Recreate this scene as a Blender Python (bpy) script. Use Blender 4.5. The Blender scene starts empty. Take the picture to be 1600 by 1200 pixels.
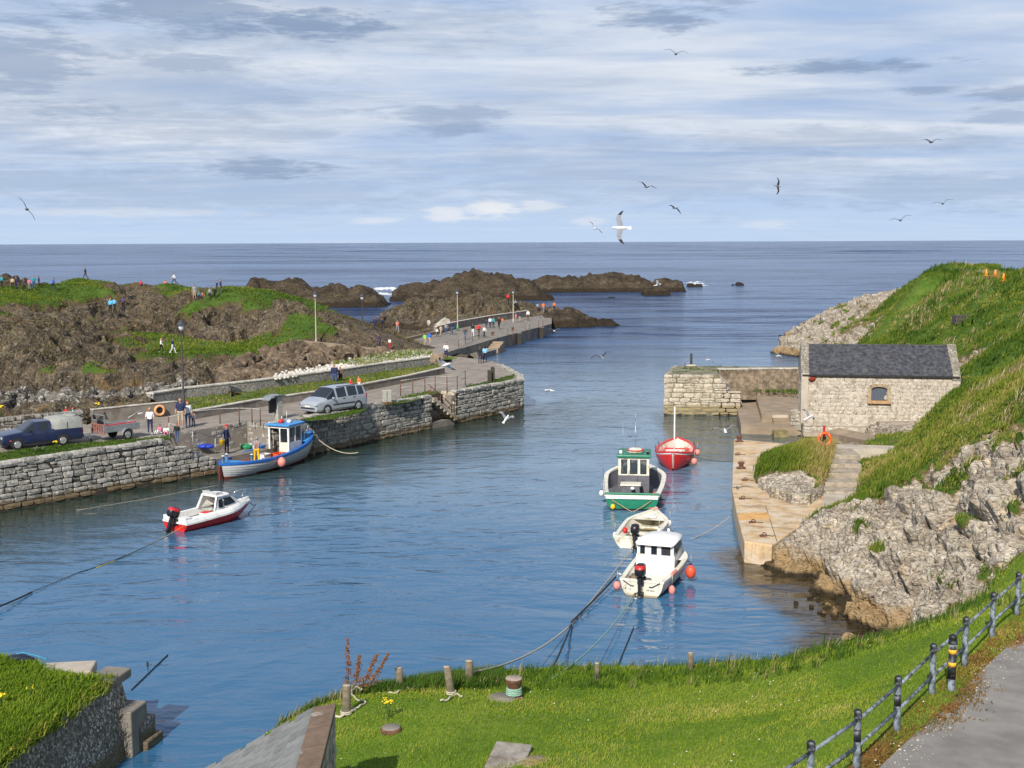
import bpy, bmesh, math, random
import numpy as np
from mathutils import Vector, Matrix, Euler
SC = bpy.context.scene
COL = SC.collection
rad = math.radians
random.seed(7)
RNG = np.random.default_rng(11)
# ------------------------------------------------------------------ camera
CAM_H = 13.5
FPX = 2000.0
PITCH = math.atan(221.8 / FPX)
ROLL = rad(-0.233)
cam_d = bpy.data.cameras.new('camera')
cam = bpy.data.objects.new('camera', cam_d)
COL.objects.link(cam)
cam_d.sensor_width = 36.0
cam_d.lens = 36.0 * FPX / 1600.0
cam_d.clip_start = 0.1
cam_d.clip_end = 120000.0
RM = Euler((math.pi / 2 - PITCH, 0, 0)).to_matrix() @ Matrix.Rotation(ROLL, 3, 'Z')
cam.matrix_world = Matrix.Translation((0, 0, CAM_H)) @ RM.to_4x4()
SC.camera = cam
# ------------------------------------------------------------------ sun, sky, exposure
SUN_EL, SUN_AZ = rad(36.0), rad(17.0)      # azimuth: to the left of straight behind the viewer
sun_dir = Vector((-math.sin(SUN_AZ) * math.cos(SUN_EL), -math.cos(SUN_AZ) * math.cos(SUN_EL), math.sin(SUN_EL)))
sun_d = bpy.data.lights.new('sun', 'SUN')
sun_d.energy = 4.4
sun_d.angle = rad(0.55)
sun_d.color = (1.0, 0.945, 0.86)
sun = bpy.data.objects.new('sun', sun_d)
COL.objects.link(sun)
sun.rotation_euler = sun_dir.to_track_quat('Z', 'Y').to_euler()
sun.location = (-30, -40, 60)
SC.view_settings.view_transform = 'Standard'
SC.view_settings.look = 'None'
SC.view_settings.exposure = 0.4
SC.view_settings.gamma = 1.0
SC.view_settings.use_curve_mapping = False
SC.cycles.max_bounces = 6
SC.cycles.glossy_bounces = 3
SC.cycles.transparent_max_bounces = 6
SC.cycles.caustics_reflective = False
SC.cycles.caustics_refractive = False
world = bpy.data.worlds.new('World')
SC.world = world
world.use_nodes = True
class NT:
 """thin node-tree helper"""
 def __init__(s, tree):
  s.t = tree
  s.n = tree.nodes
  s.l = tree.links
 def new(s, typ, **kw):
  nd = s.n.new(typ)
  for k, v in kw.items():
   setattr(nd, k, v)
  return nd
 def put(s, sock, v):
  if hasattr(v, 'is_output') or isinstance(v, bpy.types.NodeSocket):
   s.l.new(v, sock)
  else:
   if isinstance(v, (tuple, list)) and len(v) == 3 and sock.type == 'RGBA':
    v = (*v, 1.0)
   sock.default_value = v
 def math(s, op, a, b=0.0, c=0.0, clamp=False):
  nd = s.new('ShaderNodeMath', operation=op, use_clamp=clamp)
  s.put(nd.inputs[0], a)
  s.put(nd.inputs[1], b)
  s.put(nd.inputs[2], c)
  return nd.outputs[0]
 def vmath(s, op, a, b=(0, 0, 0)):
  nd = s.new('ShaderNodeVectorMath', operation=op)
  s.put(nd.inputs[0], a)
  s.put(nd.inputs[1], b)
  return nd.outputs[0]
 def mix(s, f, a, b, blend='MIX'):
  nd = s.new('ShaderNodeMix', data_type='RGBA', blend_type=blend)
  s.put(nd.inputs[0], f)
  s.put(nd.inputs[6], a)
  s.put(nd.inputs[7], b)
  return nd.outputs[2]
 def mixf(s, f, a, b):
  nd = s.new('ShaderNodeMix', data_type='FLOAT')
  s.put(nd.inputs[0], f)
  s.put(nd.inputs[2], a)
  s.put(nd.inputs[3], b)
  return nd.outputs[0]
 def noise(s, vec, scale, detail=4, rough=0.55, dist=0.0, out=0):
  nd = s.new('ShaderNodeTexNoise')
  if vec is not None:
   s.l.new(vec, nd.inputs['Vector'])
  nd.inputs['Scale'].default_value = scale
  nd.inputs['Detail'].default_value = detail
  nd.inputs['Roughness'].default_value = rough
  nd.inputs['Distortion'].default_value = dist
  return nd.outputs[out]
 def voro(s, vec, scale, feature='F1', out=0):
  nd = s.new('ShaderNodeTexVoronoi', feature=feature)
  if vec is not None:
   s.l.new(vec, nd.inputs['Vector'])
  nd.inputs['Scale'].default_value = scale
  return nd.outputs[out]
 def ramp(s, f, stops, interp='LINEAR'):
  nd = s.new('ShaderNodeValToRGB')
  cr = nd.color_ramp
  cr.interpolation = interp
  while len(cr.elements) < len(stops):
   cr.elements.new(0.5)
  for e, (p, c) in zip(cr.elements, stops):
   e.position = p
   if isinstance(c, (int, float)):
    c = (c, c, c)
   e.color = (*c, 1.0)
  s.put(nd.inputs[0], f)
  return nd.outputs[0]
 def sstep(s, x, lo, hi, a=0.0, b=1.0):
  nd = s.new('ShaderNodeMapRange', interpolation_type='SMOOTHSTEP')
  s.put(nd.inputs[0], x)
  for i, v in enumerate((lo, hi, a, b)):
   nd.inputs[i + 1].default_value = v
  return nd.outputs[0]
 def mapping(s, vec, scale=(1, 1, 1), rot=(0, 0, 0), loc=(0, 0, 0)):
  nd = s.new('ShaderNodeMapping')
  s.l.new(vec, nd.inputs[0])
  nd.inputs['Location'].default_value = loc
  nd.inputs['Rotation'].default_value = rot
  nd.inputs['Scale'].default_value = scale
  return nd.outputs[0]
 def sep(s, vec):
  nd = s.new('ShaderNodeSeparateXYZ')
  s.l.new(vec, nd.inputs[0])
  return nd.outputs
 def comb(s, x, y, z):
  nd = s.new('ShaderNodeCombineXYZ')
  for i, v in enumerate((x, y, z)):
   s.put(nd.inputs[i], v)
  return nd.outputs[0]
def build_world():
 t = NT(world.node_tree)
 t.n.clear()
 out = t.new('ShaderNodeOutputWorld')
 bg = t.new('ShaderNodeBackground')
 bg.inputs[1].default_value = 0.095
 t.l.new(bg.outputs[0], out.inputs[0])
 sky = t.new('ShaderNodeTexSky', sky_type='NISHITA')
 sky.sun_disc = False
 sky.sun_elevation = SUN_EL
 sky.sun_rotation = math.atan2(sun_dir.x, sun_dir.y)
 sky.altitude = 10
 sky.air_density = 1.0
 sky.dust_density = 0.6
 sky.ozone_density = 1.6
 d = t.new('ShaderNodeTexCoord').outputs['Generated']
 x, y, z = t.sep(d)
 az = t.math('ARCTAN2', x, y)
 el = t.math('ARCSINE', z)
 # cloud sheet seen in perspective
 zz = t.math('ADD', t.math('MAXIMUM', z, 0.0), 0.05)
 px = t.math('DIVIDE', x, zz)
 py = t.math('DIVIDE', y, zz)
 sheet = t.comb(px, py, 0.0)
 n1 = t.noise(t.mapping(sheet, (0.55, 1.0, 1), (0, 0, 0.3)), 0.55, 7, 0.58, 0.5)
 n2 = t.noise(t.mapping(sheet, (0.5, 1.1, 1), (0, 0, 0.15), (7, 3, 0)), 1.5, 6, 0.6, 0.8)
 # streaks low over the horizon (az / el space)
 ae = t.comb(az, t.math('MULTIPLY', el, 7.0), 0.0)
 n3 = t.noise(t.mapping(ae, (2.2, 2.2, 1)), 3.0, 6, 0.6, 0.3)
 n4 = t.noise(t.mapping(ae, (1.6, 2.0, 1), (0, 0, 0.05), (3, 9, 0)), 4.0, 5, 0.6, 0.6)
 base_cov = t.math('ADD', t.math('MULTIPLY', n1, 0.78), t.math('MULTIPLY', n3, 0.22))
 cov = t.sstep(base_cov, 0.36, 0.60)
 # lower sky is more open, thin bright cloud above
 open_low = t.sstep(el, 0.010, 0.085, 0.22, 1.0)
 open_high = t.sstep(el, 0.25, 0.8, 1.0, 0.65)
 cov = t.math('MULTIPLY', t.math('MULTIPLY', cov, open_low), open_high)
 cov = t.math('ADD', t.math('MULTIPLY', cov, 0.72), t.math('MULTIPLY', t.math('MULTIPLY', open_low, open_high), 0.2), clamp=True)
 tone = t.math('ADD', t.math('MULTIPLY', n4, 0.2), t.math('MULTIPLY', n2, 0.8))
 ccol = t.ramp(tone, [(0.33, (4.0, 4.6, 5.6)), (0.48, (5.3, 5.8, 6.6)), (0.63, (6.5, 6.8, 7.25))])
 skyc = t.mix(1.0, sky.outputs[0], (0.72, 0.86, 1.08), 'MULTIPLY')
 low_blue = t.mix(t.sstep(el, 0.0, 0.10), (4.1, 5.3, 7.1), (2.7, 3.9, 6.1))
 skyc = t.mix(t.sstep(el, 0.08, 0.55), low_blue, skyc)
 col = t.mix(cov, skyc, ccol)
 # individual darker clouds: (px, py, half width px, half height px, strength)
 wob = t.math('SUBTRACT', t.noise(t.mapping(ae, (3.2, 2.0, 1)), 6.0, 6, 0.62, 0.6), 0.5)
 wob2 = t.math('SUBTRACT', t.noise(t.mapping(ae, (2.0, 2.0, 1), (0, 0, 0), (5, 1, 0)), 18.0, 7, 0.7), 0.5)
 dark = None
 for cx, cy, hw, hh, st in [
   (180, 140, 320, 100, .34), (420, 30, 420, 66, .36), (1000, 270, 420, 60, .26), (350, 300, 420, 40, .30), (290, 28, 190, 44, .85), (470, 52, 170, 22, 1.0), (60, 105, 120, 62, .75), (130, 180, 75, 20, .6),
   (290, 105, 120, 18, .6), (420, 266, 120, 15, .8), (1030, 42, 85, 20, .9), (1110, 12, 70, 14, .6),
   (1300, 114, 150, 11, .9), (1440, 148, 50, 8, .7), (1570, 152, 70, 12, .7), (1560, 186, 60, 16, .45),
   (690, 183, 120, 14, .55), (725, 206, 70, 12, .6), (60, 15, 70, 8, .5), (690, 88, 60, 10, .3),
   (330, 215, 260, 14, .4), (1280, 225, 260, 26, .38), (120, 285, 260, 26, .35), (1010, 300, 160, 14, .3),
   (1480, 300, 230, 30, .35)]:
  a0 = math.atan((cx - 800) / FPX)
  e0 = math.atan((600 - cy) / FPX) - PITCH - (cx - 800) / FPX * 0.00406
  e0 = math.asin((math.tan(math.atan((378.2 - (cx - 800) * .00406 - cy) / FPX))) / math.sqrt(1 + ((cx - 800) / FPX) ** 2))
  wa, we = hw / FPX, hh / FPX
  dx = t.math('DIVIDE', t.math('SUBTRACT', az, a0), wa)
  dy = t.math('DIVIDE', t.math('SUBTRACT', el, e0), we)
  r = t.math('SQRT', t.math('ADD', t.math('MULTIPLY', dx, dx), t.math('MULTIPLY', dy, dy)))
  r = t.math('ADD', r, t.math('ADD', t.math('MULTIPLY', wob, 2.6), t.math('MULTIPLY', wob2, 2.0)))
  m = t.sstep(r, 0.3, 1.25, st, 0.0)
  dark = m if dark is None else t.math('MAXIMUM', dark, m)
 col = t.mix(t.math('MULTIPLY', dark, 0.9), col, (2.0, 2.75, 4.1))
 # small bright cumulus on the horizon
 bright = None
 for cx, cy, hw, hh, st in [(770, 328, 52, 16, .75), (700, 335, 38, 14, .6), (840, 322, 40, 10, .5), (590, 346, 45, 7, .4),
       (920, 346, 30, 8, .35), (1200, 352, 50, 8, .3), (200, 335, 200, 8, .35)]:
  a0 = math.atan((cx - 800) / FPX)
  e0 = math.asin((378.2 - (cx - 800) * .00406 - cy) / FPX)
  dx = t.math('DIVIDE', t.math('SUBTRACT', az, a0), hw / FPX)
  dy = t.math('DIVIDE', t.math('SUBTRACT', el, e0), hh / FPX)
  r = t.math('SQRT', t.math('ADD', t.math('MULTIPLY', dx, dx), t.math('MULTIPLY', dy, dy)))
  r = t.math('ADD', r, t.math('ADD', t.math('MULTIPLY', wob2, 2.6), t.math('MULTIPLY', wob, 1.2)))
  m = t.sstep(r, 0.3, 1.15, st, 0.0)
  bright = m if bright is None else t.math('MAXIMUM', bright, m)
 col = t.mix(bright, col, (7.2, 7.2, 7.3))
 # below the horizon: plain sea colour (never seen, lights undersides)
 col = t.mix(t.sstep(el, -0.02, -0.005), (0.6, 0.9, 1.3), col)
 t.l.new(col, bg.inputs[0])
build_world()
# ------------------------------------------------------------------ picture -> place
RMT = RM.transposed()
def ray(px, py):
 return RM @ Vector(((px - 800) / FPX, (600 - py) / FPX, -1.0))
def P(px, py, z=0.0):
 """the point of height z seen at photograph pixel (px, py)"""
 d = ray(px, py)
 k = (z - CAM_H) / d.z
 return Vector((d.x * k, d.y * k, z))
def PD(px, py, dist):
 """the point at ground distance y = dist seen at the pixel"""
 d = ray(px, py)
 k = dist / d.y
 return Vector((d.x * k, dist, CAM_H + d.z * k))
def proj(v):
 q = RMT @ (Vector(v) - Vector((0, 0, CAM_H)))
 return (800 + FPX * q.x / -q.z, 600 - FPX * q.y / -q.z)
# ------------------------------------------------------------------ objects
def tag(o, label=None, cat=None, group=None, kind=None):
 if label: o['label'] = label
 if cat: o['category'] = cat
 if group: o['group'] = group
 if kind: o['kind'] = kind
 return o
def thing(name, loc, label, cat, group=None, rz=0.0):
 o = bpy.data.objects.new(name, None)
 o.empty_display_size = 0.2
 COL.objects.link(o)
 o.location = loc
 o.rotation_euler = (0, 0, rz)
 return tag(o, label, cat, group)
def link(name, me, parent=None, loc=None, rot=None, scale=None):
 o = bpy.data.objects.new(name, me)
 COL.objects.link(o)
 if parent is not None: o.parent = parent
 if loc is not None: o.location = loc
 if rot is not None: o.rotation_euler = rot
 if scale is not None: o.scale = scale
 return o
def copy_tree(o, parent=None):
 c = o.copy()
 COL.objects.link(c)
 if parent is not None: c.parent = parent
 for ch in list(o.children):
  copy_tree(ch, c)
 return c
class MB:
 """collects shapes into one mesh"""
 def __init__(s):
  s.v, s.f, s.m, s.sm = [], [], [], []
  s.mi, s.smooth = 0, False
 def add(s, vs, fs):
  b = len(s.v)
  s.v += [tuple(v) for v in vs]
  for f in fs:
   s.f.append([i + b for i in f])
   s.m.append(s.mi)
   s.sm.append(s.smooth)
  return s
 def box(s, c, size, rz=0.0, taper=1.0, M=None):
  hx, hy, hz = size[0] / 2, size[1] / 2, size[2] / 2
  vs = []
  for z, k in ((-hz, 1.0), (hz, taper)):
   for x, y in ((-hx, -hy), (hx, -hy), (hx, hy), (-hx, hy)):
    vs.append(Vector((x * k, y * k, z)))
  R = M if M is not None else Matrix.Rotation(rz, 3, 'Z')
  vs = [R @ v + Vector(c) for v in vs]
  return s.add(vs, [(3, 2, 1, 0), (4, 5, 6, 7), (0, 1, 5, 4), (1, 2, 6, 5), (2, 3, 7, 6), (3, 0, 4, 7)])
 def bar(s, a, b, w, h=None):
  a, b = Vector(a), Vector(b)
  d = b - a
  q = d.to_track_quat('Z', 'Y').to_matrix()
  return s.box((a + b) / 2, (w, h or w, d.length), M=q)
 def tube(s, pts, r, seg=8, caps=True, closed=False):
  pts = [Vector(p) for p in pts]
  n = len(pts)
  rr = r if isinstance(r, (list, tuple)) else [r] * n
  vs = []
  up = None
  for i, p in enumerate(pts):
   if closed:
    d = pts[(i + 1) % n] - pts[i - 1]
   else:
    d = pts[min(i + 1, n - 1)] - pts[max(i - 1, 0)]
   d = d.normalized() if d.length > 1e-9 else Vector((0, 0, 1))
   if up is None:
    up = Vector((0, 0, 1)) if abs(d.z) < 0.9 else Vector((1, 0, 0))
   e1 = d.cross(up)
   if e1.length < 1e-6: e1 = d.orthogonal()
   e1.normalize()
   e2 = e1.cross(d).normalized()
   up = e2
   for k in range(seg):
    a = 2 * math.pi * k / seg
    vs.append(p + (e1 * math.cos(a) + e2 * math.sin(a)) * rr[i])
  fs = []
  for i in range(n if closed else n - 1):
   j = (i + 1) % n
   for k in range(seg):
    k2 = (k + 1) % seg
    fs.append((i * seg + k, i * seg + k2, j * seg + k2, j * seg + k))
  if caps and not closed:
   fs.append(tuple(range(seg - 1, -1, -1)))
   fs.append(tuple(range((n - 1) * seg, n * seg)))
  sm = s.smooth
  s.smooth = True if seg > 4 else sm
  s.add(vs, fs)
  s.smooth = sm
  return s
 def lathe(s, c, prof, seg=16, axis='Z'):
  """prof: [(r, z)]"""
  vs = []
  for r, z in prof:
   for k in range(seg):
    a = 2 * math.pi * k / seg
    v = (r * math.cos(a), r * math.sin(a), z)
    if axis == 'X': v = (v[2], v[0], v[1])
    if axis == 'Y': v = (v[0], v[2], v[1])
    vs.append(Vector(v) + Vector(c))
  fs = []
  for i in range(len(prof) - 1):
   for k in range(seg):
    k2 = (k + 1) % seg
    q = (i * seg + k, i * seg + k2, (i + 1) * seg + k2, (i + 1) * seg + k)
    fs.append(q if axis != 'Y' else q[::-1])
  fs.append(tuple(range(seg - 1, -1, -1)) if axis != 'Y' else tuple(range(seg)))
  e = (len(prof) - 1) * seg
  fs.append(tuple(range(e, e + seg)) if axis != 'Y' else tuple(range(e + seg - 1, e - 1, -1)))
  sm = s.smooth
  s.smooth = True
  s.add(vs, fs)
  s.smooth = sm
  return s
 def torus(s, c, R, r, seg=24, sseg=10, axis='Y'):
  pts = []
  for k in range(seg):
   a = 2 * math.pi * k / seg
   v = {'Y': (math.cos(a), 0, math.sin(a)), 'X': (0, math.cos(a), math.sin(a)), 'Z': (math.cos(a), math.sin(a), 0)}[axis]
   pts.append(Vector(c) + Vector(v) * R)
  return s.tube(pts, r, sseg, closed=True)
 def prism(s, poly, z0, z1):
  n = len(poly)
  vs = [(x, y, z0) for x, y in poly] + [(x, y, z1) for x, y in poly]
  fs = [tuple(range(n - 1, -1, -1)), tuple(range(n, 2 * n))]
  fs += [(i, (i + 1) % n, n + (i + 1) % n, n + i) for i in range(n)]
  return s.add(vs, fs)
 def ball(s, c, r, seg=12, rings=8):
  r = r if isinstance(r, (tuple, list)) else (r, r, r)
  prof = []
  vs = []
  fs = []
  for i in range(1, rings):
   th = math.pi * i / rings
   for k in range(seg):
    a = 2 * math.pi * k / seg
    vs.append((c[0] + r[0] * math.sin(th) * math.cos(a), c[1] + r[1] * math.sin(th) * math.sin(a), c[2] - r[2] * math.cos(th)))
  for i in range(rings - 2):
   for k in range(seg):
    k2 = (k + 1) % seg
    fs.append((i * seg + k, i * seg + k2, (i + 1) * seg + k2, (i + 1) * seg + k))
  b, tp = len(vs), len(vs) + 1
  vs += [(c[0], c[1], c[2] - r[2]), (c[0], c[1], c[2] + r[2])]
  for k in range(seg):
   k2 = (k + 1) % seg
   fs.append((b, k2, k))
   fs.append((tp, (rings - 2) * seg + k, (rings - 2) * seg + k2))
  sm = s.smooth
  s.smooth = True
  s.add(vs, fs)
  s.smooth = sm
  return s
 def quad(s, a, b, c, d):
  return s.add([a, b, c, d], [(0, 1, 2, 3)])
 def mesh(s, name, mats, bevel=0.0, bseg=2):
  me = bpy.data.meshes.new(name)
  me.from_pydata([tuple(v) for v in s.v], [], s.f)
  mats = mats if isinstance(mats, (list, tuple)) else [mats]
  for m in mats: me.materials.append(m)
  me.polygons.foreach_set('material_index', s.m)
  me.polygons.foreach_set('use_smooth', s.sm)
  bm = bmesh.new()
  bm.from_mesh(me)
  bmesh.ops.triangulate(bm, faces=[f for f in bm.faces if len(f.verts) > 4 and not is_convex(f)])
  bmesh.ops.recalc_face_normals(bm, faces=bm.faces)
  if bevel > 0:
   es = [e for e in bm.edges if e.is_manifold and e.calc_face_angle(0) > 0.6]
   bmesh.ops.bevel(bm, geom=es, offset=bevel, segments=bseg, affect='EDGES', profile=0.5, clamp_overlap=True)
  bm.to_mesh(me)
  bm.free()
  me.update()
  return me
 def build(s, name, mats, parent=None, bevel=0.0, bseg=2, loc=None, rot=None):
  return link(name, s.mesh(name, mats, bevel, bseg), parent, loc, rot)
def is_convex(f):
 vs = [v.co for v in f.verts]
 n = f.normal
 k = len(vs)
 for i in range(k):
  if (vs[(i + 1) % k] - vs[i]).cross(vs[(i + 2) % k] - vs[(i + 1) % k]).dot(n) < -1e-7:
   return False
 return True
def np_mesh(name, verts, quads=None, tris=None, mats=(), attrs=None, smooth=False):
 me = bpy.data.meshes.new(name)
 verts = np.asarray(verts, dtype=np.float32)
 me.vertices.add(len(verts))
 me.vertices.foreach_set('co', verts.ravel())
 nq = 0 if quads is None else len(quads)
 nt = 0 if tris is None else len(tris)
 idx = []
 if nq: idx.append(np.asarray(quads, dtype=np.int32).ravel())
 if nt: idx.append(np.asarray(tris, dtype=np.int32).ravel())
 idx = np.concatenate(idx)
 me.loops.add(len(idx))
 me.loops.foreach_set('vertex_index', idx)
 me.polygons.add(nq + nt)
 st = np.concatenate([np.arange(nq, dtype=np.int32) * 4, nq * 4 + np.arange(nt, dtype=np.int32) * 3])
 me.polygons.foreach_set('loop_start', st)
 me.polygons.foreach_set('loop_total', np.concatenate([np.full(nq, 4, np.int32), np.full(nt, 3, np.int32)]))
 if smooth: me.polygons.foreach_set('use_smooth', np.ones(nq + nt, dtype=bool))
 for m in mats: me.materials.append(m)
 for k, (data, typ) in (attrs or {}).items():
  a = me.attributes.new(k, typ, 'POINT')
  a.data.foreach_set('value' if typ == 'FLOAT' else 'color', np.asarray(data, dtype=np.float32).ravel())
 me.update(calc_edges=True)
 me.validate()
 return me
# ------------------------------------------------------------------ numpy noise
def _hash(ix, iy, iz, seed=0):
 n = (ix.astype(np.int64) * 374761393 + iy.astype(np.int64) * 668265263 + iz.astype(np.int64) * 2147483647 + seed * 1274126177) & 0xFFFFFFFF
 n = ((n ^ (n >> 13)) * 1274126177) & 0xFFFFFFFF
 n = ((n ^ (n >> 16)) * 2246822519) & 0xFFFFFFFF
 return ((n ^ (n >> 15)) & 0xFFFFFF) / float(0xFFFFFF)
def vnoise(p, seed=0):
 i = np.floor(p)
 f = p - i
 u = f * f * f * (f * (f * 6 - 15) + 10)
 i = i.astype(np.int64)
 r = 0
 for dx in (0, 1):
  wx = u[:, 0] if dx else 1 - u[:, 0]
  for dy in (0, 1):
   wy = u[:, 1] if dy else 1 - u[:, 1]
   for dz in (0, 1):
    wz = u[:, 2] if dz else 1 - u[:, 2]
    r = r + wx * wy * wz * _hash(i[:, 0] + dx, i[:, 1] + dy, i[:, 2] + dz, seed)
 return r * 2 - 1
def fbm(p, octv=4, gain=0.5, seed=0, ridged=False):
 a, s, r = 1.0, 0.0, 0.0
 for o in range(octv):
  n = vnoise(p * 2.03 ** o + o * 17.3, seed + o)
  if ridged: n = 1 - 2 * np.abs(n)
  r = r + a * n
  s += a
  a *= gain
 return r / s
def worley(p, seed=0, jit=1.0):
 """returns F1, F2, cell hash"""
 i = np.floor(p).astype(np.int64)
 f = p - i
 F1 = np.full(len(p), 9.0)
 F2 = np.full(len(p), 9.0)
 H = np.zeros(len(p))
 for dx in (-1, 0, 1):
  for dy in (-1, 0, 1):
   for dz in (-1, 0, 1):
    c = (i[:, 0] + dx, i[:, 1] + dy, i[:, 2] + dz)
    q = np.stack([dx + .5 + jit * (_hash(*c, seed + 1) - .5) - f[:, 0], dy + .5 + jit * (_hash(*c, seed + 2) - .5) - f[:, 1],
       dz + .5 + jit * (_hash(*c, seed + 3) - .5) - f[:, 2]], 1)
    d = np.sqrt((q ** 2).sum(1))
    h = _hash(*c, seed + 4)
    nearer = d < F1
    F2 = np.where(nearer, F1, np.minimum(F2, d))
    H = np.where(nearer, h, H)
    F1 = np.where(nearer, d, F1)
 return F1, F2, H
class TPS:
 """thin-plate spline z(x, y) through scattered points"""
 def __init__(s, pts, lam=0.0):
  pts = np.array(pts, dtype=float)
  s.c = pts[:, :2]
  n = len(pts)
  K = s.k(s.c, s.c) + lam * np.eye(n)
  Pm = np.hstack([np.ones((n, 1)), s.c])
  A = np.zeros((n + 3, n + 3))
  A[:n, :n] = K
  A[:n, n:] = Pm
  A[n:, :n] = Pm.T
  b = np.zeros(n + 3)
  b[:n] = pts[:, 2]
  s.w = np.linalg.solve(A, b)
 def k(s, a, b):
  d2 = ((a[:, None, :] - b[None, :, :]) ** 2).sum(2)
  return 0.5 * d2 * np.log(d2 + 1e-9)
 def __call__(s, xy):
  out = np.empty(len(xy))
  for i in range(0, len(xy), 20000):
   q = xy[i:i + 20000]
   out[i:i + 20000] = s.k(q, s.c) @ s.w[:-3] + s.w[-3] + q @ s.w[-2:]
  return out
def idw(pts, vals, xy, p=3.0):
 pts = np.asarray(pts, float)
 vals = np.asarray(vals, float)
 out = np.empty(len(xy))
 for i in range(0, len(xy), 20000):
  d = np.sqrt(((xy[i:i + 20000, None, :] - pts[None]) ** 2).sum(2)) + .05
  w = d ** -p
  out[i:i + 20000] = (w * vals).sum(1) / w.sum(1)
 return out
def grid_quads(ny, nx, keep=None):
 a = (np.arange(ny - 1)[:, None] * nx + np.arange(nx - 1)[None, :]).ravel()
 q = np.stack([a, a + 1, a + nx + 1, a + nx], 1)
 if keep is not None:
  q = q[keep[q].any(1)]
 return q
# ------------------------------------------------------------------ materials
MATS = {}
def new_mat(name):
 m = bpy.data.materials.new(name)
 m.use_nodes = True
 t = NT(m.node_tree)
 b = t.n['Principled BSDF']
 MATS[name] = m
 return m, t, b
def mat(name, col, rough=0.6, var=0.12, scale=4.0, bump=0.0, metal=0.0, spec=0.4, rnd=0.0, dirt=None, dirt_amt=0.5, coat=0.0, bscale=None, streak=None):
 """plain procedural surface: base colour with grain, optional dirt patches, per-object variation"""
 m, t, b = new_mat(name)
 co = t.new('ShaderNodeTexCoord').outputs['Object']
 n = t.noise(co, scale, 5, 0.6)
 lo = tuple(c * (1 - var) for c in col)
 hi = tuple(min(c * (1 + var), 1) for c in col)
 c = t.mix(t.sstep(n, 0.3, 0.7), lo, hi)
 if dirt:
  dn = t.noise(t.mapping(co, loc=(3, 7, 1)), scale * 0.6, 6, 0.65, 0.3)
  c = t.mix(t.sstep(dn, 0.62 - 0.25 * dirt_amt, 0.78 - 0.2 * dirt_amt), c, dirt)
 if streak:
  sn = t.noise(t.mapping(co, (7, 7, .7), (0, 0, 0), (2, 5, 8)), 1.0, 5, 0.7)
  c = t.mix(t.sstep(sn, 0.54, 0.70, 0, 0.7), c, streak)
 if rnd:
  oi = t.new('ShaderNodeObjectInfo').outputs['Random']
  hs = t.new('ShaderNodeHueSaturation')
  t.put(hs.inputs['Value'], t.math('ADD', t.math('MULTIPLY', oi, 2 * rnd), 1 - rnd))
  t.put(hs.inputs['Color'], c)
  c = hs.outputs[0]
 t.put(b.inputs['Base Color'], c)
 b.inputs['Roughness'].default_value = rough
 b.inputs['Metallic'].default_value = metal
 b.inputs['Specular IOR Level'].default_value = spec
 b.inputs['Coat Weight'].default_value = coat
 if bump:
  bp = t.new('ShaderNodeBump')
  bp.inputs['Strength'].default_value = 1.0
  bp.inputs['Distance'].default_value = bump
  t.put(bp.inputs['Height'], t.noise(co, bscale or scale * 3, 6, 0.65))
  t.put(b.inputs['Normal'], bp.outputs[0])
 return m
def glass_mat(name, col=(0.02, 0.03, 0.04), rough=0.05, alpha=1.0):
 m, t, b = new_mat(name)
 b.inputs['Base Color'].default_value = (*col, 1)
 b.inputs['Roughness'].default_value = rough
 b.inputs['Specular IOR Level'].default_value = 0.6
 b.inputs['Alpha'].default_value = alpha
 return m
def stone_mat(name, dark, mid, light, lichen, rnd=0.25, tide=None, scale=5.0, tide_z=0.45):
 """weathered masonry: grain, pale lichen blotches, stained band above the water line"""
 m, t, b = new_mat(name)
 tc = t.new('ShaderNodeTexCoord')
 geo = t.new('ShaderNodeNewGeometry')
 pos = geo.outputs['Position']
 n = t.noise(pos, scale, 6, 0.65)
 c = t.ramp(n, [(0.28, dark), (0.48, mid), (0.7, light)])
 oi = t.new('ShaderNodeObjectInfo').outputs['Random']
 hs = t.new('ShaderNodeHueSaturation')
 t.put(hs.inputs['Value'], t.math('ADD', t.math('MULTIPLY', oi, 2 * rnd), 1 - rnd))
 t.put(hs.inputs['Color'], c)
 c = hs.outputs[0]
 ln = t.noise(pos, scale * 1.3, 5, 0.7, 0.6)
 c = t.mix(t.sstep(ln, 0.52, 0.62, 0, 0.85), c, lichen)
 dn = t.noise(t.mapping(pos, loc=(9, 2, 5)), scale * 0.35, 4, 0.6)
 c = t.mix(t.sstep(dn, 0.56, 0.72, 0, 0.6), c, tuple(x * .45 for x in dark))
 if tide:
  z = t.sep(pos)[2]
  wz = t.math('ADD', z, t.math('MULTIPLY', t.math('SUBTRACT', t.noise(pos, 1.5, 4), 0.5), 0.5))
  c = t.mix(t.sstep(wz, tide_z - 0.12, tide_z + 0.1, 0.85, 0.0), c, tide)
  c = t.mix(t.sstep(wz, 0.03, 0.13, 0.92, 0.0), c, (0.022, 0.018, 0.012))
 t.put(b.inputs['Base Color'], c)
 b.inputs['Roughness'].default_value = 0.85
 b.inputs['Specular IOR Level'].default_value = 0.25
 bp = t.new('ShaderNodeBump')
 bp.inputs['Distance'].default_value = 0.03
 t.put(bp.inputs['Height'], t.noise(pos, scale * 3, 6, 0.7))
 t.put(b.inputs['Normal'], bp.outputs[0])
 return m
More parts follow.
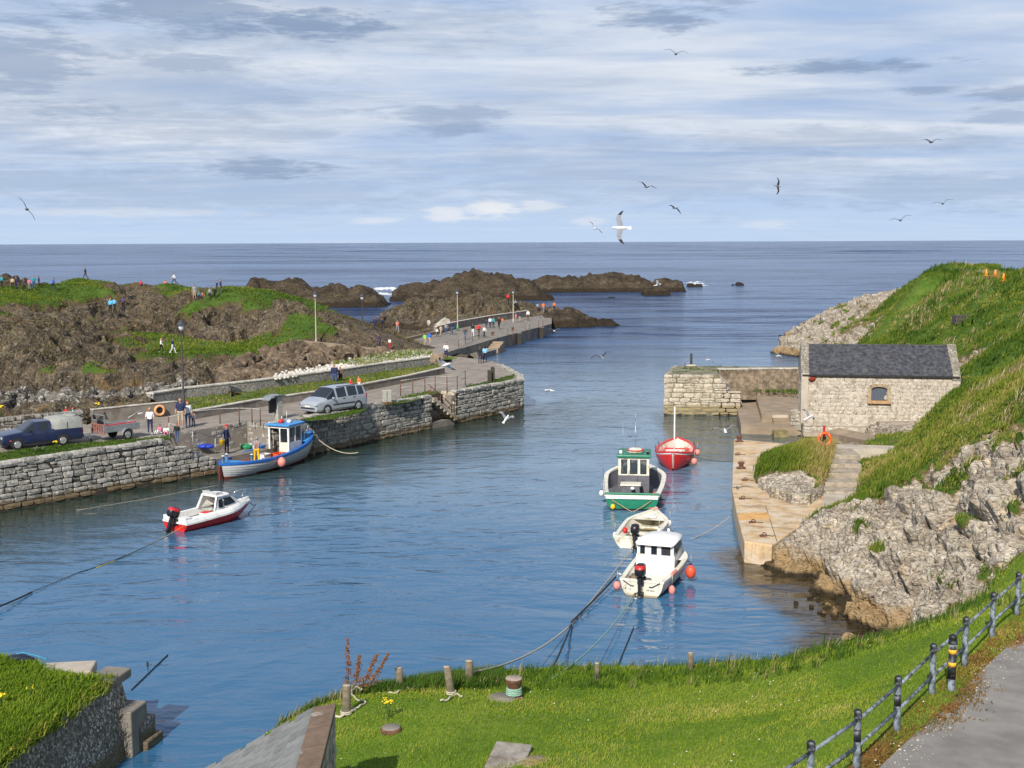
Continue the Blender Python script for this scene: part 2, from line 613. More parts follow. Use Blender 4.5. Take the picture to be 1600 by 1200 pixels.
def terrain_mat(name, rock, grass_cols, soil, tide, lichen=None, rscale=0.6, bumpd=0.25, tide_top=0.6, crack=1.0, bed_rot=(0.3, 0.5, 0.2), bed=(1, 1, 2.2)):
 """rock with fissures + turf where the 'grass' attribute says so + stained band at the tide line"""
 m, t, b = new_mat(name)
 pos = t.new('ShaderNodeNewGeometry').outputs['Position']
 at = t.new('ShaderNodeAttribute', attribute_name='grass').outputs['Fac']
 bedp = t.mapping(pos, bed, bed_rot)
 n1 = t.noise(bedp, rscale, 7, 0.68, 0.4)
 n2 = t.noise(bedp, rscale * 5, 6, 0.7)
 nn = t.math('ADD', t.math('MULTIPLY', n1, 0.55), t.math('MULTIPLY', n2, 0.45))
 c = t.ramp(nn, [(0.36, rock[0]), (0.44, rock[1]), (0.54, rock[2]), (0.64, rock[3])])
 if lichen:
  ln = t.noise(pos, rscale * 9, 5, 0.75, 0.5)
  c = t.mix(t.sstep(ln, 0.56, 0.64, 0, 0.9), c, lichen)
  ln2 = t.noise(t.mapping(pos, loc=(4, 4, 4)), rscale * 0.9, 5, 0.6)
  c = t.mix(t.sstep(ln2, 0.57, 0.72, 0, 0.55), c, (rock[3][0] * 0.95, rock[3][1] * 0.72, rock[3][2] * 0.42))
 sp = t.noise(t.mapping(bedp, loc=(1, 8, 3)), rscale * 7, 5, 0.75)
 c = t.mix(t.sstep(sp, 0.53, 0.63, 0, 0.8), c, tuple(q * .55 for q in rock[0]))
 sp2 = t.noise(t.mapping(bedp, loc=(11, 2, 6)), rscale * 1.4, 6, 0.7)
 c = t.mix(t.sstep(sp2, 0.54, 0.66, 0, 0.65), c, rock[1])
 z = t.sep(pos)[2]
 wz = t.math('ADD', z, t.math('MULTIPLY', t.math('SUBTRACT', t.noise(pos, 0.8, 5), 0.5), 0.9))
 c = t.mix(t.sstep(wz, tide_top - 0.25, tide_top + 0.25, 0.85, 0.0), c, tide)
 c = t.mix(t.sstep(wz, 0.05, 0.3, 0.95, 0.0), c, (0.02, 0.016, 0.01))
 g1 = t.noise(pos, 0.35, 5, 0.6)
 g2 = t.noise(pos, 3.0, 5, 0.7)
 gg = t.math('ADD', t.math('MULTIPLY', g1, 0.6), t.math('MULTIPLY', g2, 0.4))
 gc = t.ramp(gg, [(0.3, grass_cols[0]), (0.5, grass_cols[1]), (0.68, grass_cols[2])])
 edge = t.math('ADD', at, t.math('MULTIPLY', t.math('SUBTRACT', t.noise(pos, 1.6, 6, 0.7), 0.5), 0.9))
 c = t.mix(t.sstep(edge, 0.34, 0.44), c, soil)
 gm = t.sstep(edge, 0.42, 0.56)
 c = t.mix(gm, c, gc)
 t.put(b.inputs['Base Color'], c)
 b.inputs['Roughness'].default_value = 0.9
 b.inputs['Specular IOR Level'].default_value = 0.2
 v = t.new('ShaderNodeTexVoronoi', feature='DISTANCE_TO_EDGE')
 t.put(v.inputs['Vector'], t.vmath('ADD', bedp, t.vmath('MULTIPLY', t.noise(pos, rscale * 2, 4, 0.6, out=1), (.3, .3, .3))))
 v.inputs['Scale'].default_value = rscale * 3
 cr = t.sstep(v.outputs[0], 0.0, 0.12)
 pit = t.sstep(t.voro(pos, rscale * 6.5), 0.05, 0.75)
 fac = t.sep(t.voro(bedp, rscale * 5.5, 'F1', 1))[0]
 h = t.math('ADD', t.math('MULTIPLY', t.noise(pos, rscale * 9, 5, 0.65), 0.45), t.math('ADD', t.math('MULTIPLY', cr, 0.12 * crack), t.math('ADD', t.math('MULTIPLY', pit, -0.25), t.math('MULTIPLY', fac, 0.35))))
 h = t.mixf(gm, h, t.math('MULTIPLY', t.noise(pos, 9.0, 5, 0.75), 0.6))
 bp = t.new('ShaderNodeBump')
 bp.inputs['Distance'].default_value = bumpd
 bp.inputs['Strength'].default_value = 1.0
 t.put(bp.inputs['Height'], h)
 t.put(b.inputs['Normal'], bp.outputs[0])
 return m
def blade_mat(name, stops, rough=0.75):
 m, t, b = new_mat(name)
 at = t.new('ShaderNodeAttribute', attribute_name='tint').outputs['Fac']
 c = t.ramp(at, stops)
 t.put(b.inputs['Base Color'], c)
 b.inputs['Roughness'].default_value = rough
 b.inputs['Specular IOR Level'].default_value = 0.15
 tr = t.new('ShaderNodeBsdfTranslucent')
 t.put(tr.inputs[0], c)
 mx = t.new('ShaderNodeMixShader')
 mx.inputs[0].default_value = 0.35
 t.l.new(b.outputs[0], mx.inputs[1])
 t.l.new(tr.outputs[0], mx.inputs[2])
 t.l.new(mx.outputs[0], t.n['Material Output'].inputs[0])
 return m
def sea_mat():
 m, t, b = new_mat('sea_water')
 pos = t.new('ShaderNodeNewGeometry').outputs['Position']
 x, y, z = t.sep(pos)
 openw = t.sstep(y, 95.0, 190.0)
 far = t.sstep(y, 250.0, 1500.0)
 # harbour ripples: long low crests across the view, finer cats-paws on top
 warp = t.noise(pos, 0.05, 3, 0.5, out=1)
 wp = t.vmath('ADD', pos, t.vmath('MULTIPLY', warp, (7.0, 7.0, 0)))
 r0 = t.noise(t.mapping(wp, (0.75, 1.15, 1), (0, 0, 0.25)), 0.42, 2, 0.45, 0.5)
 r1 = t.noise(t.mapping(wp, (0.6, 1.5, 1), (0, 0, -0.15)), 0.95, 3, 0.5, 0.3)
 r2 = t.noise(t.mapping(wp, (0.7, 1.8, 1), (0, 0, -0.35)), 2.2, 3, 0.55)
 r3 = t.noise(t.mapping(pos, (1, 1.6, 1), (0, 0, 0.5)), 5.0, 3, 0.6)
 gust = t.sstep(t.noise(t.mapping(pos, (0.6, 1.2, 1), (0, 0, 0.4), (2, 5, 0)), 0.07, 3, 0.5), 0.50, 0.62)
 hr = t.math('ADD', t.math('MULTIPLY', r0, 0.15), t.math('ADD', t.math('MULTIPLY', r1, 0.07), t.math('ADD', t.math('MULTIPLY', r2, 0.012), t.math('MULTIPLY', r3, t.mixf(gust, 0.001, 0.016)))))
 # open sea
 o1 = t.noise(t.mapping(pos, (0.45, 1.4, 1), (0, 0, 0.12)), 0.10, 5, 0.62, 0.3)
 o2 = t.noise(t.mapping(pos, (0.6, 1.6, 1), (0, 0, -0.2)), 0.5, 5, 0.65)
 ho = t.math('ADD', t.math('MULTIPLY', o1, 1.7), t.math('MULTIPLY', o2, 0.35))
 h = t.mixf(openw, hr, ho)
 o3 = t.noise(t.mapping(pos, (0.5, 1.3, 1), (0, 0, 0.1)), 0.06, 6, 0.78, 0.2)
 o4 = t.noise(t.mapping(pos, (0.35, 1.0, 1)), 0.009, 6, 0.75, 0.2)
 o3 = t.mixf(t.sstep(y, 180, 900), o3, o4)
 bp = t.new('ShaderNodeBump')
 bp.inputs['Strength'].default_value = 1.0
 bp.inputs['Distance'].default_value = 1.0
 t.put(bp.inputs['Height'], h)
 t.put(b.inputs['Normal'], bp.outputs[0])
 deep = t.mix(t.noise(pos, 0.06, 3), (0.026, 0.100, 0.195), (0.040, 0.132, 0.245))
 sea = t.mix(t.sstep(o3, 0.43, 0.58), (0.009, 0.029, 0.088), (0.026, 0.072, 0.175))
 sky_sheen = t.mix(t.noise(pos, 0.09, 3), (0.095, 0.168, 0.238), (0.125, 0.205, 0.280))  # silvery sky reflection painted into the mid-harbour water colour
 deep = t.mix(t.sstep(t.math('ADD', y, t.math('MULTIPLY', t.noise(pos, 0.05, 3), 24.0)), 62.0, 92.0), deep, sky_sheen)
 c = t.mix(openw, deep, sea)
 sh = t.new('ShaderNodeAttribute', attribute_name='shallow').outputs['Fac']
 weed = t.mix(t.sstep(t.noise(pos, 1.3, 5, 0.7), 0.35, 0.65), (0.020, 0.015, 0.008), (0.065, 0.045, 0.02))
 she = t.math('ADD', sh, t.math('MULTIPLY', t.math('SUBTRACT', t.noise(pos, 0.9, 5, 0.65), 0.5), 0.5))
 c = t.mix(t.sstep(she, 0.35, 0.7), c, weed)
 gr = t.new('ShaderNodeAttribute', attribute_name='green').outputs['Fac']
 c = t.mix(gr, c, (0.018, 0.034, 0.027))  # dark reflection of the harbour walls painted into the water colour
 # scattered whitecaps on the open sea
 wc = t.noise(t.mapping(pos, (0.35, 1.3, 1), (0, 0, 0.1)), 0.16, 6, 0.75, 0.2)
 wcm = t.math('MULTIPLY', t.sstep(wc, 0.66, 0.72), t.sstep(y, 150, 300))
 c = t.mix(t.math('MULTIPLY', wcm, 0.7), c, (0.7, 0.74, 0.78))
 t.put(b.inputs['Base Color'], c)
 t.put(b.inputs['Roughness'], t.mixf(openw, 0.03, 0.14))
 b.inputs['IOR'].default_value = 1.36
 t.put(b.inputs['Specular IOR Level'], t.mixf(openw, 0.5, t.mixf(far, t.mixf(t.sstep(o3, 0.40, 0.60), 0.02, 0.40), t.mixf(t.sstep(o3, 0.40, 0.60), 0.0, 0.13))))
 return m
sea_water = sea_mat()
basalt = terrain_mat('dark_basalt_turf', [(0.020, 0.016, 0.012), (0.056, 0.044, 0.030), (0.108, 0.083, 0.052), (0.20, 0.16, 0.105)],
     [(0.030, 0.055, 0.010), (0.060, 0.115, 0.016), (0.105, 0.160, 0.03)], (0.10, 0.065, 0.035), (0.035, 0.024, 0.013),
     lichen=(0.30, 0.27, 0.21), rscale=0.45, bumpd=0.22, tide_top=0.75, bed=(1.5, 1.5, 0.7))
reef_rock = terrain_mat('dark_reef_rock', [(0.018, 0.014, 0.010), (0.044, 0.034, 0.023), (0.085, 0.064, 0.040), (0.15, 0.115, 0.075)],
      [(0.030, 0.055, 0.010), (0.060, 0.115, 0.016), (0.105, 0.160, 0.03)], (0.10, 0.065, 0.035), (0.028, 0.019, 0.011),
      rscale=0.3, bumpd=0.5, tide_top=1.1)
limestone = terrain_mat('pale_limestone_turf', [(0.085, 0.072, 0.056), (0.25, 0.207, 0.157), (0.43, 0.37, 0.285), (0.64, 0.57, 0.465)],
      [(0.035, 0.070, 0.010), (0.070, 0.135, 0.015), (0.150, 0.190, 0.04)], (0.17, 0.115, 0.055), (0.30, 0.195, 0.085),
      lichen=(0.58, 0.55, 0.49), rscale=0.8, bumpd=0.22, tide_top=0.75, bed=(0.8, 0.8, 2.0), bed_rot=(0.35, 0.45, 0.1))
turf = terrain_mat('lawn_turf', [(0.10, 0.085, 0.068), (0.22, 0.19, 0.155), (0.34, 0.30, 0.25), (0.45, 0.41, 0.35)],
    [(0.060, 0.115, 0.010), (0.110, 0.190, 0.014), (0.190, 0.245, 0.03)], (0.16, 0.11, 0.05), (0.20, 0.14, 0.07), rscale=0.8, bumpd=0.08)
grey_stone = stone_mat('grey_lime_stone', (0.115, 0.105, 0.09), (0.28, 0.262, 0.225), (0.43, 0.405, 0.35), (0.60, 0.57, 0.51), 0.28, (0.16, 0.105, 0.045))
pier_stone = stone_mat('tan_lime_stone', (0.22, 0.17, 0.12), (0.40, 0.335, 0.25), (0.52, 0.45, 0.35), (0.62, 0.57, 0.47), 0.2, (0.26, 0.205, 0.10), tide_z=0.8)
house_stone = stone_mat('pale_house_stone', (0.25, 0.205, 0.155), (0.40, 0.345, 0.275), (0.50, 0.45, 0.37), (0.60, 0.55, 0.48), 0.15)
joint = mat('dark_joint', (0.055, 0.046, 0.036), 0.95, 0.3, 3)
pale_joint = mat('pale_mortar', (0.33, 0.28, 0.215), 0.95, 0.2, 3)
asphalt = mat('worn_asphalt', (0.235, 0.20, 0.165), 0.95, 0.22, 0.9, 0.01, dirt=(0.27, 0.235, 0.19), bscale=14)
road_asphalt = mat('road_asphalt', (0.20, 0.187, 0.168), 0.95, 0.2, 1.1, 0.012, dirt=(0.255, 0.24, 0.215), dirt_amt=0.5, bscale=40)
concrete = mat('grey_concrete', (0.21, 0.185, 0.155), 0.92, 0.2, 1.3, 0.02, dirt=(0.13, 0.11, 0.085), bscale=9)
tan_concrete = mat('tan_concrete', (0.48, 0.335, 0.185), 0.92, 0.3, 1.6, 0.03, dirt=(0.56, 0.46, 0.335), dirt_amt=0.8, bscale=9, streak=(0.40, 0.23, 0.09))
pale_concrete = mat('pale_concrete', (0.42, 0.365, 0.29), 0.92, 0.15, 1.2, 0.015, dirt=(0.34, 0.28, 0.21), bscale=9)
brown_concrete = mat('brown_concrete', (0.275, 0.21, 0.145), 0.92, 0.18, 1.0, 0.02, dirt=(0.22, 0.17, 0.115), bscale=9)
# ------------------------------------------------------------------ terrain functions
def ctrl(rows):
 """rows of (px, py, z, grass) -> world xyz, grass"""
 pts, g = [], []
 for px, py, z, gr in rows:
  v = P(px, py, z)
  pts.append((v.x, v.y, z))
  g.append(gr)
 return pts, g
# right side: foreground lawn, rock cove, grassy headland
R_ROWS = [
 # lawn by the viewer
 (480, 1120, 1.9, 1), (540, 1092, 2.0, 1), (620, 1082, 2.05, 1), (700, 1070, 2.1, 1), (805, 1086, 2.15, 1), (900, 1062, 2.0, 1),
 (1000, 1058, 1.9, 1), (1080, 1050, 1.85, 1), (1200, 1034, 1.75, 1), (1320, 1014, 1.6, 1), (1420, 1000, 1.9, 1), (1500, 962, 2.9, 1), (1545, 930, 3.6, 1),
 (530, 1200, 2.35, 1), (700, 1200, 2.7, 1), (850, 1190, 2.85, 1), (1000, 1200, 3.1, 1), (1200, 1200, 3.85, 1), (1000, 1120, 2.5, 1), (1200, 1110, 3.0, 1),
 (1350, 1070, 3.3, 1), (1100, 1270, 3.8, 1), (600, 1300, 2.8, 1), (800, 1320, 3.2, 1), (300, 1300, 2.3, 1), (420, 1200, 2.0, 1),
 (1200, 1320, 4.4, 1), (1000, 1500, 4.3, 1),
 # road verge
 (1250, 1230, 4.3, .8), (1338, 1207, 4.45, .8), (1401, 1148, 4.5, .8), (1456, 1092, 4.5, .8), (1507, 1045, 4.5, .8), (1550, 1002, 4.5, .8), (1589, 966, 4.5, .8), (1680, 900, 4.5, 1),
 (1450, 1200, 4.3, 1), (1600, 1060, 4.3, 1), (1750, 1000, 4.3, 1), (1700, 1200, 4.3, 1), (1500, 1500, 4.3, 1),
 (1605, 895, 4.5, 1), (1700, 865, 4.6, 1), (1780, 880, 4.35, 1), (1900, 880, 4.3, 1), (2050, 930, 4.3, 1), (1800, 835, 5.0, 1), (2000, 850, 5.0, 1),
 # water side of the lawn
 (480, 1060, -.9, .6), (600, 1040, -1, .6), (700, 1035, -1, .6), (850, 1028, -1, .6), (1000, 1028, -1, .6), (1130, 1015, -1, .5), (1250, 995, -1, .3), (1310, 995, -.5, 0),
 (380, 1150, -.6, .5), (250, 1280, -.5, .5), (900, 980, -1.6, 0), (600, 980, -1.6, 0), (1150, 950, -1.6, 0),
 # water beside the tan quay
 (1132, 700, -1, 0), (1130, 735, -1, 0), (1128, 770, -1, 0), (1135, 815, -1, 0), (1143, 850, -1, 0), (1165, 885, -1, 0),
 # cove rocks
 (1195, 878, .15, 0), (1250, 916, .15, 0), (1300, 950, .15, 0), (1350, 972, .15, 0), (1400, 986, .25, 0), (1180, 900, -1, 0), (1230, 950, -1, 0), (1280, 985, -.9, 0), (1340, 998, -.3, 0),
 (1220, 860, .75, 0), (1300, 880, 1.15, 0), (1400, 930, 1.1, 0), (1480, 965, 1.7, .1), (1440, 985, 1.0, 0), (1250, 820, 1.2, 0),
 (1330, 830, 1.9, 0), (1400, 860, 2.3, 0), (1480, 890, 2.8, 0), (1550, 880, 3.9, 0), (1560, 918, 3.6, .6), (1520, 925, 3.2, .1), (1600, 855, 4.6, .2), (1450, 957, 1.5, 0), (1500, 935, 2.2, 0), (1540, 906, 3.1, 0), (1572, 884, 3.7, 0), (1430, 975, 1.1, 0),
 (1310, 800, 1.9, .4), (1400, 790, 2.9, .1), (1500, 800, 4.0, 0), (1590, 830, 4.7, .1), (1600, 780, 5.2, 0), (1500, 720, 4.6, .1), (1600, 700, 6.1, 0), (1690, 780, 6.2, .2), (1700, 700, 7, .2),
 # grass spur between cove and boathouse
 (1288, 796, 1.35, 1), (1330, 782, 1.85, 1), (1390, 752, 2.7, 1), (1430, 700, 3.9, 1), (1470, 640, 5.2, 1), (1540, 600, 6.5, 1), (1600, 562, 7.8, 1), (1560, 650, 6.3, .9), (1520, 690, 5.2, .5), (1460, 740, 3.9, .5), (1700, 520, 9, 1),
 # behind the spur: landing, path, foot of the boathouse
 (1300, 790, .95, .3), (1250, 770, .85, 0), (1350, 745, 1.25, .8), (1390, 715, 1.45, 1), (1420, 690, 1.7, .8), (1300, 700, 1.35, .3), (1400, 695, 1.5, .4), (1250, 690, .6, .2), (1200, 700, .5, 0),
 (1200, 672, -.6, 0), (1270, 680, .2, 0), (1330, 672, .9, 0), (1390, 668, 1.5, 0), (1440, 650, 2.3, .2),
 (1240, 650, 1.2, 0), (1300, 655, 1.4, 0), (1370, 640, 2.2, .3), (1400, 628, 2.8, 1), (1440, 612, 3.4, 1), (1500, 590, 4.6, 1),
 # slope behind the boathouse up to the road on top
 (1220, 620, 1.0, 0), (1235, 590, 1.3, 0), (1300, 560, 2.3, .2), (1380, 545, 3.4, .6), (1440, 540, 4.3, 1), (1500, 540, 5.3, .8), (1508, 590, 3.5, 0), (1512, 570, 4.3, 0), (1560, 520, 6.6, 1), (1600, 510, 7.5, 1), (1700, 470, 9.6, 1),
 (1500, 480, 7.4, 1), (1440, 490, 6.0, 1), (1400, 515, 4.8, 1), (1600, 465, 9.0, 1), (1540, 450, 9.4, 1), (1480, 440, 9.4, 1),
 (1500, 421, 10.2, 1), (1460, 425, 9.8, 1), (1428, 444, 8.6, 1), (1405, 466, 7.4, 1), (1390, 492, 6.0, 1), (1545, 430, 10.0, 1), (1600, 437, 9.8, .2), (1700, 434, 9.8, .3),
 # promontory
 (1225, 527, .15, 0), (1215, 540, -1, 0), (1250, 512, 1.6, 0), (1290, 486, 3.9, 0), (1330, 482, 4.7, .25), (1368, 490, 4.9, .1), (1260, 540, .6, 0), (1300, 520, 2.6, 0), (1350, 520, 3.6, 0), (1385, 505, 5.0, .3), (1340, 545, 2.4, 0),
]
r_pts, r_g = ctrl(R_ROWS)
# far and outer guards
for (x, y, z, g) in [(29, 159, -2, 0), (32.5, 161, -1, 0), (26, 164, -2, 0), (33.5, 171, -1.2, 0), (24, 157, -2, 0), (30.5, 150, -1.5, 0), (31, 143, -1.2, 0), (29, 132, -1.5, 0), (26, 121, -1.5, 0), (35, 184, -1.5, 0), (26, 190, -3, 0), (45, 200, -2, 0), (70, 180, 6, 1), (20, 150, -2.5, 0), (30, 175, -1.5, 0), (60, 130, 10.5, .4), (65, 100, 10.5, 1), (55, 60, 9.5, 1), (45, 45, 7.0, 1), (42.5, 133, 8.9, 1), (45.2, 133, 9.7, 1), (48, 132, 9.9, 1), (50.5, 132, 9.6, 1), (53.2, 131, 9.2, .8), (58, 129, 9.3, .6), (37, 140, 4.2, .4), (40, 141, 5.0, .7), (43, 142, 6.4, 1), (46, 142, 8.6, 1), (49, 142, 9.6, 1), (53, 142, 9.8, 1), (58, 142, 9.9, .6), (48, 158, 5, 1), (36, 158, 2.0, .3),
     (40, 25, 4.6, 1), (12, 105, -1.5, 0), (10, 90, -2.0, 0), (-14, 40, -2, 0), (-14, 20, 0.5, 1), (-4, 12, 3, 1), (10, 8, 4.5, 1)]:
 r_pts.append((x, y, z))
 r_g.append(g)
R_TPS = TPS(r_pts, 0.25)
R_XY = [(p[0], p[1]) for p in r_pts]
def r_grass(xy):
 return idw(R_XY, r_g, xy, 3.0)
L_ROWS = [
 # boulder beach foot
 (-250, 650, 1.7, 0), (-120, 648, 1.7, 0), (0, 642, 1.7, 0), (120, 634, 1.7, 0), (220, 620, 1.8, 0), (300, 608, 1.9, 0), (370, 592, 2.1, 0), (420, 586, 2.3, 0), (520, 572, 2.5, .2), (620, 560, 2.6, .6), (670, 556, 2.6, .6),
 (-250, 605, 1.6, 0), (0, 606, 1.5, 0), (120, 602, 1.5, 0), (200, 600, 1.7, 0), (270, 592, 1.9, 0), (340, 580, 2.2, 0),
 # brown slopes
 (-250, 540, 4.6, 0), (-120, 560, 3.8, 0), (0, 570, 3.2, 0), (60, 560, 3.7, 0), (150, 562, 3.5, 0), (178, 585, 1.9, 0), (165, 545, 3.2, 0), (200, 575, 2.4, 0), (240, 570, 2.7, .1), (300, 568, 2.7, .1), (350, 562, 2.8, 0), (380, 560, 2.8, .2),
 (0, 525, 5.3, 0), (60, 520, 5.6, 0), (110, 500, 6.2, 0), (140, 505, 5.4, 0), (0, 490, 6.7, 0), (60, 480, 6.8, .1), (100, 482, 6.5, 0),
 (150, 492, 5.2, 0), (180, 489, 5.2, .1), (205, 481, 5.4, .1), (150, 510, 4.7, .3), (165, 470, 6.5, 0), (200, 462, 7.0, 0), (110, 466, 7.4, .3),
 (-250, 470, 8, .6), (-100, 462, 8.1, 1), (0, 458, 7.9, 1), (45, 455, 7.9, 1), (85, 453, 7.9, 1), (70, 468, 7.3, 1), (20, 470, 7.3, .9), (134, 438, 8.5, 1), (110, 448, 8.2, 1), (160, 450, 8.0, 1), (175, 456, 7.6, .6),
 (200, 449, 7.8, .2), (240, 445, 7.9, .3), (273, 444, 7.9, 1), (300, 450, 7.7, 1), (345, 459, 7.5, 1), (310, 468, 7.1, 1), (250, 466, 6.8, .1), (280, 476, 6.3, .3), (230, 478, 6.0, 0),
 (400, 462, 7.2, 1), (450, 468, 6.6, 1), (500, 476, 5.7, .8), (400, 474, 6.6, .8), (350, 482, 6.0, .1), (440, 482, 6.1, .3), (330, 500, 4.8, 0), (390, 495, 5.2, 0), (300, 500, 4.6, .3),
 (470, 482, 6.1, .1), (440, 505, 4.4, 0), (480, 505, 4.2, 0), (500, 500, 4.4, .1), (530, 495, 3.9, 0), (552, 505, 2.6, .2), (470, 522, 3.0, 0), (540, 520, 2.3, .5), (510, 524, 2.3, .6),
 (252, 551, 2.8, .6), (270, 552, 2.8, .6), (300, 545, 2.85, .9), (350, 541, 2.8, 1), (400, 545, 2.7, 1), (430, 540, 2.8, 1), (220, 545, 3.0, .3), (200, 536, 3.4, .5), (230, 525, 3.7, .9), (260, 528, 3.6, .5), (330, 526, 3.4, .3), (390, 520, 3.6, .2), (280, 512, 4.2, .1), (400, 528, 3.2, .5), (440, 522, 3.1, 0), (360, 512, 4.1, 0), (420, 490, 5.5, .5), (300, 488, 5.4, .1), (280, 497, 4.9, 0),
 # back of the headland, falling to the sea
 (470, 540, 2.7, .2), (560, 545, 2.7, 0),
 # foreshore between headland and pier
 (580, 520, 1.6, 0), (560, 530, 1.8, .4), (640, 520, 1.5, 0), (690, 512, 1.2, 0), (650, 502, 1.0, 0), (600, 505, .8, 0), (620, 535, 1.6, 0), (700, 500, 1.2, 0), (760, 494, 1.1, 0), (820, 484, 1.0, 0),
 (590, 484, -.8, 0), (620, 470, -2, 0), (690, 545, 1.3, 0), (680, 565, 1.6, 0),
 # mounds by the pier
 (640, 470, 4.0, 0), (655, 466, 4.4, 0), (678, 482, 2.8, 0), (625, 495, 1.6, 0), (700, 488, 2.6, 0), (735, 457, 5.3, 0), (765, 462, 4.8, 0), (760, 480, 3.0, 0), (800, 470, 3.5, 0), (700, 474, 2.5, 0), (720, 490, 2.4, 0), (830, 474, 2.6, 0),
]
l_pts, l_g = ctrl(L_ROWS)
for (x, y, z, g) in [(-90, 200, 4, 0), (-70, 215, -2, 0), (-90, 230, -3, 0), (-110, 180, 4, .7), (-68, 171, 5.2, .5), (-75, 172, 4.8, .5), (-64.5, 170, 5.8, .6), (-85, 166, 5.6, .6), (-58, 182, 5.0, .5), (-45, 205, -2, 0), (-28, 205, -2, 0), (-60, 195, 5, .2), (-80, 120, 4.5, 0), (-70, 95, 1.7, 0), (-90, 150, 7, .4), (-50, 188, 5.5, .3),
     (-36, 183, 3, .2), (-20, 250, -3, 0), (-6, 255, -3, 0), (5, 250, -2.5, 0), (14, 235, -2, 0), (-18, 195, -.3, 0), (-25, 188, .3, 0), (-15, 232, -1.5, 0), (-33, 168, 5.2, .5), (-28, 167, 4.6, .4), (-38, 170, 5.6, .6), (-24, 173, 3.2, .2), (-45, 173, 6.2, .6), (-55, 178, 6.0, .5), (12, 205, -1.5, 0), (9.5, 192, -1, 0), (14, 190, -2, 0)]:
 l_pts.append((x, y, z))
 l_g.append(g)
L_TPS = TPS(l_pts, 0.25)
L_XY = [(p[0], p[1]) for p in l_pts]
def l_grass(xy):
 return idw(L_XY, l_g, xy, 3.0)
def craggy(X, zf, gf, style, seed):
 """grid points -> displaced vertices + grass attribute"""
 ny, nx = X[0].shape
 xy = np.stack([X[0].ravel(), X[1].ravel()], 1)
 z = zf(xy)
 Z = z.reshape(ny, nx)
 gx, gy = np.gradient(Z, axis=1) / np.gradient(X[0], axis=1), np.gradient(Z, axis=0) / np.gradient(X[1], axis=0)
 nrm = np.stack([-gx.ravel(), -gy.ravel(), np.ones(ny * nx)], 1)
 nrm /= np.linalg.norm(nrm, axis=1)[:, None]
 slope = 1 - nrm[:, 2]
 g = gf(xy)
 p3 = np.concatenate([xy, z[:, None]], 1)
 gn = g + 0.28 * fbm(p3 * 0.35, 4, 0.55, seed + 50) - 0.2 * np.clip(slope - .45, 0, 1)
 if style == 'lime':
  pn = fbm(p3 * .85, 4, .6, seed + 61)
  gn = np.where(z > 1.3, np.maximum(gn, np.clip((pn - .25) * 3.2, 0, .7)), gn)
  gn = gn - .5 * np.clip(fbm(p3 * .3, 3, .5, seed + 71) - .33, 0, 1)
 if style == 'basalt':
  pn = fbm(p3 * .13, 4, .6, seed + 61)
  gn = np.where(z > 2.4, np.maximum(gn, np.clip((pn - .22) * 3.0, 0, .6)), gn)
 rock = 1 - np.clip((gn - .35) / .2, 0, 1)
 if style == 'lime':
  q = p3 @ np.array([[.90, .1, .42], [-.05, .98, -.12], [-.43, .1, .9]]) * np.array([.34, .34, .75])
  q = q + 0.16 * np.stack([vnoise(p3 * .5, 91), vnoise(p3 * .5, 92), vnoise(p3 * .5, 93)], 1)
  F1, F2, H = worley(q, seed)
  G1, G2, K = worley(q * 2.9, seed + 9)
  S1, S2, Q = worley(q * 7.5, seed + 19)
  d = 0.60 * (H - .5) - 0.38 * np.exp(-(F2 - F1) * 11) + 0.50 * (K - .5) - 0.25 * np.exp(-(G2 - G1) * 9) + .20 * (Q - .5) - .10 * np.exp(-(S2 - S1) * 7) + .25 * fbm(p3 * .5, 4, .6, seed, True) - .1
  d *= .85
 elif style == 'basalt':
  q = p3 * np.array([.30, .30, .20]) + 0.5 * np.stack([vnoise(p3 * .25, 81), vnoise(p3 * .25, 82), vnoise(p3 * .25, 83)], 1)
  F1, F2, H = worley(q, seed)
  G1, G2, K = worley(q * 3.1, seed + 9)
  d = 1.2 * (H - .5) - 0.7 * np.exp(-(F2 - F1) * 9) + 0.5 * (K - .5) - 0.3 * np.exp(-(G2 - G1) * 8) + .9 * fbm(p3 * .28, 5, .6, seed, True) - .55
 else:
  q = p3 * np.array([.16, .16, .14]) + 0.5 * np.stack([vnoise(p3 * .15, 71), vnoise(p3 * .15, 72), vnoise(p3 * .15, 73)], 1)
  F1, F2, H = worley(q, seed)
  G1, G2, K = worley(q * 3.1, seed + 9)
  d = 1.5 * (H - .5) - 0.8 * np.exp(-(F2 - F1) * 8) + 0.6 * (K - .5) + 1.2 * fbm(p3 * .18, 5, .6, seed, True) - .5
 soft = 0.16 * fbm(p3 * .5, 4, .5, seed + 30) + (.45 * fbm(p3 * .22, 3, .5, seed + 33) if style == 'lime' else 0) * np.clip((p3[:, 1] - 40) / 8, 0, 1)
 dd = rock * d + (1 - rock) * soft
 return p3, nrm, dd, gn, rock
def rect_grid(x0, x1, y0, y1, step, ystretch=1.0):
 xs = np.arange(x0, x1 + step, step)
 ys = np.arange(y0, y1 + step * ystretch, step * ystretch)
 return np.meshgrid(xs, ys)
def in_poly(xy, poly):
 ins = np.zeros(len(xy), bool)
 n = len(poly)
 for i in range(n):
  (x0, y0), (x1, y1) = poly[i], poly[(i + 1) % n]
  if y0 == y1: continue
  c = ((y0 > xy[:, 1]) != (y1 > xy[:, 1])) & (xy[:, 0] < (x1 - x0) * (xy[:, 1] - y0) / (y1 - y0) + x0)
  ins ^= c
 return ins
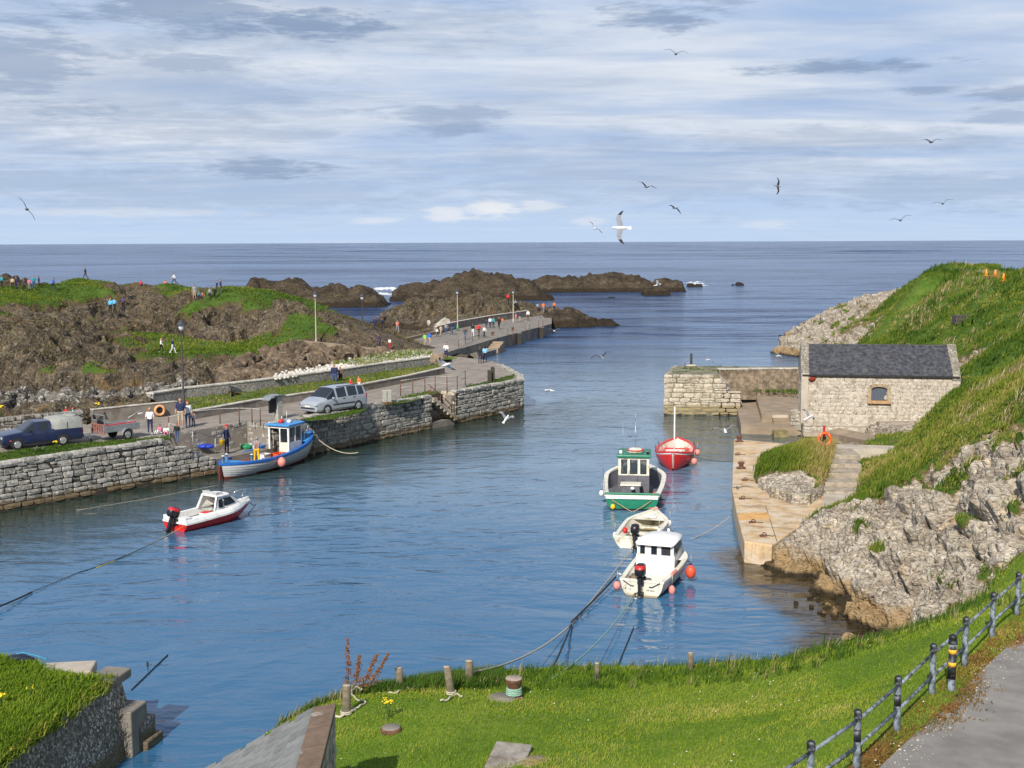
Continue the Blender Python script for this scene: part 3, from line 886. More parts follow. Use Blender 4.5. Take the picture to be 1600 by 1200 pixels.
def terrain(name, grid, zf, gf, style, m, seed, calm=None, zmin=-1.3, cut=None, clamp=(), skirt=None):
 p3, nrm, dd, gn, rock = craggy(grid, zf, gf, style, seed)
 if calm is not None:
  dd = dd * calm(p3)
 v = p3 + nrm * dd[:, None]
 ny, nx = grid[0].shape
 for poly, zc in clamp:
  ins = in_poly(v[:, :2], poly)
  v[ins, 2] = np.minimum(v[ins, 2], zc)
  gn = np.where(ins, np.minimum(gn, .15), gn)
 keep = v[:, 2] > zmin
 if cut is not None and skirt is None: keep &= cut(p3)
 if skirt is not None: v[~cut(p3), 2] = skirt; keep &= cut(p3)
 q = grid_quads(ny, nx, keep)
 me = np_mesh(name, v, q, None, [m], {'grass': (gn, 'FLOAT')}, smooth=True)
 me.polygons.foreach_set('use_smooth', rock[q].mean(1) < .6)
 o = link(name, me)
 tag(o, kind='structure')
 return o, v, nrm, gn, rock
# built ground that has to stay level under quays, paths and the boathouse: (centre xy, radius, softness)
def calm_fn(spots, base=1.0):
 def f(p):
  k = np.full(len(p), base)
  for x, y, r, s in spots:
   d = np.hypot(p[:, 0] - x, p[:, 1] - y)
   k *= np.clip((d - r) / s, 0.12, 1)
  return k
 return f
def vxy(px, py, z):
 v = P(px, py, z)
 return v.x, v.y
c_spots = [(*vxy(1300, 700, 1.4), 2.0, 1.5), (*vxy(1350, 697, 1.5), 2.0, 1.5), (*vxy(1320, 740, 1.1), 1.5, 1.5), (*vxy(1270, 780, .9), 1.5, 1.0),
  (*vxy(1390, 700, 1.5), 1.5, 1.5), (*vxy(1230, 800, .9), 1.2, .8)]
R_CALM = calm_fn(c_spots)
def ppoly(pts, z):
 return [vxy(a, b, z) for a, b in pts]
CL = [(ppoly([(1376, 1200), (1440, 1141), (1520, 1065), (1600, 989), (1760, 865), (2200, 900), (1900, 1600), (1200, 1400)], 4.5), 4.42),
 (ppoly([(1140, 684), (1140, 850), (1205, 855), (1250, 822), (1298, 798), (1305, 740), (1270, 700)], .9), .6),
 (ppoly([(1303, 692), (1425, 696), (1425, 703), (1330, 703), (1342, 727), (1302, 727)], 1.6), 1.45),
 (ppoly([(1285, 733), (1314, 728), (1347, 728), (1352, 765), (1335, 788), (1296, 802), (1280, 792)], 1.0), .85),
 (ppoly([(1150, 630), (1155, 672), (1250, 675), (1310, 684), (1360, 694), (1425, 698), (1425, 688), (1360, 677), (1310, 664), (1262, 655), (1262, 575), (1150, 575)], .9), .3),
 (ppoly([(1246, 668), (1500, 672), (1500, 655), (1246, 640)], 1.45), 1.55)]
head_o, head_v, head_n, head_gn, head_rock = terrain('headland', rect_grid(8.5, 56, 64.0, 192, 0.25, 1.25), R_TPS, r_grass, 'lime', limestone, 3, R_CALM, clamp=CL)
spur_o, spur_v, spur_n, spur_gn, spur_rock = terrain('headland', rect_grid(8.5, 40, 36.0, 64.3, 0.13, 1.1), R_TPS, r_grass, 'lime', limestone, 3, R_CALM, clamp=CL)
lawn_o, lawn_v, lawn_n, lawn_gn, lawn_rock = terrain('lawn', rect_grid(-11, 26, 10, 36.4, 0.14), R_TPS, r_grass, 'lime', turf, 3,
             lambda p: np.clip((p[:, 1] - 33) / 3, .25, 1), clamp=CL)
def cut_line(x):
 pts = [P(-300, 715, 2.4), P(-120, 690, 2.4), P(0, 675, 2.4), P(150, 661, 2.4), P(275, 647, 2.4), P(292, 624, 2.8), P(400, 612, 2.8), P(510, 596, 2.8), P(685, 571, 2.8),
  P(700, 560, 1.5), P(735, 541, 1.5), P(800, 522, 1.5), P(862, 506, 1.5)]
 px = [p.x for p in pts]
 py = [p.y for p in pts]
 o = np.argsort(px)
 return np.interp(x, np.array(px)[o], np.array(py)[o])
left_o, left_v, left_n, left_gn, left_rock = terrain('rocky_headland', rect_grid(-96, 22, 78, 262, 0.42, 1.1), L_TPS, l_grass, 'basalt', basalt, 5,
             calm_fn([(*vxy(640, 535, 2.2), 6, 5), (*vxy(700, 520, 2.2), 7, 6), (*vxy(760, 505, 2.2), 8, 6), (*vxy(820, 495, 2.2), 8, 6)]), zmin=-1.6, cut=lambda p: p[:, 1] > cut_line(p[:, 0]))
def reef(name, ridge, half, seed, step=0.7, water=0.0):
 """low skerry from a ridge line given as (px, top py, ground distance)"""
 pts = [PD(px, py, d) for px, py, d in ridge]
 xs = np.array([p.x for p in pts])
 ys = np.array([p.y for p in pts])
 zs = np.array([p.z for p in pts])
 gx, gs = np.meshgrid(np.arange(xs[0] - 3, xs[-1] + 3, step), np.linspace(-1.25, 1.25, int(2.5 * half / step)))
 ry = np.interp(gx, xs, ys)
 rz = np.interp(gx, xs, zs, left=-1.5, right=-1.5)
 X, Y = gx, ry + gs * half
 prof = 1 - np.abs(gs) ** 2.2 * 1.15
 Z = np.where(rz > 0, rz * prof, rz) - 0.25
 p3 = np.stack([X.ravel(), Y.ravel(), Z.ravel()], 1)
 q = p3 * .15 + 0.5 * np.stack([vnoise(p3 * .15, 71 + seed), vnoise(p3 * .15, 72), vnoise(p3 * .15, 73)], 1)
 F1, F2, H = worley(q, seed)
 G1, G2, K = worley(q * 3.3, seed + 9)
 d = 1.3 * (H - .5) - .8 * np.exp(-(F2 - F1) * 8) + .7 * (K - .5) - .4 * np.exp(-(G2 - G1) * 8) + 1.5 * fbm(p3 * .16, 5, .62, seed, True) - .55
 fade = np.clip(Z.ravel() / 2.5 + .45, .15, 1)
 v = p3.copy()
 v[:, 2] += d * fade
 v[:, 0] += .5 * fbm(p3 * .4, 3, .5, seed + 4)
 v[:, 1] += .8 * fbm(p3 * .3, 3, .5, seed + 5)
 ny, nx = gx.shape
 me = np_mesh(name, v, grid_quads(ny, nx, v[:, 2] > -1.0), None, [reef_rock], {'grass': (np.zeros(len(v)), 'FLOAT')}, smooth=False)
 o = link(name, me)
 return tag(o, kind='structure')
reef('rock_reef', [(-70, 436, 200), (-20, 431, 200), (20, 429.5, 200), (50, 431, 200), (68, 440, 200), (80, 452, 200)], 6, 12, 0.5)
reef('rock_reef', [(345, 458, 268), (370, 444, 270), (400, 434, 272), (440, 429, 275), (475, 436, 276), (500, 444, 276), (530, 441, 276), (565, 446, 276), (590, 456, 276), (612, 472, 278)], 9, 21)
reef('rock_reef', [(612, 458, 305), (625, 446, 305), (650, 441, 306), (690, 438, 306), (715, 424, 306), (740, 419, 308), (770, 426, 308), (800, 432, 308), (830, 440, 308), (868, 462, 305)], 11, 33)
reef('rock_reef', [(815, 446, 350), (830, 433, 350), (860, 426, 350), (900, 427, 352), (960, 426, 352), (1000, 430, 352), (1020, 437, 352), (1045, 438, 352), (1068, 446, 350)], 10, 44)
reef('rock_reef', [(834, 500, 205), (845, 490, 205), (865, 482, 206), (885, 479, 207), (905, 482, 208), (925, 490, 209), (945, 494, 210), (960, 500, 210), (975, 507, 210)], 6, 55, 0.5)
reef('rock_reef', [(932, 463, 312), (950, 459, 312), (968, 463, 312)], 3.5, 66, 0.5)
reef('rock_reef', [(1075, 444, 385), (1090, 440, 385), (1100, 443, 385)], 4, 77, 0.6)
reef('rock_reef', [(1005, 451, 325), (1030, 446, 325), (1046, 452, 325)], 4, 88, 0.6)
reef('rock_reef', [(1140, 442, 395), (1152, 439.5, 395), (1162, 442, 395)], 3, 99, 0.6)
# ------------------------------------------------------------------ sea
def make_sea():
 xs = np.concatenate([[-60000, -8000, -1500, -400, -120], np.arange(-60, 60, 0.8), [120, 400, 1500, 8000, 60000]])
 ys = np.concatenate([[-300, 0], np.arange(15, 130, 0.8), [160, 220, 320, 500, 900, 2000, 6000, 20000, 60000]])
 X, Y = np.meshgrid(xs, ys)
 xy = np.stack([X.ravel(), Y.ravel()], 1)
 zb = R_TPS(xy)
 shl = [np.array(vxy(*q, 0)) for q in ((1192, 872), (1215, 892), (1255, 922), (1300, 952), (1350, 976), (1400, 992), (1335, 1012))]
 sd = np.full(len(xy), 99.0)
 for a, b in zip(shl[:-1], shl[1:]):
  t_ = np.clip(((xy - a) @ (b - a)) / ((b - a) @ (b - a)), 0, 1)
  sd = np.minimum(sd, np.linalg.norm(xy - (a + t_[:, None] * (b - a)), axis=1))
 shallow = np.clip(1.25 - sd / 3.0, 0, 1)
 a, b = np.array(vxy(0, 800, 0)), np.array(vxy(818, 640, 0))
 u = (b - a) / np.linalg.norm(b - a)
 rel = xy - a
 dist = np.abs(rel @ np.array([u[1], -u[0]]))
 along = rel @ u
 green = np.clip(1.2 - dist / 11.0, 0, 1) * np.clip(3.3 - along / 19.0, .0, 1)  # strength of the painted wall reflection, fading away from the quay
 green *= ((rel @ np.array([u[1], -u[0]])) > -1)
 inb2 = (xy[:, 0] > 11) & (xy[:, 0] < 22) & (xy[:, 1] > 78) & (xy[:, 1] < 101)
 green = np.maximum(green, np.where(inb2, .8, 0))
 ny, nx = X.shape
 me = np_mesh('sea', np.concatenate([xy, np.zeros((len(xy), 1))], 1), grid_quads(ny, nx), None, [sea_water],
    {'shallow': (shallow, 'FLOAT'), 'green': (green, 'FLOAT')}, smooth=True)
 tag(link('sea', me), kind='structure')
make_sea()
# ------------------------------------------------------------------ grassy rock knoll on the right quay
kn_pts, kn_g = ctrl([(1186, 752, 1.2, 0), (1203, 765, 1.35, 0), (1235, 777, 1.3, 0), (1262, 780, 1.3, 0), (1283, 768, 1.15, 0), (1174, 735, .95, 0), (1176, 700, .7, .3), (1200, 690, .5, .5), (1240, 690, .6, .4), (1310, 700, 1.3, .7), (1305, 740, 1.0, .3),
 (1185, 728, 1.5, 1), (1200, 716, 1.9, 1), (1225, 708, 2.15, 1), (1255, 706, 2.1, 1), (1285, 706, 1.9, 1), (1300, 712, 1.7, 1), (1210, 735, 1.6, .5), (1240, 728, 1.8, 1), (1270, 730, 1.7, .8), (1295, 728, 1.5, 1), (1215, 750, 1.6, 0), (1250, 750, 1.75, 0), (1280, 746, 1.55, .1)])
for q in [(1155, 765), (1160, 700), (1190, 800), (1240, 812), (1290, 802), (1325, 770), (1325, 690), (1250, 680), (1190, 682)]:
 v = P(*q, .9)
 kn_pts.append((v.x, v.y, .5))
 kn_g.append(0)
KN = TPS(kn_pts, .05)
k0, k1 = P(1165, 835, .9), P(1330, 685, .9)
kn_o, kn_v, kn_n, kn_gn, kn_rock = terrain('grassy_knoll', rect_grid(k0.x, k1.x + 1, k0.y, k1.y + 1, .13), KN, lambda q: idw([(p[0], p[1]) for p in kn_pts], kn_g, q), 'lime', limestone, 8,
          lambda p: np.clip((p[:, 2] - .9) / .9, 0, .4), zmin=.5,
          cut=lambda p: in_poly(p[:, :2], np.array(ppoly([(1177, 745), (1186, 762), (1203, 775), (1235, 786), (1265, 788), (1286, 775), (1296, 745), (1304, 705), (1285, 697), (1215, 700), (1192, 712)], .95))), skirt=.6)
# ------------------------------------------------------------------ masonry
def make_unit_stones(n, seed, rough=0.05, round_=0.055):
 out = []
 for k in range(n):
  rs = random.Random(seed + k)
  bm = bmesh.new()
  bmesh.ops.create_cube(bm, size=1.0)
  bmesh.ops.subdivide_edges(bm, edges=bm.edges[:], cuts=1, use_grid_fill=True)
  for v in bm.verts:
   c = v.co
   e = sum(1 for q in c if abs(q) > .45)
   f = 1 - (round_ * (e - 1) if e > 1 else 0)
   v.co = Vector((c.x * f, c.y * f, c.z * f)) + Vector((rs.uniform(-1, 1), rs.uniform(-1, 1), rs.uniform(-1, 1))) * rough
  me = bpy.data.meshes.new('stone')
  bm.to_mesh(me)
  bm.free()
  out.append(me)
 return out
UNIT = {}
def unit_stones(m, n=9):
 if m.name not in UNIT:
  L = make_unit_stones(n, 40)
  for me in L: me.materials.append(m)
  UNIT[m.name] = L
 return UNIT[m.name]
def stone_wall(root, pts, z0, z1, m, core_m, ch=(.24, .42), ln=(.4, 1.0), depth=.4, seed=1, cap=None, budget=300, gap=.03, split=.25, core=True, thick=None):
 """coursed rubble on the right-hand side of the xy polyline; every stone a child of root"""
 rs = random.Random(seed)
 meshes = unit_stones(m)
 rest = []
 n = 0
 R = Matrix.Translation(root.location) @ Matrix.Rotation(root.rotation_euler.z, 4, 'Z')
 Ri = R.inverted()
 u0 = 0
 zt = z1 if callable(z1) else (lambda u: z1)
 for a, b in zip(pts[:-1], pts[1:]):
  a, b = Vector(a), Vector(b)
  d = b - a
  L = d.length
  d /= L
  nr = Vector((d.y, -d.x))
  ang = math.atan2(d.y, d.x)
  z = z0
  first = True
  ztop = max(zt(u0 + L * k / 10) for k in range(11))
  while z < ztop - .06:
   h = rs.uniform(*ch)
   if ztop - z - h < ch[0] * .7: h = ztop - z
   u = -rs.uniform(0, .3) if not first else 0
   first = False
   while u < L - .04:
    l = rs.uniform(*ln)
    if L - u - l < ln[0] * .6: l = L - u
    ua, ub = max(u, 0), min(u + l, L)
    top = min(zt(u0 + (ua + ub) / 2), z + h)
    u += l
    if top - z < .09 or ub - ua < .08: continue
    pieces = [(z, top)]
    if top - z > .3 and rs.random() < split:
     k = z + (top - z) * rs.uniform(.4, .6)
     pieces = [(z, k), (k, top)]
    for za, zb in pieces:
     off = rs.uniform(-.045, .035)
     c = a + d * ((ua + ub) / 2) + nr * (off - depth / 2)
     M = Matrix.Translation((c.x, c.y, (za + zb) / 2)) @ Matrix.Rotation(ang, 4, 'Z') @ Euler((rs.uniform(-.03, .03), rs.uniform(-.025, .025), rs.uniform(-.03, .03))).to_matrix().to_4x4() \
      @ Matrix.Diagonal((ub - ua - gap, depth, zb - za - gap, 1))
     me = rs.choice(meshes)
     if n < budget:
      o = bpy.data.objects.new('stone', me)
      COL.objects.link(o)
      o.parent = root
      o.matrix_local = Ri @ M
      n += 1
     else:
      rest.append((me, Ri @ M))
   z += h
  if core:
   hh = min(zt(u0 + L * k / 8) for k in range(9))
   t = thick or depth
   mb = MB()
   q0, q1 = a - nr * .05, b - nr * .05
   i0, i1 = a - nr * t, b - nr * t
   poly = [q0, q1, i1, i0]
   mb.prism([(p.x, p.y) for p in poly], z0 - .3, hh - .05)
   mb.v = [tuple(Ri @ Vector(v)) for v in mb.v]
   mb.build('core', core_m, root)
  u0 += L
 if rest:
  V, F = [], []
  for me, M in rest:
   b = len(V)
   V += [tuple(M @ v.co) for v in me.vertices]
   F += [[i + b for i in p.vertices] for p in me.polygons]
  me = bpy.data.meshes.new('stonework')
  me.from_pydata(V, [], F)
  me.materials.append(m)
  tag(link('stonework', me, root), kind='stuff')
 return n
def wall_slab(name, line, h, th, m, label, cat='wall', cap=None, cap_h=.06, cap_over=.04, group=None, extra=None):
 """plain wall along points (x, y, z base); cap = material of a coping part"""
 pts = [Vector(p) for p in line]
 n = len(pts)
 o = thing(name, pts[0], label, cat, group)
 def strip(nm, z0, z1, t0, t1, mm):
  mb = MB()
  vs = []
  for i, p in enumerate(pts):
   d = (pts[min(i + 1, n - 1)] - pts[max(i - 1, 0)])
   d.z = 0
   d.normalize()
   nr = Vector((d.y, -d.x, 0))
   for off, zz in ((t0, z0), (t0, z1), (t1, z1), (t1, z0)):
    vs.append(p - pts[0] + nr * off + Vector((0, 0, zz)))
  fs = []
  for i in range(n - 1):
   for k in range(4):
    k2 = (k + 1) % 4
    fs.append((i * 4 + k, i * 4 + k2, i * 4 + 4 + k2, i * 4 + 4 + k))
  fs.append((0, 1, 2, 3))
  e = (n - 1) * 4
  fs.append((e + 3, e + 2, e + 1, e))
  mb.add(vs, fs)
  return mb.build(nm, mm, o)
 strip('wall_body', -.5, h, 0, -th, m)
 if cap: strip('coping', h + .003, h + cap_h, cap_over, -th - cap_over, cap)
 return o
def xy(px, py, z=0.0):
 v = P(px, py, z)
 return Vector((v.x, v.y))
def flat(px_list, z):
 return [tuple(xy(a, b, z)) for a, b in px_list]
def sheet(name, pts3, m, kind='structure', th=0.0):
 """flat sheet through 3D points"""
 mb = MB()
 pts3 = [Vector(p) for p in pts3]
 n = len(pts3)
 if th:
  vs = pts3 + [p - Vector((0, 0, th)) for p in pts3]
  fs = [tuple(range(n)), tuple(range(2 * n - 1, n - 1, -1))] + [(i, n + i, n + (i + 1) % n, (i + 1) % n) for i in range(n)]
  mb.add(vs, fs)
 else:
  mb.add(pts3, [tuple(range(n))])
 o = mb.build(name, m)
 return tag(o, kind=kind) if kind else o
ZQ = 2.4
# harbour line of the left quay
HA, HB, HC, HD, HE = xy(-160, 832), xy(0, 800), xy(337, 742), xy(490, 710), xy(818, 640)
uq = (HD - HC).normalized()
nq = Vector((-uq.y, uq.x))               # inland
s0 = HC - (HC - HB).normalized() * 3.4    # top of the steps, on the line
s1 = HC                                    # foot of the steps
s2 = xy(428, 723)                          # end of the landing
s2 = HC + uq * ((s2 - HC).dot(uq))
REC = 2.2
n0 = Vector((-(HC - HB).normalized().y, (HC - HB).normalized().x))
r0, r1, r2 = s0 + n0 * REC, s1 + (nq + n0).normalized() * REC, s2 + nq * REC
# second notch with steps near the quay head
t1 = xy(681, 671)
t1 = HD + (HE - HD).normalized() * ((t1 - HD).dot((HE - HD).normalized()))
ue = (HE - HD).normalized()
ne = Vector((-ue.y, ue.x))
t2 = t1 + ue * 3.0
q1, q2 = t1 + ne * 1.3, t2 + ne * 1.3
head_far = [xy(818, 588, ZQ), xy(786, 571, ZQ), xy(768, 563.5, ZQ), xy(742, 560.5, ZQ), xy(692, 555, ZQ)]
deck_poly = [HA - n0 * -.05, HB + n0 * .05, s0 + n0 * .05, r0, r1, r2, s2 + nq * .05, HD + nq * .05, t1 + ne * .05, q1, q2, t2 + ne * .05, HE + ne * .05] + head_far + \
   [xy(680, 568, ZQ), xy(510, 592, ZQ), xy(400, 608, ZQ), xy(292, 622, ZQ), xy(275, 640, ZQ), xy(150, 655, ZQ), xy(0, 668, ZQ), xy(-160, 690, ZQ)]
mb = MB().prism([(p.x, p.y) for p in deck_poly], -1.2, ZQ)
tag(mb.build('quay_deck', asphalt), kind='structure')
# landing by the steps
mb = MB().prism([tuple(s1 + nq * .05), tuple(s2 + nq * .05), tuple(r2 + nq * -.02), tuple(r1)], -1.2, .9)
tag(mb.build('quay_landing', concrete), kind='structure')
mb = MB().prism([tuple(t1 + ne * .05), tuple(t2 + ne * .05), tuple(q2), tuple(q1)], -1.2, .45)
tag(mb.build('quay_landing', concrete), kind='structure')
def wroot(name, p, label, cat='wall'):
 return thing(name, (p.x, p.y, 0), label, cat)
zl = random.Random(5)
w = wroot('quay_wall', HB, 'long coursed grey stone quay wall below the parked blue pickup')
Ls = (HB - HA).length
Lt = (s0 - HB).length
stair_top = lambda u: ZQ + .02 if u < Ls + Lt else max(.95, ZQ - (u - Ls - Lt) / 3.4 * (ZQ - .95))
stone_wall(w, [HA, HB, HC], -.15, stair_top, grey_stone, joint, seed=3, core=False, ln=(.38, 1.0), ch=(.2, .38))
mb = MB().prism([tuple(HA + n0 * .05 - (HB)), tuple(HB + n0 * .05 - HB), tuple(s0 + n0 * .05 - HB), tuple(s0 + n0 * .45 - HB), tuple(HA + n0 * .45 - HB)], -.6, ZQ - .05)
for k in range(7):
 a, b = s0.lerp(s1, k / 7), s0.lerp(s1, (k + 1) / 7)
 mb.prism([tuple(a + n0 * .05 - HB), tuple(b + n0 * .05 - HB), tuple(b + n0 * .4 - HB), tuple(a + n0 * .4 - HB)], -.6, ZQ - (k + 1) * .205 - .06)
mb.build('core', joint, w)
w = wroot('quay_wall', r1, 'set-back stone wall behind the man on the landing')
stone_wall(w, [r0, r1, r2, s2], .8, lambda u: ZQ + .02, grey_stone, joint, ch=(.22, .36), ln=(.3, .75), seed=8, depth=.3)
w = wroot('quay_wall', HD, 'curving grey stone quay wall behind the blue and white boat below the silver car')
stone_wall(w, [s2, HD, t1], -.15, lambda u: ZQ + .02, grey_stone, joint, seed=12, ln=(.5, 1.15), ch=(.28, .45))
w = wroot('quay_wall', HE, 'outermost stone wall of the left quay head at the harbour mouth')
stone_wall(w, [t2, HE, head_far[0], head_far[1]], -.15, lambda u: ZQ + .02, grey_stone, joint, seed=15, ln=(.45, 1.0), ch=(.28, .42))
w = wroot('quay_wall', q1, 'sunlit stone notch with a stair rail near the quay head')
stone_wall(w, [t1, q1, q2, t2], .3, lambda u: ZQ + .02, pier_stone, joint, seed=16, ln=(.4, .8), ch=(.28, .42), depth=.25)
# steps down to the landing
st = thing('stone_steps', (s0.x, s0.y, 0), 'worn stone steps leading down to the landing beside the man with the bucket', 'steps')
du = (s1 - s0) / 7
for k in range(7):
 a = s0 + du * k
 c = a + du / 2 + n0 * (.4 + (REC - .4) / 2) - s0
 zt_ = ZQ - (k + 1) * .2
 MB().box((c.x, c.y, zt_ - .25), (du.length + .05, REC - .42, .5), math.atan2(du.y, du.x)).build('step', concrete, st, .02)
# coping stones on the quay edge
def coping(root, a, b, z, seed, m=grey_stone, ln=(.7, 1.4), w_=.6, nrm=None):
 rs = random.Random(seed)
 d = b - a
 L = d.length
 d.normalize()
 nr = Vector((d.y, -d.x))
 u = 0
 while u < L - .1:
  l = min(rs.uniform(*ln), L - u)
  c = a + d * (u + l / 2) - nr * (w_ / 2 - .06)
  o = link('coping_stone', rs.choice(unit_stones(m)), root, (c.x - root.location.x, c.y - root.location.y, z + rs.uniform(-.02, .03)),
    (rs.uniform(-.03, .03), rs.uniform(-.02, .02), math.atan2(d.y, d.x) + rs.uniform(-.04, .04)), (l - .03, w_, rs.uniform(.2, .3)))
  u += l
cp = thing('quay_coping', (HB.x, HB.y, 0), 'row of big weathered coping stones along the top of the left quay', 'coping')
coping(cp, HA, HB, ZQ, 1)
coping(cp, HB, s0, ZQ, 2)
coping(cp, s2, HD, ZQ, 3)
coping(cp, HD, t1, ZQ, 4)
coping(cp, t2, HE, ZQ, 5)
coping(cp, HE, head_far[0], ZQ, 6)
coping(cp, head_far[0], head_far[1], ZQ, 7)
# ------------------------------------------------------------------ walls behind the quay road
def line(pts, z):
 return [tuple(P(a, b, z)) for a, b in pts]
rubble = stone_mat('rubble_wall_stone', (0.09, 0.08, 0.07), (0.20, 0.185, 0.16), (0.32, 0.30, 0.26), (0.52, 0.50, 0.45), 0.25, scale=6)
capw = mat('pale_capping', (0.50, 0.46, 0.39), 0.95, 0.25, 2.5, 0.03, dirt=(0.28, 0.25, 0.2), bscale=8)
wa = [xy(-160, 698, ZQ), xy(0, 675, ZQ), xy(132, 662, ZQ)]
w = wroot('rubble_wall', wa[1], 'dry stone rubble wall behind the blue pickup')
w.location.z = ZQ
stone_wall(w, wa, ZQ - .05, lambda u: ZQ + .85, rubble, joint, ch=(.22, .4), ln=(.3, .8), depth=.5, seed=31, split=.4)
wall_slab('concrete_wall', line([(146, 662), (210, 655), (277, 648)], ZQ), .85, .35, concrete, 'grey concrete wall carrying the pale orange life ring', cap=capw, cap_h=.05)
wall_slab('low_wall', line([(300, 656), (400, 637), (480, 625.5), (565, 612), (640, 597), (695, 584)], ZQ), .5, .35, concrete, 'long low concrete wall beside the quay road behind the silver car', cap=capw)
wall_slab('rubble_wall', line([(240, 634), (292, 625), (400, 612.5), (510, 597), (600, 583), (672, 573)], 2.75), .78, .6, rubble, 'higher dark rubble wall with pale capping below the boulders', cap=capw, cap_h=.08)
# grassy bank between the two walls
gb_near = [(305, 655), (400, 637), (480, 625.5), (565, 612), (640, 597), (693, 584)]
gb_far = [(285, 626), (400, 612), (510, 596), (600, 582.5), (650, 576), (683, 571)]
mb = MB()
nv = [P(a, b, ZQ) + Vector((-.1, .3, .42)) for a, b in gb_near]
fv = [P(a, b, 2.75) + Vector((0, 0, .12)) for a, b in gb_far]
mb.add(nv + fv, [(i, i + 1, 6 + i + 1, 6 + i) for i in range(5)])
verge_turf = mat('verge_turf', (0.075, 0.105, 0.022), 0.95, 0.45, 2.2, 0.05, dirt=(0.13, 0.10, 0.05))
tag(mb.build('grass_bank', verge_turf), kind='structure')
shingle = mat('white_shingle', (0.42, 0.38, 0.32), 0.95, 0.5, 3.5, 0.12, bscale=5)
sheet('shingle_bank', [P(440, 591, 3.5), P(510, 581, 3.52), P(600, 567, 3.52), P(670, 558, 3.52), P(672, 553, 3.4), P(600, 556, 3.4), P(510, 570, 3.3)], shingle, th=.8)
wall_slab('promenade_wall', line([(446, 540), (520, 548), (600, 558), (692, 566)], 2.4), .75, .3, brown_concrete, 'tan concrete promenade wall above the brown boulders', cap=None)
# ------------------------------------------------------------------ outer pier
ZP = 1.5
pn = [xy(716, 546, ZP), xy(733, 541, ZP), xy(770, 530, ZP), xy(800, 522, ZP), xy(862, 506, ZP)]
pf = [xy(862, 492, ZP), xy(827, 494.5, ZP), xy(770, 503, ZP), xy(712, 514, ZP), xy(683, 521, ZP), xy(640, 531, ZP), xy(600, 536, ZP), xy(600, 541, ZP), xy(660, 548, ZP)]
mb = MB().prism([(p.x, p.y) for p in pn + pf], -1.2, ZP)
tag(mb.build('pier_deck', concrete), kind='structure')
sheet('pier_ramp', [P(694, 585, ZQ + .004), P(740, 566, ZQ + .004), P(690, 553, ZQ - .1), P(722, 543, ZP + .01), P(690, 536, ZP + .01), P(655, 543, ZP + .2), P(676, 566, ZQ + .004)], asphalt, th=.5)
wall_slab('pier_parapet', line([(683, 522), (712, 514), (740, 508.5), (770, 503), (827, 494.5)], ZP), .95, .45, concrete, 'low grey parapet wall along the seaward side of the outer pier', cap=capw)
wall_slab('low_kerb_wall', line([(630, 534), (660, 527), (681, 522)], ZP), .35, .4, brown_concrete, 'short low kerb wall at the landward start of the outer pier')
# steps cut in the pier edge
ps = thing('pier_steps', (*xy(775, 529, ZP), 0), 'tan concrete steps cut into the edge of the outer pier', 'steps')
pa, pb = xy(733, 541, ZP), xy(772, 530, ZP)
pd = (pb - pa).normalized()
pnn = Vector((pd.y, -pd.x))
MB().box((*(pa.lerp(pb, .32) + pnn * .7 - xy(775, 529, ZP)), .0), ((pb - pa).length * .62, 1.4, 1.2), math.atan2(pd.y, pd.x)).build('landing', concrete, ps)
for k in range(4):
 c = pb - pd * (.5 + .8 * k) + pnn * .7 - xy(775, 529, ZP)
 MB().box((c.x, c.y, .55 - .2 * k), (.8, 1.4, 1.4 - .0 * k), math.atan2(pd.y, pd.x)).build('step', brown_concrete, ps)
for k, (a, b) in enumerate([(808, 520), (843, 511)]):
 q = xy(a, b, ZP)
 bt = thing('pier_buttress', (q.x, q.y, 0), ['dark upright fender timber on the outer pier, the one nearer the steps', 'dark upright fender timber on the outer pier, nearest its rocky end'][k], 'fender post')
 MB().box((.25, -.3, .35), (.5, .5, 2.2), .4).build('timber', mat('wet_timber', (0.05, 0.042, 0.03), .8) if k == 0 else MATS['wet_timber'], bt, .04)
 MB().box((.25, -.3, 1.5), (.56, .56, .1), .4).build('cap', concrete, bt)
# ------------------------------------------------------------------ right pier, platforms, ramp
ZR = 3.2
ra, rb = xy(1037, 648.5), xy(1157, 650)
rc = ra + Vector((1.6, 7.2))
w = wroot('pier_wall', ra, 'square-ended tan stone pier wall on the right of the harbour mouth')
stp = lambda u: ZR if u < 7 + 4.6 else max(1.0, ZR - (u - 11.6) / 1.6 * 1.9)
Lr = (rb - ra).length
stone_wall(w, [rc, ra, rb], -.15, lambda u: ZR if u < (rc - ra).length + Lr * .72 else max(1.1, ZR - (u - (rc - ra).length - Lr * .72) / (Lr * .28) * 1.9), pier_stone, joint, ch=(.28, .46), ln=(.5, 1.2), seed=51, core=False)
rd = xy(1262, 573, ZR)
re_ = ra + (rb - ra) * .72
bw1_ = P(1262, 612, 1.3)
mb = MB().prism([tuple(ra + Vector((.06, .06))), tuple(re_ + Vector((0, .06))), tuple(re_ + Vector((.4, 4.0))), (bw1_.x + .6, re_.y + 4.0), tuple(rd), tuple(rc + Vector((.05, -.05)))], -1.2, ZR - .02)
tag(mb.build('pier_top', mat('pier_top_soil', (0.20, 0.18, 0.12), .95, .35, 1.2, .05, dirt=(0.08, 0.11, 0.03))), kind='structure')
sw = thing('stone_steps', (re_.x, re_.y, 0), 'rough dark stone steps down the right end of the tan stone pier', 'steps')
for k in range(8):
 c = re_ + (rb - re_) * ((k + .5) / 8)
 zt_ = ZR - .2 - k * .26
 o = link('step', random.choice(unit_stones(grey_stone)), sw, (c.x - re_.x, c.y - re_.y + 1.5, zt_ - .2), (0, 0, .05 * math.sin(k * 3)), (.42, 2.4, .5))
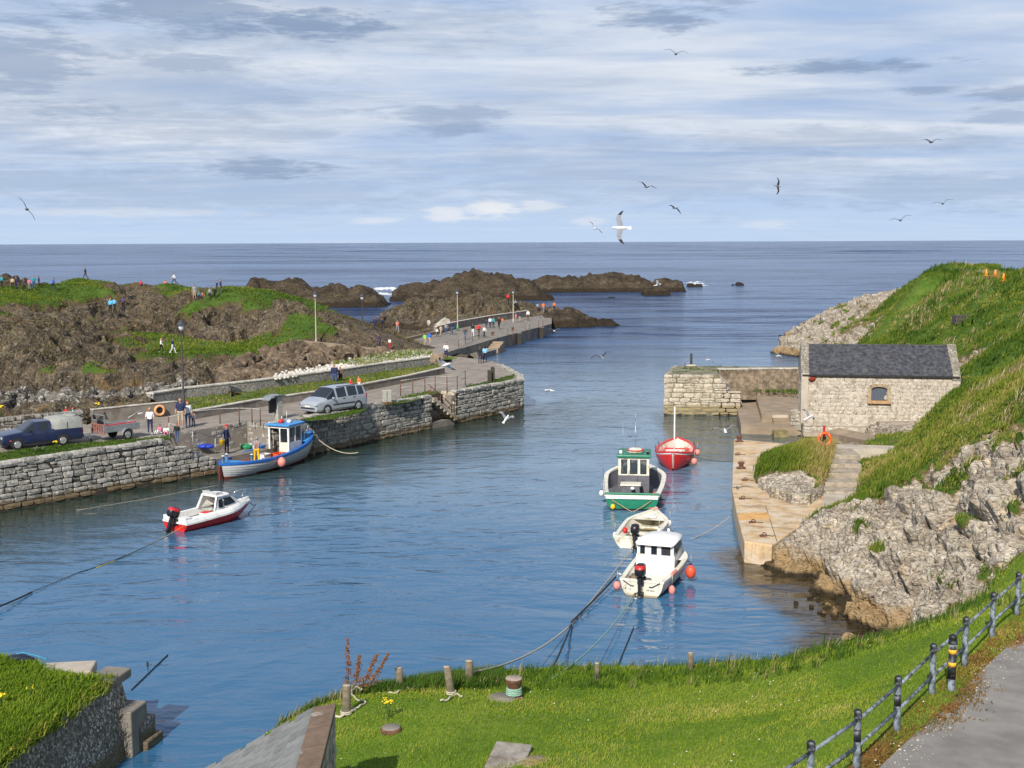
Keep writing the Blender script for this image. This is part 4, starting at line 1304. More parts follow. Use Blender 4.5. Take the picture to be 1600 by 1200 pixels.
MB().box(((rb - re_).x * .55, 1.9, .2), ((rb - re_).length, 3.0, 2.2)).build('core', joint, sw)
bw0, bw1 = P(1160, 608, 1.3), P(1262, 612, 1.3)
bwall = mat('rough_brown_wall', (0.21, 0.16, 0.11), .95, .5, 2.5, .10, dirt=(0.11, 0.085, 0.055), bscale=4, streak=(0.30, 0.25, 0.18))
wall_slab('sea_wall', [(re_.x + .5, re_.y + 3.5, 1.3), (bw1.x + .6, re_.y + 3.9, 1.3)], ZR - 1.25, .7, bwall, 'rough brown wall between the stone pier and the boathouse', cap=capw)
q = P(1191, 602, 1.6)
bl = MB().box((0, 0, .45), (2.0, 1.2, 1.0), .1).build('stone_block', pier_stone, None, .12, 2, loc=tuple(P(1188, 607, 1.3)))
tag(bl, 'single big pale stone block below the rough brown wall', 'stone block')
# upper yard and lower platform
sheet('yard', [P(1182, 621, 1.15), P(1190, 648, 1.15), P(1232, 647, 1.15), P(1275, 655, 1.15), P(1275, 612, 1.15), P(1180, 608, 1.15)], brown_concrete, th=2.2)
pl = [P(1150, 631, .6), P(1158, 664.5, .6), P(1255, 668, .6), P(1290, 660, .6), P(1240, 640, .6), P(1183, 628, .6)]
sheet('landing_platform', pl, brown_concrete, th=2.0)
fs_ = thing('small_steps', P(1218, 647.3, 1.15) - Vector((0, .95, .55)), 'three small concrete steps up from the lower platform to the yard', 'steps')
for k in range(3):
 MB().box((0, .16 + .32 * k, .08 + .18 * k), (1.15, .34, .18)).build('step', pale_concrete if k == 2 else brown_concrete, fs_)
lr = thing('landing_steps', P(1218, 667.5, .6), 'weedy little steps recessed in the platform front at the water', 'steps')
for k in range(3):
 MB().box((0, -.25 - .25 * (2 - k), -.75 + .22 * k), (1.0, .5, .24)).build('step', mat('weedy_concrete', (0.20, 0.17, 0.08), .9, .3, 3, .03) if k == 0 else MATS['weedy_concrete'], lr)
rp = [P(1250, 664, .604), P(1252, 669, .604), P(1310, 679, .85), P(1360, 690, 1.2), P(1420, 696, 1.5), P(1425, 690, 1.55), P(1370, 681, 1.3), P(1310, 668, 1.05)]
sheet('slip_ramp', rp, brown_concrete, th=1.2)
# ------------------------------------------------------------------ boathouse
bh0, bh1 = P(1252, 657, 1.45), P(1498, 662, 1.45)
bx = Vector((bh1.x - bh0.x, bh1.y - bh0.y, 0))
BL = bx.length
bang = math.atan2(bx.y, bx.x)
EZ = 3.2
BD = 5.4
RZ = 1.72
bh = thing('boathouse', (bh0.x, bh0.y, 1.45), 'pale stone boathouse with a dark slate roof and one small arched window', 'building', rz=bang)
inner = MB().prism([(.12, .12), (BL - .12, .12), (BL - .12, BD - .12), (.12, BD - .12)], -1.0, EZ - .02)
inner.build('core', pale_joint, bh)
def facade(parent, a, b, z0, z1, outw, seed, hole=None, ch=(.2, .3), ln=(.3, .62), m=house_stone):
 """stones of one face, in the building's own axes, a->b along the face, outward to the right-hand side"""
 rs = random.Random(seed)
 a, b = Vector(a), Vector(b)
 d = b - a
 L = d.length
 d.normalize()
 nr = Vector((d.y, -d.x))
 z = z0
 n = 0
 while z < z1 - .05:
  h = rs.uniform(*ch)
  if z1 - z - h < ch[0] * .7: h = z1 - z
  u = -rs.uniform(0, .2)
  while u < L - .05:
   l = rs.uniform(*ln)
   if L - u - l < ln[0] * .6: l = L - u
   ua, ub = max(u, 0), min(u + l, L)
   u += l
   if hole and hole[0] < (ua + ub) / 2 < hole[1] and hole[2] < z + h / 2 < hole[3]: continue
   if ub - ua < .07: continue
   c = a + d * (ua + ub) / 2 - nr * (.09 + rs.uniform(0, .015))
   o = link('stone', rs.choice(unit_stones(m)), parent, (c.x, c.y, z + h / 2), (0, 0, math.atan2(d.y, d.x)), (ub - ua + .02, .2, h + .015))
   n += 1
  z += h
 return n
wx0, wx1, wz0, wz1 = 4.45, 5.6, 1.35, 2.45
facade(bh, (0, 0), (BL, 0), -.3, EZ, 1, 61, (wx0, wx1, wz0, wz1), ch=(.21, .29), ln=(.32, .62))
facade(bh, (0, BD), (0, 0), -.2, EZ, 1, 62, ch=(.34, .46), ln=(.5, 1.0))
MB().box((.18, -.03, EZ / 2 - .1), (.46, .16, EZ + .2)).build('corner_quoin', pale_concrete, bh, .02)
# gables
for nm, gx, wdt in (('gable', -.02, .5), ('gable', BL - .48, .5)):
 mb = MB()
 prof = [(-.06, EZ - .25), (BD / 2, EZ + RZ + .12), (BD + .06, EZ - .25), (BD + .06, EZ - .6), (-.06, EZ - .6)]
 mb.add([(gx, y, z) for y, z in prof] + [(gx + wdt, y, z) for y, z in prof], [(0, 1, 2, 3, 4), (9, 8, 7, 6, 5)] + [(i, 5 + i, 5 + (i + 1) % 5, (i + 1) % 5) for i in range(5)])
 g = mb.build(nm, house_stone, bh)
 mb = MB()
 mb.quad((gx - .03, -.1, EZ - .2), (gx + wdt + .03, -.1, EZ - .2), (gx + wdt + .03, BD / 2, EZ + RZ + .2), (gx - .03, BD / 2, EZ + RZ + .2))
 n_ = 4
 mb2 = MB()
 for k in range(8):
  f0, f1 = k / 8, (k + 1) / 8 - .01
  for sgn in (1, -1):
   ys = [(-.1 + (BD / 2 + .1) * f) if sgn > 0 else BD + .1 - (BD / 2 + .1) * f for f in (f0, f1)]
   zs = [EZ - .2 + (RZ + .36) * f for f in (f0, f1)]
   mb2.add([(gx - .03, ys[0], zs[0]), (gx + wdt + .03, ys[0], zs[0]), (gx + wdt + .03, ys[1], zs[1]), (gx - .03, ys[1], zs[1])] +
     [(gx - .03, ys[0], zs[0] - .14), (gx + wdt + .03, ys[0], zs[0] - .14), (gx + wdt + .03, ys[1], zs[1] - .14), (gx - .03, ys[1], zs[1] - .14)],
     [(0, 1, 2, 3), (7, 6, 5, 4), (0, 4, 5, 1), (1, 5, 6, 2), (2, 6, 7, 3), (3, 7, 4, 0)])
 mb2.build('coping', stone_mat('lichened_coping', (0.11, 0.095, 0.07), (0.20, 0.175, 0.135), (0.28, 0.255, 0.20), (0.46, 0.44, 0.38), .1) if gx < 0 else MATS['lichened_coping'], g)
slate = mat('dark_slate', (0.055, 0.057, 0.066), .6, .55, 4, .01, dirt=(0.105, 0.10, 0.095), dirt_amt=.4, streak=(0.085, 0.085, 0.09))
# roof: rows of slates standing proud of each other
mb = MB()
rs = random.Random(4)
sl = math.hypot(BD / 2, RZ)
for side in (0, 1):
 base = MB()
 for c in range(15):
  f0, f1 = c / 15, (c + 1) / 15
  x = .46
  while x < BL - .47:
   wd = min(rs.uniform(.22, .34), BL - .47 - x)
   lift = rs.uniform(.012, .05)
   y0, y1 = BD / 2 * f0 - .12, BD / 2 * f1 - .1
   z0, z1 = EZ + RZ * f0 - .05, EZ + RZ * f1 - .05
   if side: y0, y1 = BD - y0, BD - y1
   zl_ = z0 + .035 + lift
   mb.add([(x, y0, zl_), (x + wd - .008, y0, zl_ + rs.uniform(-.006, .006)), (x + wd - .008, y1, z1 + .03), (x, y1, z1 + .03), (x, y0, z0), (x + wd - .008, y0, z0)],
    [(0, 1, 2, 3) if not side else (3, 2, 1, 0), (4, 5, 1, 0)])
   x += wd
 r = MB()
ro = MB()
for side in (0, 1):
 y0, y1 = (-.1, BD / 2) if not side else (BD + .1, BD / 2)
 ro.quad((.46, y0, EZ - .07), (BL - .47, y0, EZ - .07), (BL - .47, y1, EZ + RZ - .05), (.46, y1, EZ + RZ - .05))
roof = ro.build('roof', slate, bh)
tag(mb.build('slate_course', slate, roof), kind='stuff')
MB().bar((.48, BD / 2, EZ + RZ + .03), (BL - .5, BD / 2, EZ + RZ + .03), .22, .08).build('ridge', slate, roof)
win = MB()
wc, ww, wh = (wx0 + wx1) / 2, 1.05, .95
arc = [(wc - ww / 2, wz0 + .1)] + [(wc + ww / 2, wz0 + .1)] + [(wc + ww / 2 * math.cos(a), wz0 + .1 + wh * .82 + .18 * math.sin(a)) for a in np.linspace(0, math.pi, 9)]
shutter = mat('blue_grey_shutter', (0.07, 0.085, 0.11), .55, .15, 8, .004)
win.add([(x, .06, z) for x, z in arc], [tuple(range(len(arc)))])
wn = win.build('window', shutter, bh)
for k in range(5):
 x = wc - ww / 2 + ww * (k + .5) / 5
 MB().box((x, .045, wz0 + .1 + wh * .45), (ww / 5 - .02, .03, wh * .86)).build('shutter_board', shutter, wn)
fr = MB()
for i in range(2, len(arc) - 1):
 fr.bar((arc[i][0], -.02, arc[i][1] + .07), (arc[i + 1][0], -.02, arc[i + 1][1] + .07), .2, .2)
fr.box((wc - ww / 2 - .1, -.02, wz0 + .5), (.22, .2, .95))
fr.box((wc + ww / 2 + .1, -.02, wz0 + .5), (.22, .2, .95))
fr.build('surround', mat('ochre_stone', (0.33, 0.25, 0.16), .9, .2, 5, .02), wn)
MB().box((wc, -.08, wz0 + .0), (1.5, .3, .2)).build('sill', mat('orange_sandstone', (0.38, 0.235, 0.12), .9, .2, 5, .02), wn, .02)
MB().lathe((0, 0, 0), [(.0, 0), (.28, 0), (.28, .05), (0, .06)], 20).build('wall_disc', mat('rust_red', (0.22, 0.035, 0.02), .7, .3, 9), bh, loc=(.62, -.02, EZ - .28), rot=(math.pi / 2, 0, 0))
MB().bar((.0, -.14, EZ - .1), (BL - .05, -.14, EZ - .1), .12, .08).build('gutter', mat('dark_iron', (0.03, 0.03, 0.032), .6, .2, 9, metal=.3), bh)
# rounded stone footing at the left corner
ft = wroot('stone_footing', xy(1243, 664, .9), 'bulging cobbled footing at the left corner of the boathouse', 'footing')
cc = xy(1262, 657, 1.0)
arcp = [cc + Vector((1.2 * math.cos(a), 1.0 * math.sin(a))) for a in np.linspace(math.pi * .75, math.pi * 1.6, 7)]
stone_wall(ft, arcp, .7, lambda u: 1.75, house_stone, pale_joint, ch=(.2, .32), ln=(.25, .5), depth=.4, seed=71)
ft2 = wroot('stone_plinth', xy(1300, 660, 1.0), 'row of larger base stones along the foot of the boathouse wall', 'plinth')
stone_wall(ft2, [Vector((bh0.x, bh0.y)) + Vector((.1, -.35)), Vector((bh0.x, bh0.y)) + Vector((bx.x, bx.y)) * .55 + Vector((.1, -.35))], .7, lambda u: 1.75, house_stone, pale_joint, ch=(.4, .55), ln=(.6, 1.1), depth=.4, seed=72)
# ------------------------------------------------------------------ tan quay on the right
ZT = .9
tq = [(1147, 686), (1145, 730), (1144, 765), (1151, 800), (1159, 832), (1163, 846), (1206, 852), (1250, 822), (1300, 800), (1305, 740), (1270, 700), (1215, 692)]
tqw = [xy(a, b, ZT) for a, b in tq]
mb = MB().prism([(p.x, p.y) for p in tqw], -1.2, ZT)
tqo = tag(mb.build('tan_quay', tan_concrete, None, .05), kind='structure')
jm = mat('concrete_joint', (0.12, 0.09, 0.06), .95, .3, 9)
for (a0_, b0_), (a1_, b1_) in [((1147, 712), (1185, 714)), ((1145, 757), (1190, 760)), ((1149, 790), (1262, 794)), ((1156, 822), (1240, 826)), ((1196, 790), (1214, 846))]:
 MB().bar(P(a0_, b0_, ZT) , P(a1_, b1_, ZT), .035, .008).build('joint', jm, tqo)
# little recess slab and path steps
sheet('recess_slab', [P(1152, 803, ZT + .006), P(1199, 800, ZT + .006), P(1203, 810, ZT + .006), P(1155, 813, ZT + .006)], mat('orange_stain_concrete', (0.55, 0.31, 0.11), .9, .2, 2, .01), th=.005)
pst = thing('path_steps', P(1325, 752, 1.0), 'flight of pale concrete steps between the grass bank and the quay', 'steps')
base = P(1325, 752, 1.0)
step_m = mat('worn_step_concrete', (0.34, 0.285, 0.215), .92, .25, 2.5, .02, dirt=(0.22, 0.18, 0.13), bscale=9)
for k in range(5):
 p = P(1324 - 2 * k, 771 - 14.5 * k, 1.0 + .18 * k)
 v = p - base
 MB().box((v.x, v.y + 1.1, v.z - .08), (2.0 + .07 * (k % 3), 2.4, .34), -.06 + .02 * (k % 2)).build('step', step_m, pst, .03)
sheet('concrete_path', [P(1283, 735, 1.05), P(1312, 733, 1.3), P(1327, 770, 1.02), P(1340, 785, 1.0), P(1300, 800, .96), P(1285, 790, .96), P(1288, 765, 1.0)], pale_concrete, th=.7)
sheet('concrete_path', [P(1303, 694, 1.75), P(1420, 697, 1.85), P(1420, 701, 1.82), P(1330, 702, 1.75), P(1326, 712, 1.66), P(1342, 725, 1.58), P(1305, 725, 1.55), P(1302, 712, 1.66)], pale_concrete, th=.6)
# ------------------------------------------------------------------ road by the viewer
rd_ = [P(1380, 1193, 4.5), P(1440, 1137, 4.5), P(1520, 1061, 4.5), P(1600, 985, 4.5), P(1760, 860, 4.5), P(2100, 900, 4.5), P(1900, 1500, 4.5), P(1250, 1330, 4.5)]
sheet('road', rd_, road_asphalt, th=.12)
# ------------------------------------------------------------------ lean-to at the bottom edge
zA = 4.8
apex = P(523.9, 1098, zA)
lt = thing('slate_outbuilding', (apex.x, apex.y, 2.3), 'slate roofed outbuilding with a brown stone coping at the bottom edge', 'building')
ld = Vector((P(498.7, 1200, zA) - apex).xy).normalized()      # toward the viewer
la = math.atan2(-ld.y, -ld.x) - math.pi / 2
lt.rotation_euler.z = la
H_ = zA - 2.3
cope_m = mat('brown_coping', (0.155, 0.105, 0.07), .9, .2, 4, .02, dirt=(0.5, 0.47, 0.42), dirt_amt=.12)
# axes: x to the right, y away from the viewer, origin at the far right corner of the coping
MB().prism([(-.36, -7), (-.03, -7), (-.03, -.02), (-.36, -.02)], -1.0, H_ - .2).build('core', joint, lt)
for k in range(6):
 y1 = -k * 1.05
 mb = MB()
 y0 = y1 - 1.035
 mb.add([(-.42, y0, H_ - .07), (0.02, y0, H_), (0.02, y1, H_), (-.42, y1, H_ - .07), (-.42, y0, H_ - .2), (0.02, y0, H_ - .14), (0.02, y1, H_ - .14), (-.42, y1, H_ - .2)],
  [(0, 1, 2, 3), (7, 6, 5, 4), (0, 4, 5, 1), (1, 5, 6, 2), (2, 6, 7, 3), (3, 7, 4, 0)])
 mb.build('coping', cope_m, lt, .015)
facade(lt, (0, -6), (0, 0), -.6, H_ - .16, 1, 81, ch=(.22, .4), ln=(.3, .8), m=grey_stone)
pit = math.atan2(89, 159)
slate2 = mat('silver_slate', (0.185, 0.185, 0.172), .55, .22, 3.5, .008, rnd=.16, dirt=(0.14, 0.135, 0.12), dirt_amt=.5)
rf = MB()
rf.quad((-.4, -7, H_ - .16), (-.4, 0, H_ - .16), (-.4 - 4 * math.cos(pit), 0, H_ - .16 - 4 * math.sin(pit)), (-.4 - 4 * math.cos(pit), -7, H_ - .16 - 4 * math.sin(pit)))
roof = rf.build('roof', joint, lt)
sm = []
for v_ in range(5):
 mb = MB()
 r_ = random.Random(v_)
 w_, l_ = .328, .40
 c0 = [r_.uniform(0, .012) for _ in range(4)]
 mb.add([(0, 0, .02), (0, w_, .02 + c0[1]), (-l_ + c0[2], w_, .033), (-l_ + c0[3], 0, .033 + c0[0]), (0, 0, .008), (0, w_, .008), (-l_, w_, .018), (-l_, 0, .018)],
  [(3, 2, 1, 0), (4, 5, 6, 7), (0, 1, 5, 4), (1, 2, 6, 5), (2, 3, 7, 6), (3, 0, 4, 7)])
 sm.append(mb.mesh('slate', slate2))
for c in range(11):
 for j in range(13):
  y = -.335 * (j + 1) - (.165 if c % 2 else 0) + .16
  s_ = c * .27
  link('slate', random.choice(sm), roof, (-.4 - s_ * math.cos(pit), y, H_ - .15 - s_ * math.sin(pit) + .012), (0, -pit, random.uniform(-.012, .012)))
MB().prism([(-4.0, -7), (-.36, -7), (-.36, -.1), (-4.0, -.1)], -1.0, .1).build('wall', grey_stone, lt)
gw = MB()
gw.add([(-.36, -.1, 0), (-4, -.1, 0), (-4, -.1, .35), (-.36, -.1, H_ - .3), (-.36, -.4, 0), (-4, -.4, 0), (-4, -.4, .35), (-.36, -.4, H_ - .3)], [(0, 1, 2, 3), (7, 6, 5, 4), (0, 4, 5, 1), (1, 5, 6, 2), (2, 6, 7, 3), (3, 7, 4, 0)])
gw.build('wall', grey_stone, lt)
# ------------------------------------------------------------------ little wharf at the bottom left
ZW = 2.0
pebble, t_, b_ = new_mat('pebbledash')
pos = t_.new('ShaderNodeNewGeometry').outputs['Position']
vv = t_.voro(pos, 17.0, 'F1', 1)
n_ = t_.sep(vv)[0]
pc = t_.ramp(n_, [(0.0, (0.075, 0.062, 0.05)), (0.45, (0.17, 0.145, 0.12)), (0.75, (0.27, 0.24, 0.20)), (0.94, (0.52, 0.49, 0.44))])
pc = t_.mix(t_.sstep(t_.noise(pos, .9, 5, .6), .4, .65, 0, .6), pc, (0.10, 0.083, 0.065))
zz_ = t_.sep(pos)[2]
pc = t_.mix(t_.sstep(t_.math('ADD', zz_, t_.math('MULTIPLY', t_.noise(pos, 1.2, 4), .6)), .55, .95, .8, 0), pc, (0.11, 0.08, 0.035))
t_.put(b_.inputs['Base Color'], pc)
b_.inputs['Roughness'].default_value = .9
bp_ = t_.new('ShaderNodeBump')
bp_.inputs['Distance'].default_value = .03
t_.put(bp_.inputs['Height'], t_.math('SUBTRACT', 1.0, t_.voro(pos, 17.0)))
t_.put(b_.inputs['Normal'], bp_.outputs[0])
top = [P(190, 1058, ZW), P(80, 1128, ZW), P(0, 1180, ZW), P(-90, 1250, ZW), P(-300, 1250, ZW), P(-260, 1018, ZW), P(0, 1030, ZW), P(70, 1043, ZW), P(150, 1047, ZW)]
cen = sum(top, Vector()) / len(top)
wf = thing('wharf', (top[0].x, top[0].y, 0), 'stub of pebbledash harbour wharf with stepped end at the lower left', 'wharf')
mb = MB()
n = len(top)
lo_ = []
for p in top:
 d = p - cen
 d.z = 0
 d.normalize()
 lo_.append(Vector((p.x, p.y, -1.2)) + d * .75)
o0 = wf.location
# finely divided sides so that the pebbly face can be uneven
rsn = random.Random(2)
mb.add([p - o0 for p in top] + [p - o0 for p in lo_], [tuple(range(n))] + [(i, n + i, n + (i + 1) % n, (i + 1) % n) for i in range(n)])
mb.build('wharf_wall', pebble, wf, .1)
MB().box((P(112, 1046, ZW) - o0 + Vector((0, -.25, .02))), (1.35, .9, .3), .15).build('capstone', pale_concrete, wf, .05)
MB().box((P(172, 1056, ZW) - o0 + Vector((0, -.1, -.02))), (.75, 1.1, .26), -.2).build('capstone', concrete, wf, .05)
for k, (a, b, z) in enumerate([(200, 1104, 1.25), (214, 1124, .75), (226, 1150, .25)]):
 MB().box(P(a, b, z) - o0 + Vector((-.15, .1, -.7)), (.9, .9, 1.4), -.2).build('step', pebble if k else concrete, wf, .04)
# ------------------------------------------------------------------ grass, plants, boulders
def in_view(v, mx=160, my=160):
 q = (v - np.array([0, 0, CAM_H])) @ np.array(RM)
 px = 800 + FPX * q[:, 0] / -q[:, 2]
 py = 600 - FPX * q[:, 1] / -q[:, 2]
 return (px > -mx) & (px < 1600 + mx) & (py > -my) & (py < 1200 + my)
def sample_grid(v, nrm, gn, nx, n, mask, weight=None, seed=1):
 """random points on a terrain grid where mask holds"""
 r = np.random.default_rng(seed)
 N = len(v)
 idx = np.arange(N)
 ok = mask & (idx % nx < nx - 1) & (idx < N - nx)
 cand = idx[ok]
 w = None
 if weight is not None:
  w = weight[ok]
  w = w / w.sum()
 c = r.choice(cand, n, p=w)
 a, b = r.random(n)[:, None], r.random(n)[:, None]
 p = v[c] + (v[c + 1] - v[c]) * a + (v[c + nx] - v[c]) * b
 return p, nrm[c], gn[c]
def blades(name, p, h, w, m, lean=0.5, tint=None, per=1, spread=0.0, seed=1, kind='stuff', wind=(0.25, 0.1)):
 """bent three-face blades growing at points p; h, w arrays or numbers"""
 r = np.random.default_rng(seed)
 if per > 1:
  h = np.repeat(np.broadcast_to(h, len(p)), per) * r.uniform(.6, 1.15, len(p) * per)
  w = np.repeat(np.broadcast_to(w, len(p)), per)
  if tint is not None: tint = np.repeat(tint, per)
  p = np.repeat(p, per, axis=0) + np.concatenate([r.normal(0, spread, (len(p) * per, 2)), np.zeros((len(p) * per, 1))], 1)
 n = len(p)
 h = np.broadcast_to(h, n) * r.uniform(.7, 1.25, n)
 w = np.broadcast_to(w, n) * r.uniform(.7, 1.3, n)
 ang = r.uniform(0, 2 * math.pi, n)
 la = r.uniform(0, 2 * math.pi, n)
 ln = np.abs(r.normal(0, lean, n)) * h
 dx, dy = np.cos(ang) * w / 2, np.sin(ang) * w / 2
 lx, ly = np.cos(la) * ln + wind[0] * h, np.sin(la) * ln + wind[1] * h
 z0 = p[:, 2] - .02
 V = np.empty((n, 5, 3))
 V[:, 0] = np.stack([p[:, 0] - dx, p[:, 1] - dy, z0], 1)
 V[:, 1] = np.stack([p[:, 0] + dx, p[:, 1] + dy, z0], 1)
 V[:, 2] = np.stack([p[:, 0] + dx * .75 + lx * .35, p[:, 1] + dy * .75 + ly * .35, z0 + h * .6], 1)
 V[:, 3] = np.stack([p[:, 0] - dx * .75 + lx * .35, p[:, 1] - dy * .75 + ly * .35, z0 + h * .6], 1)
 V[:, 4] = np.stack([p[:, 0] + lx, p[:, 1] + ly, z0 + h * (1 - .25 * np.minimum(ln / h, 1))], 1)
 b = np.arange(n)[:, None] * 5
 q = b + np.array([[0, 1, 2, 3]])
 t = b + np.array([[3, 2, 4]])
 if tint is None: tint = r.random(n)
 T = np.repeat(np.clip(tint + r.normal(0, .12, n), 0, 1), 5).reshape(n, 5)
 T[:, :2] = np.clip(T[:, :2] - .05, 0, 1)
 me = np_mesh(name, V.reshape(-1, 3), q, t, [m], {'tint': (T.ravel(), 'FLOAT')})
 o = link(name, me)
 return tag(o, kind=kind)
lawn_blade = blade_mat('lawn_blade', [(0.0, (0.050, 0.105, 0.009)), (0.35, (0.140, 0.225, 0.014)), (0.7, (0.26, 0.315, 0.032)), (1.0, (0.45, 0.38, 0.11))])
hill_blade = blade_mat('hill_blade', [(0.0, (0.035, 0.070, 0.007)), (0.3, (0.085, 0.145, 0.012)), (0.6, (0.190, 0.225, 0.028)), (0.82, (0.34, 0.28, 0.08)), (1.0, (0.46, 0.34, 0.16))])
dark_blade = blade_mat('dark_blade', [(0.0, (0.025, 0.055, 0.008)), (0.5, (0.055, 0.115, 0.012)), (1.0, (0.14, 0.19, 0.03))])
straw_blade = blade_mat('straw_blade', [(0.0, (0.16, 0.12, 0.05)), (0.5, (0.34, 0.26, 0.12)), (1.0, (0.52, 0.44, 0.28))])
def field(p, s, seed):
 return fbm(np.concatenate([p[:, :2] * s, np.zeros((len(p), 1)) + seed], 1), 4, .55, seed) * .5 + .5
# lawn by the viewer: short turf, shaggier toward its water edge
nxl = len(np.arange(-11, 26 + .14, .14))
ROADP = CL[0][0]
vis = in_view(lawn_v) & ~in_poly(lawn_v[:, :2], ROADP)
m_ = (lawn_gn > .45) & (lawn_v[:, 2] > .5) & vis
p, n_, g_ = sample_grid(lawn_v, lawn_n, lawn_gn, nxl, 150000, m_, seed=21)
f = field(p, .6, 3)
edge = np.clip((2.25 - p[:, 2] + (p[:, 1] - 30) * .12) * 1.1, 0, 1) * np.clip((p[:, 1] - 27) / 4, 0, 1)
tint = -.06 + .88 * f + .34 * field(p, 2.4, 9) - .14 * edge
blades('lawn_grass', p, .05 + .05 * f + .05 * edge, .019, lawn_blade, .5, tint, seed=31)
# worn, straw-coloured verge along the road
vd = np.abs(((p[:, :2] - np.array(vxy(1338, 1207, 4.5))) @ np.array([0.70, -0.71])))
m2 = (lawn_v[:, 2] > .5) & vis & (lawn_v[:, 1] > 31.5) & (lawn_v[:, 0] < 13) & (lawn_v[:, 2] > 1.0)
p, n_, g_ = sample_grid(lawn_v, lawn_n, lawn_gn, nxl, 8500, m2 & (lawn_gn > .4), seed=22)
pxs = 800 + FPX * p[:, 0] / p[:, 1]
sel = (pxs < 780) & (RNG.random(len(p)) < .9) | (RNG.random(len(p)) < .12)
p = p[sel]
blades('long_grass', p, .30, .022, dark_blade, .45, .25 + .5 * field(p, 1.0, 4), per=5, spread=.07, seed=32)
p, n_, g_ = sample_grid(lawn_v, lawn_n, lawn_gn, nxl, 1800, m2, seed=23)
pxs = 800 + FPX * p[:, 0] / p[:, 1]
p = p[(pxs < 560) | (RNG.random(len(p)) < .06)]
blades('seeding_grass', p, .42, .014, straw_blade, .25, None, per=5, spread=.06, seed=33)
# verge between the railing and the road: brown dry growth
ra_, rb_ = np.array(vxy(1265, 1262, 4.5)), np.array(vxy(1600, 960, 4.5))
k = RNG.random(5200)
q = ra_ + (rb_ - ra_) * (k[:, None] * 1.2 - .1)
dr = (rb_ - ra_) / np.linalg.norm(rb_ - ra_)
q = q + np.array([dr[1], -dr[0]]) * np.abs(RNG.normal(.0, .42, 5200))[:, None] + np.array([dr[1], -dr[0]]) * -.12
z = np.maximum(R_TPS(q), 4.44)
p = np.concatenate([q, z[:, None]], 1)
rust_blade = blade_mat('rust_blade', [(0.0, (0.07, 0.11, 0.02)), (0.35, (0.17, 0.13, 0.035)), (0.7, (0.25, 0.12, 0.035)), (1.0, (0.42, 0.30, 0.14))])
blades('verge_growth', p, .07, .03, rust_blade, .8, .15 + .75 * field(p, 1.6, 14), per=3, spread=.05, seed=34)
p, n_, g_ = sample_grid(lawn_v, lawn_n, lawn_gn, nxl, 220, m_, seed=27)
p = p[field(p, .5, 31) > .5]
dz_v, dz_f = [], []
for q in p:
 b = len(dz_v)
 r_ = RNG.uniform(.012, .022)
 dz_v += [(q[0] + r_ * math.cos(k * 1.257), q[1] + r_ * math.sin(k * 1.257), q[2] + .075) for k in range(5)] + [(q[0], q[1], q[2] + .09)]
 dz_f += [(b + k, b + (k + 1) % 5, b + 5) for k in range(5)]
me = bpy.data.meshes.new('daisies')
me.from_pydata(dz_v, [], dz_f)
me.materials.append(mat('daisy_white', (.62, .60, .45), .9))
tag(link('daisies', me), kind='stuff')
p, n_, g_ = sample_grid(lawn_v, lawn_n, lawn_gn, nxl, 9000, m_, seed=28)
p = p[field(p, .8, 33) > .58]
blades('dead_grass', p, .06, .02, straw_blade, .9, None, seed=39)
# long tussocky grass on the right headland
for v, nr_, gn, nx_, cnt, hh, ww, sd in ((spur_v, spur_n, spur_gn, len(np.arange(8.5, 40 + .13, .13)), 17000, .34, .036, 41), (head_v, head_n, head_gn, len(np.arange(8.5, 56 + .25, .25)), 23000, .42, .055, 42)):
 vis = in_view(v)
 mk = (gn > .46) & (v[:, 2] > .8) & vis
 for pol, _ in CL: mk &= ~in_poly(v[:, :2], pol)
 p, n_, g_ = sample_grid(v, nr_, gn, nx_, cnt, mk, seed=sd)
 f = field(p, .22, 6) * .55 + field(p, 1.1, 8) * .45
 clump = np.clip(field(p, .33, 21) * 2.4 - 1.0, 0, 1)
 tint = np.clip(-.22 + 1.5 * f - .25 * clump, 0, 1)
 blades('hill_grass', p, hh * (.22 + .8 * field(p, .5, 2) ** 1.5 + .7 * clump * field(p, 1.7, 4)), ww, hill_blade, .5, tint, per=6, spread=.13, seed=sd, wind=(.35, .15))
mk = (head_gn > .5) & (head_v[:, 2] > 2.5) & in_view(head_v)
p, n_, g_ = sample_grid(head_v, head_n, head_gn, len(np.arange(8.5, 56 + .25, .25)), 5200, mk, seed=49)
p = p[field(p, .26, 27) > .60]
blades('bracken', p, .6, .10, dark_blade, .8, .15 + .7 * field(p, .9, 5), per=5, spread=.22, seed=50)
mk = (spur_gn > .5) & (spur_v[:, 2] > 1.5) & in_view(spur_v)
p, n_, g_ = sample_grid(spur_v, spur_n, spur_gn, len(np.arange(8.5, 40 + .13, .13)), 3600, mk, seed=149)
p = p[field(p, .30, 27) > .60]
blades('bracken', p, .42, .06, dark_blade, .8, .15 + .7 * field(p, .9, 5), per=5, spread=.16, seed=150)
p, n_, g_ = sample_grid(spur_v, spur_n, spur_gn, len(np.arange(8.5, 40 + .13, .13)), 3600, mk, seed=151)
p = p[field(p, .24, 37) > .62]
blades('dry_grass', p, .45, .035, straw_blade, .45, None, per=5, spread=.12, seed=152, wind=(.4, .15))
mk = (head_gn > .5) & (head_v[:, 2] > 2.5) & in_view(head_v)
p, n_, g_ = sample_grid(head_v, head_n, head_gn, len(np.arange(8.5, 56 + .25, .25)), 6000, mk, seed=153)
p = p[field(p, .2, 37) > .60]
blades('dry_grass', p, .5, .05, straw_blade, .45, None, per=5, spread=.16, seed=154, wind=(.4, .15))
nxk = len(np.arange(k0.x, k1.x + 1 + .13, .13))
mk = (kn_gn > .45) & (kn_v[:, 2] > .9)
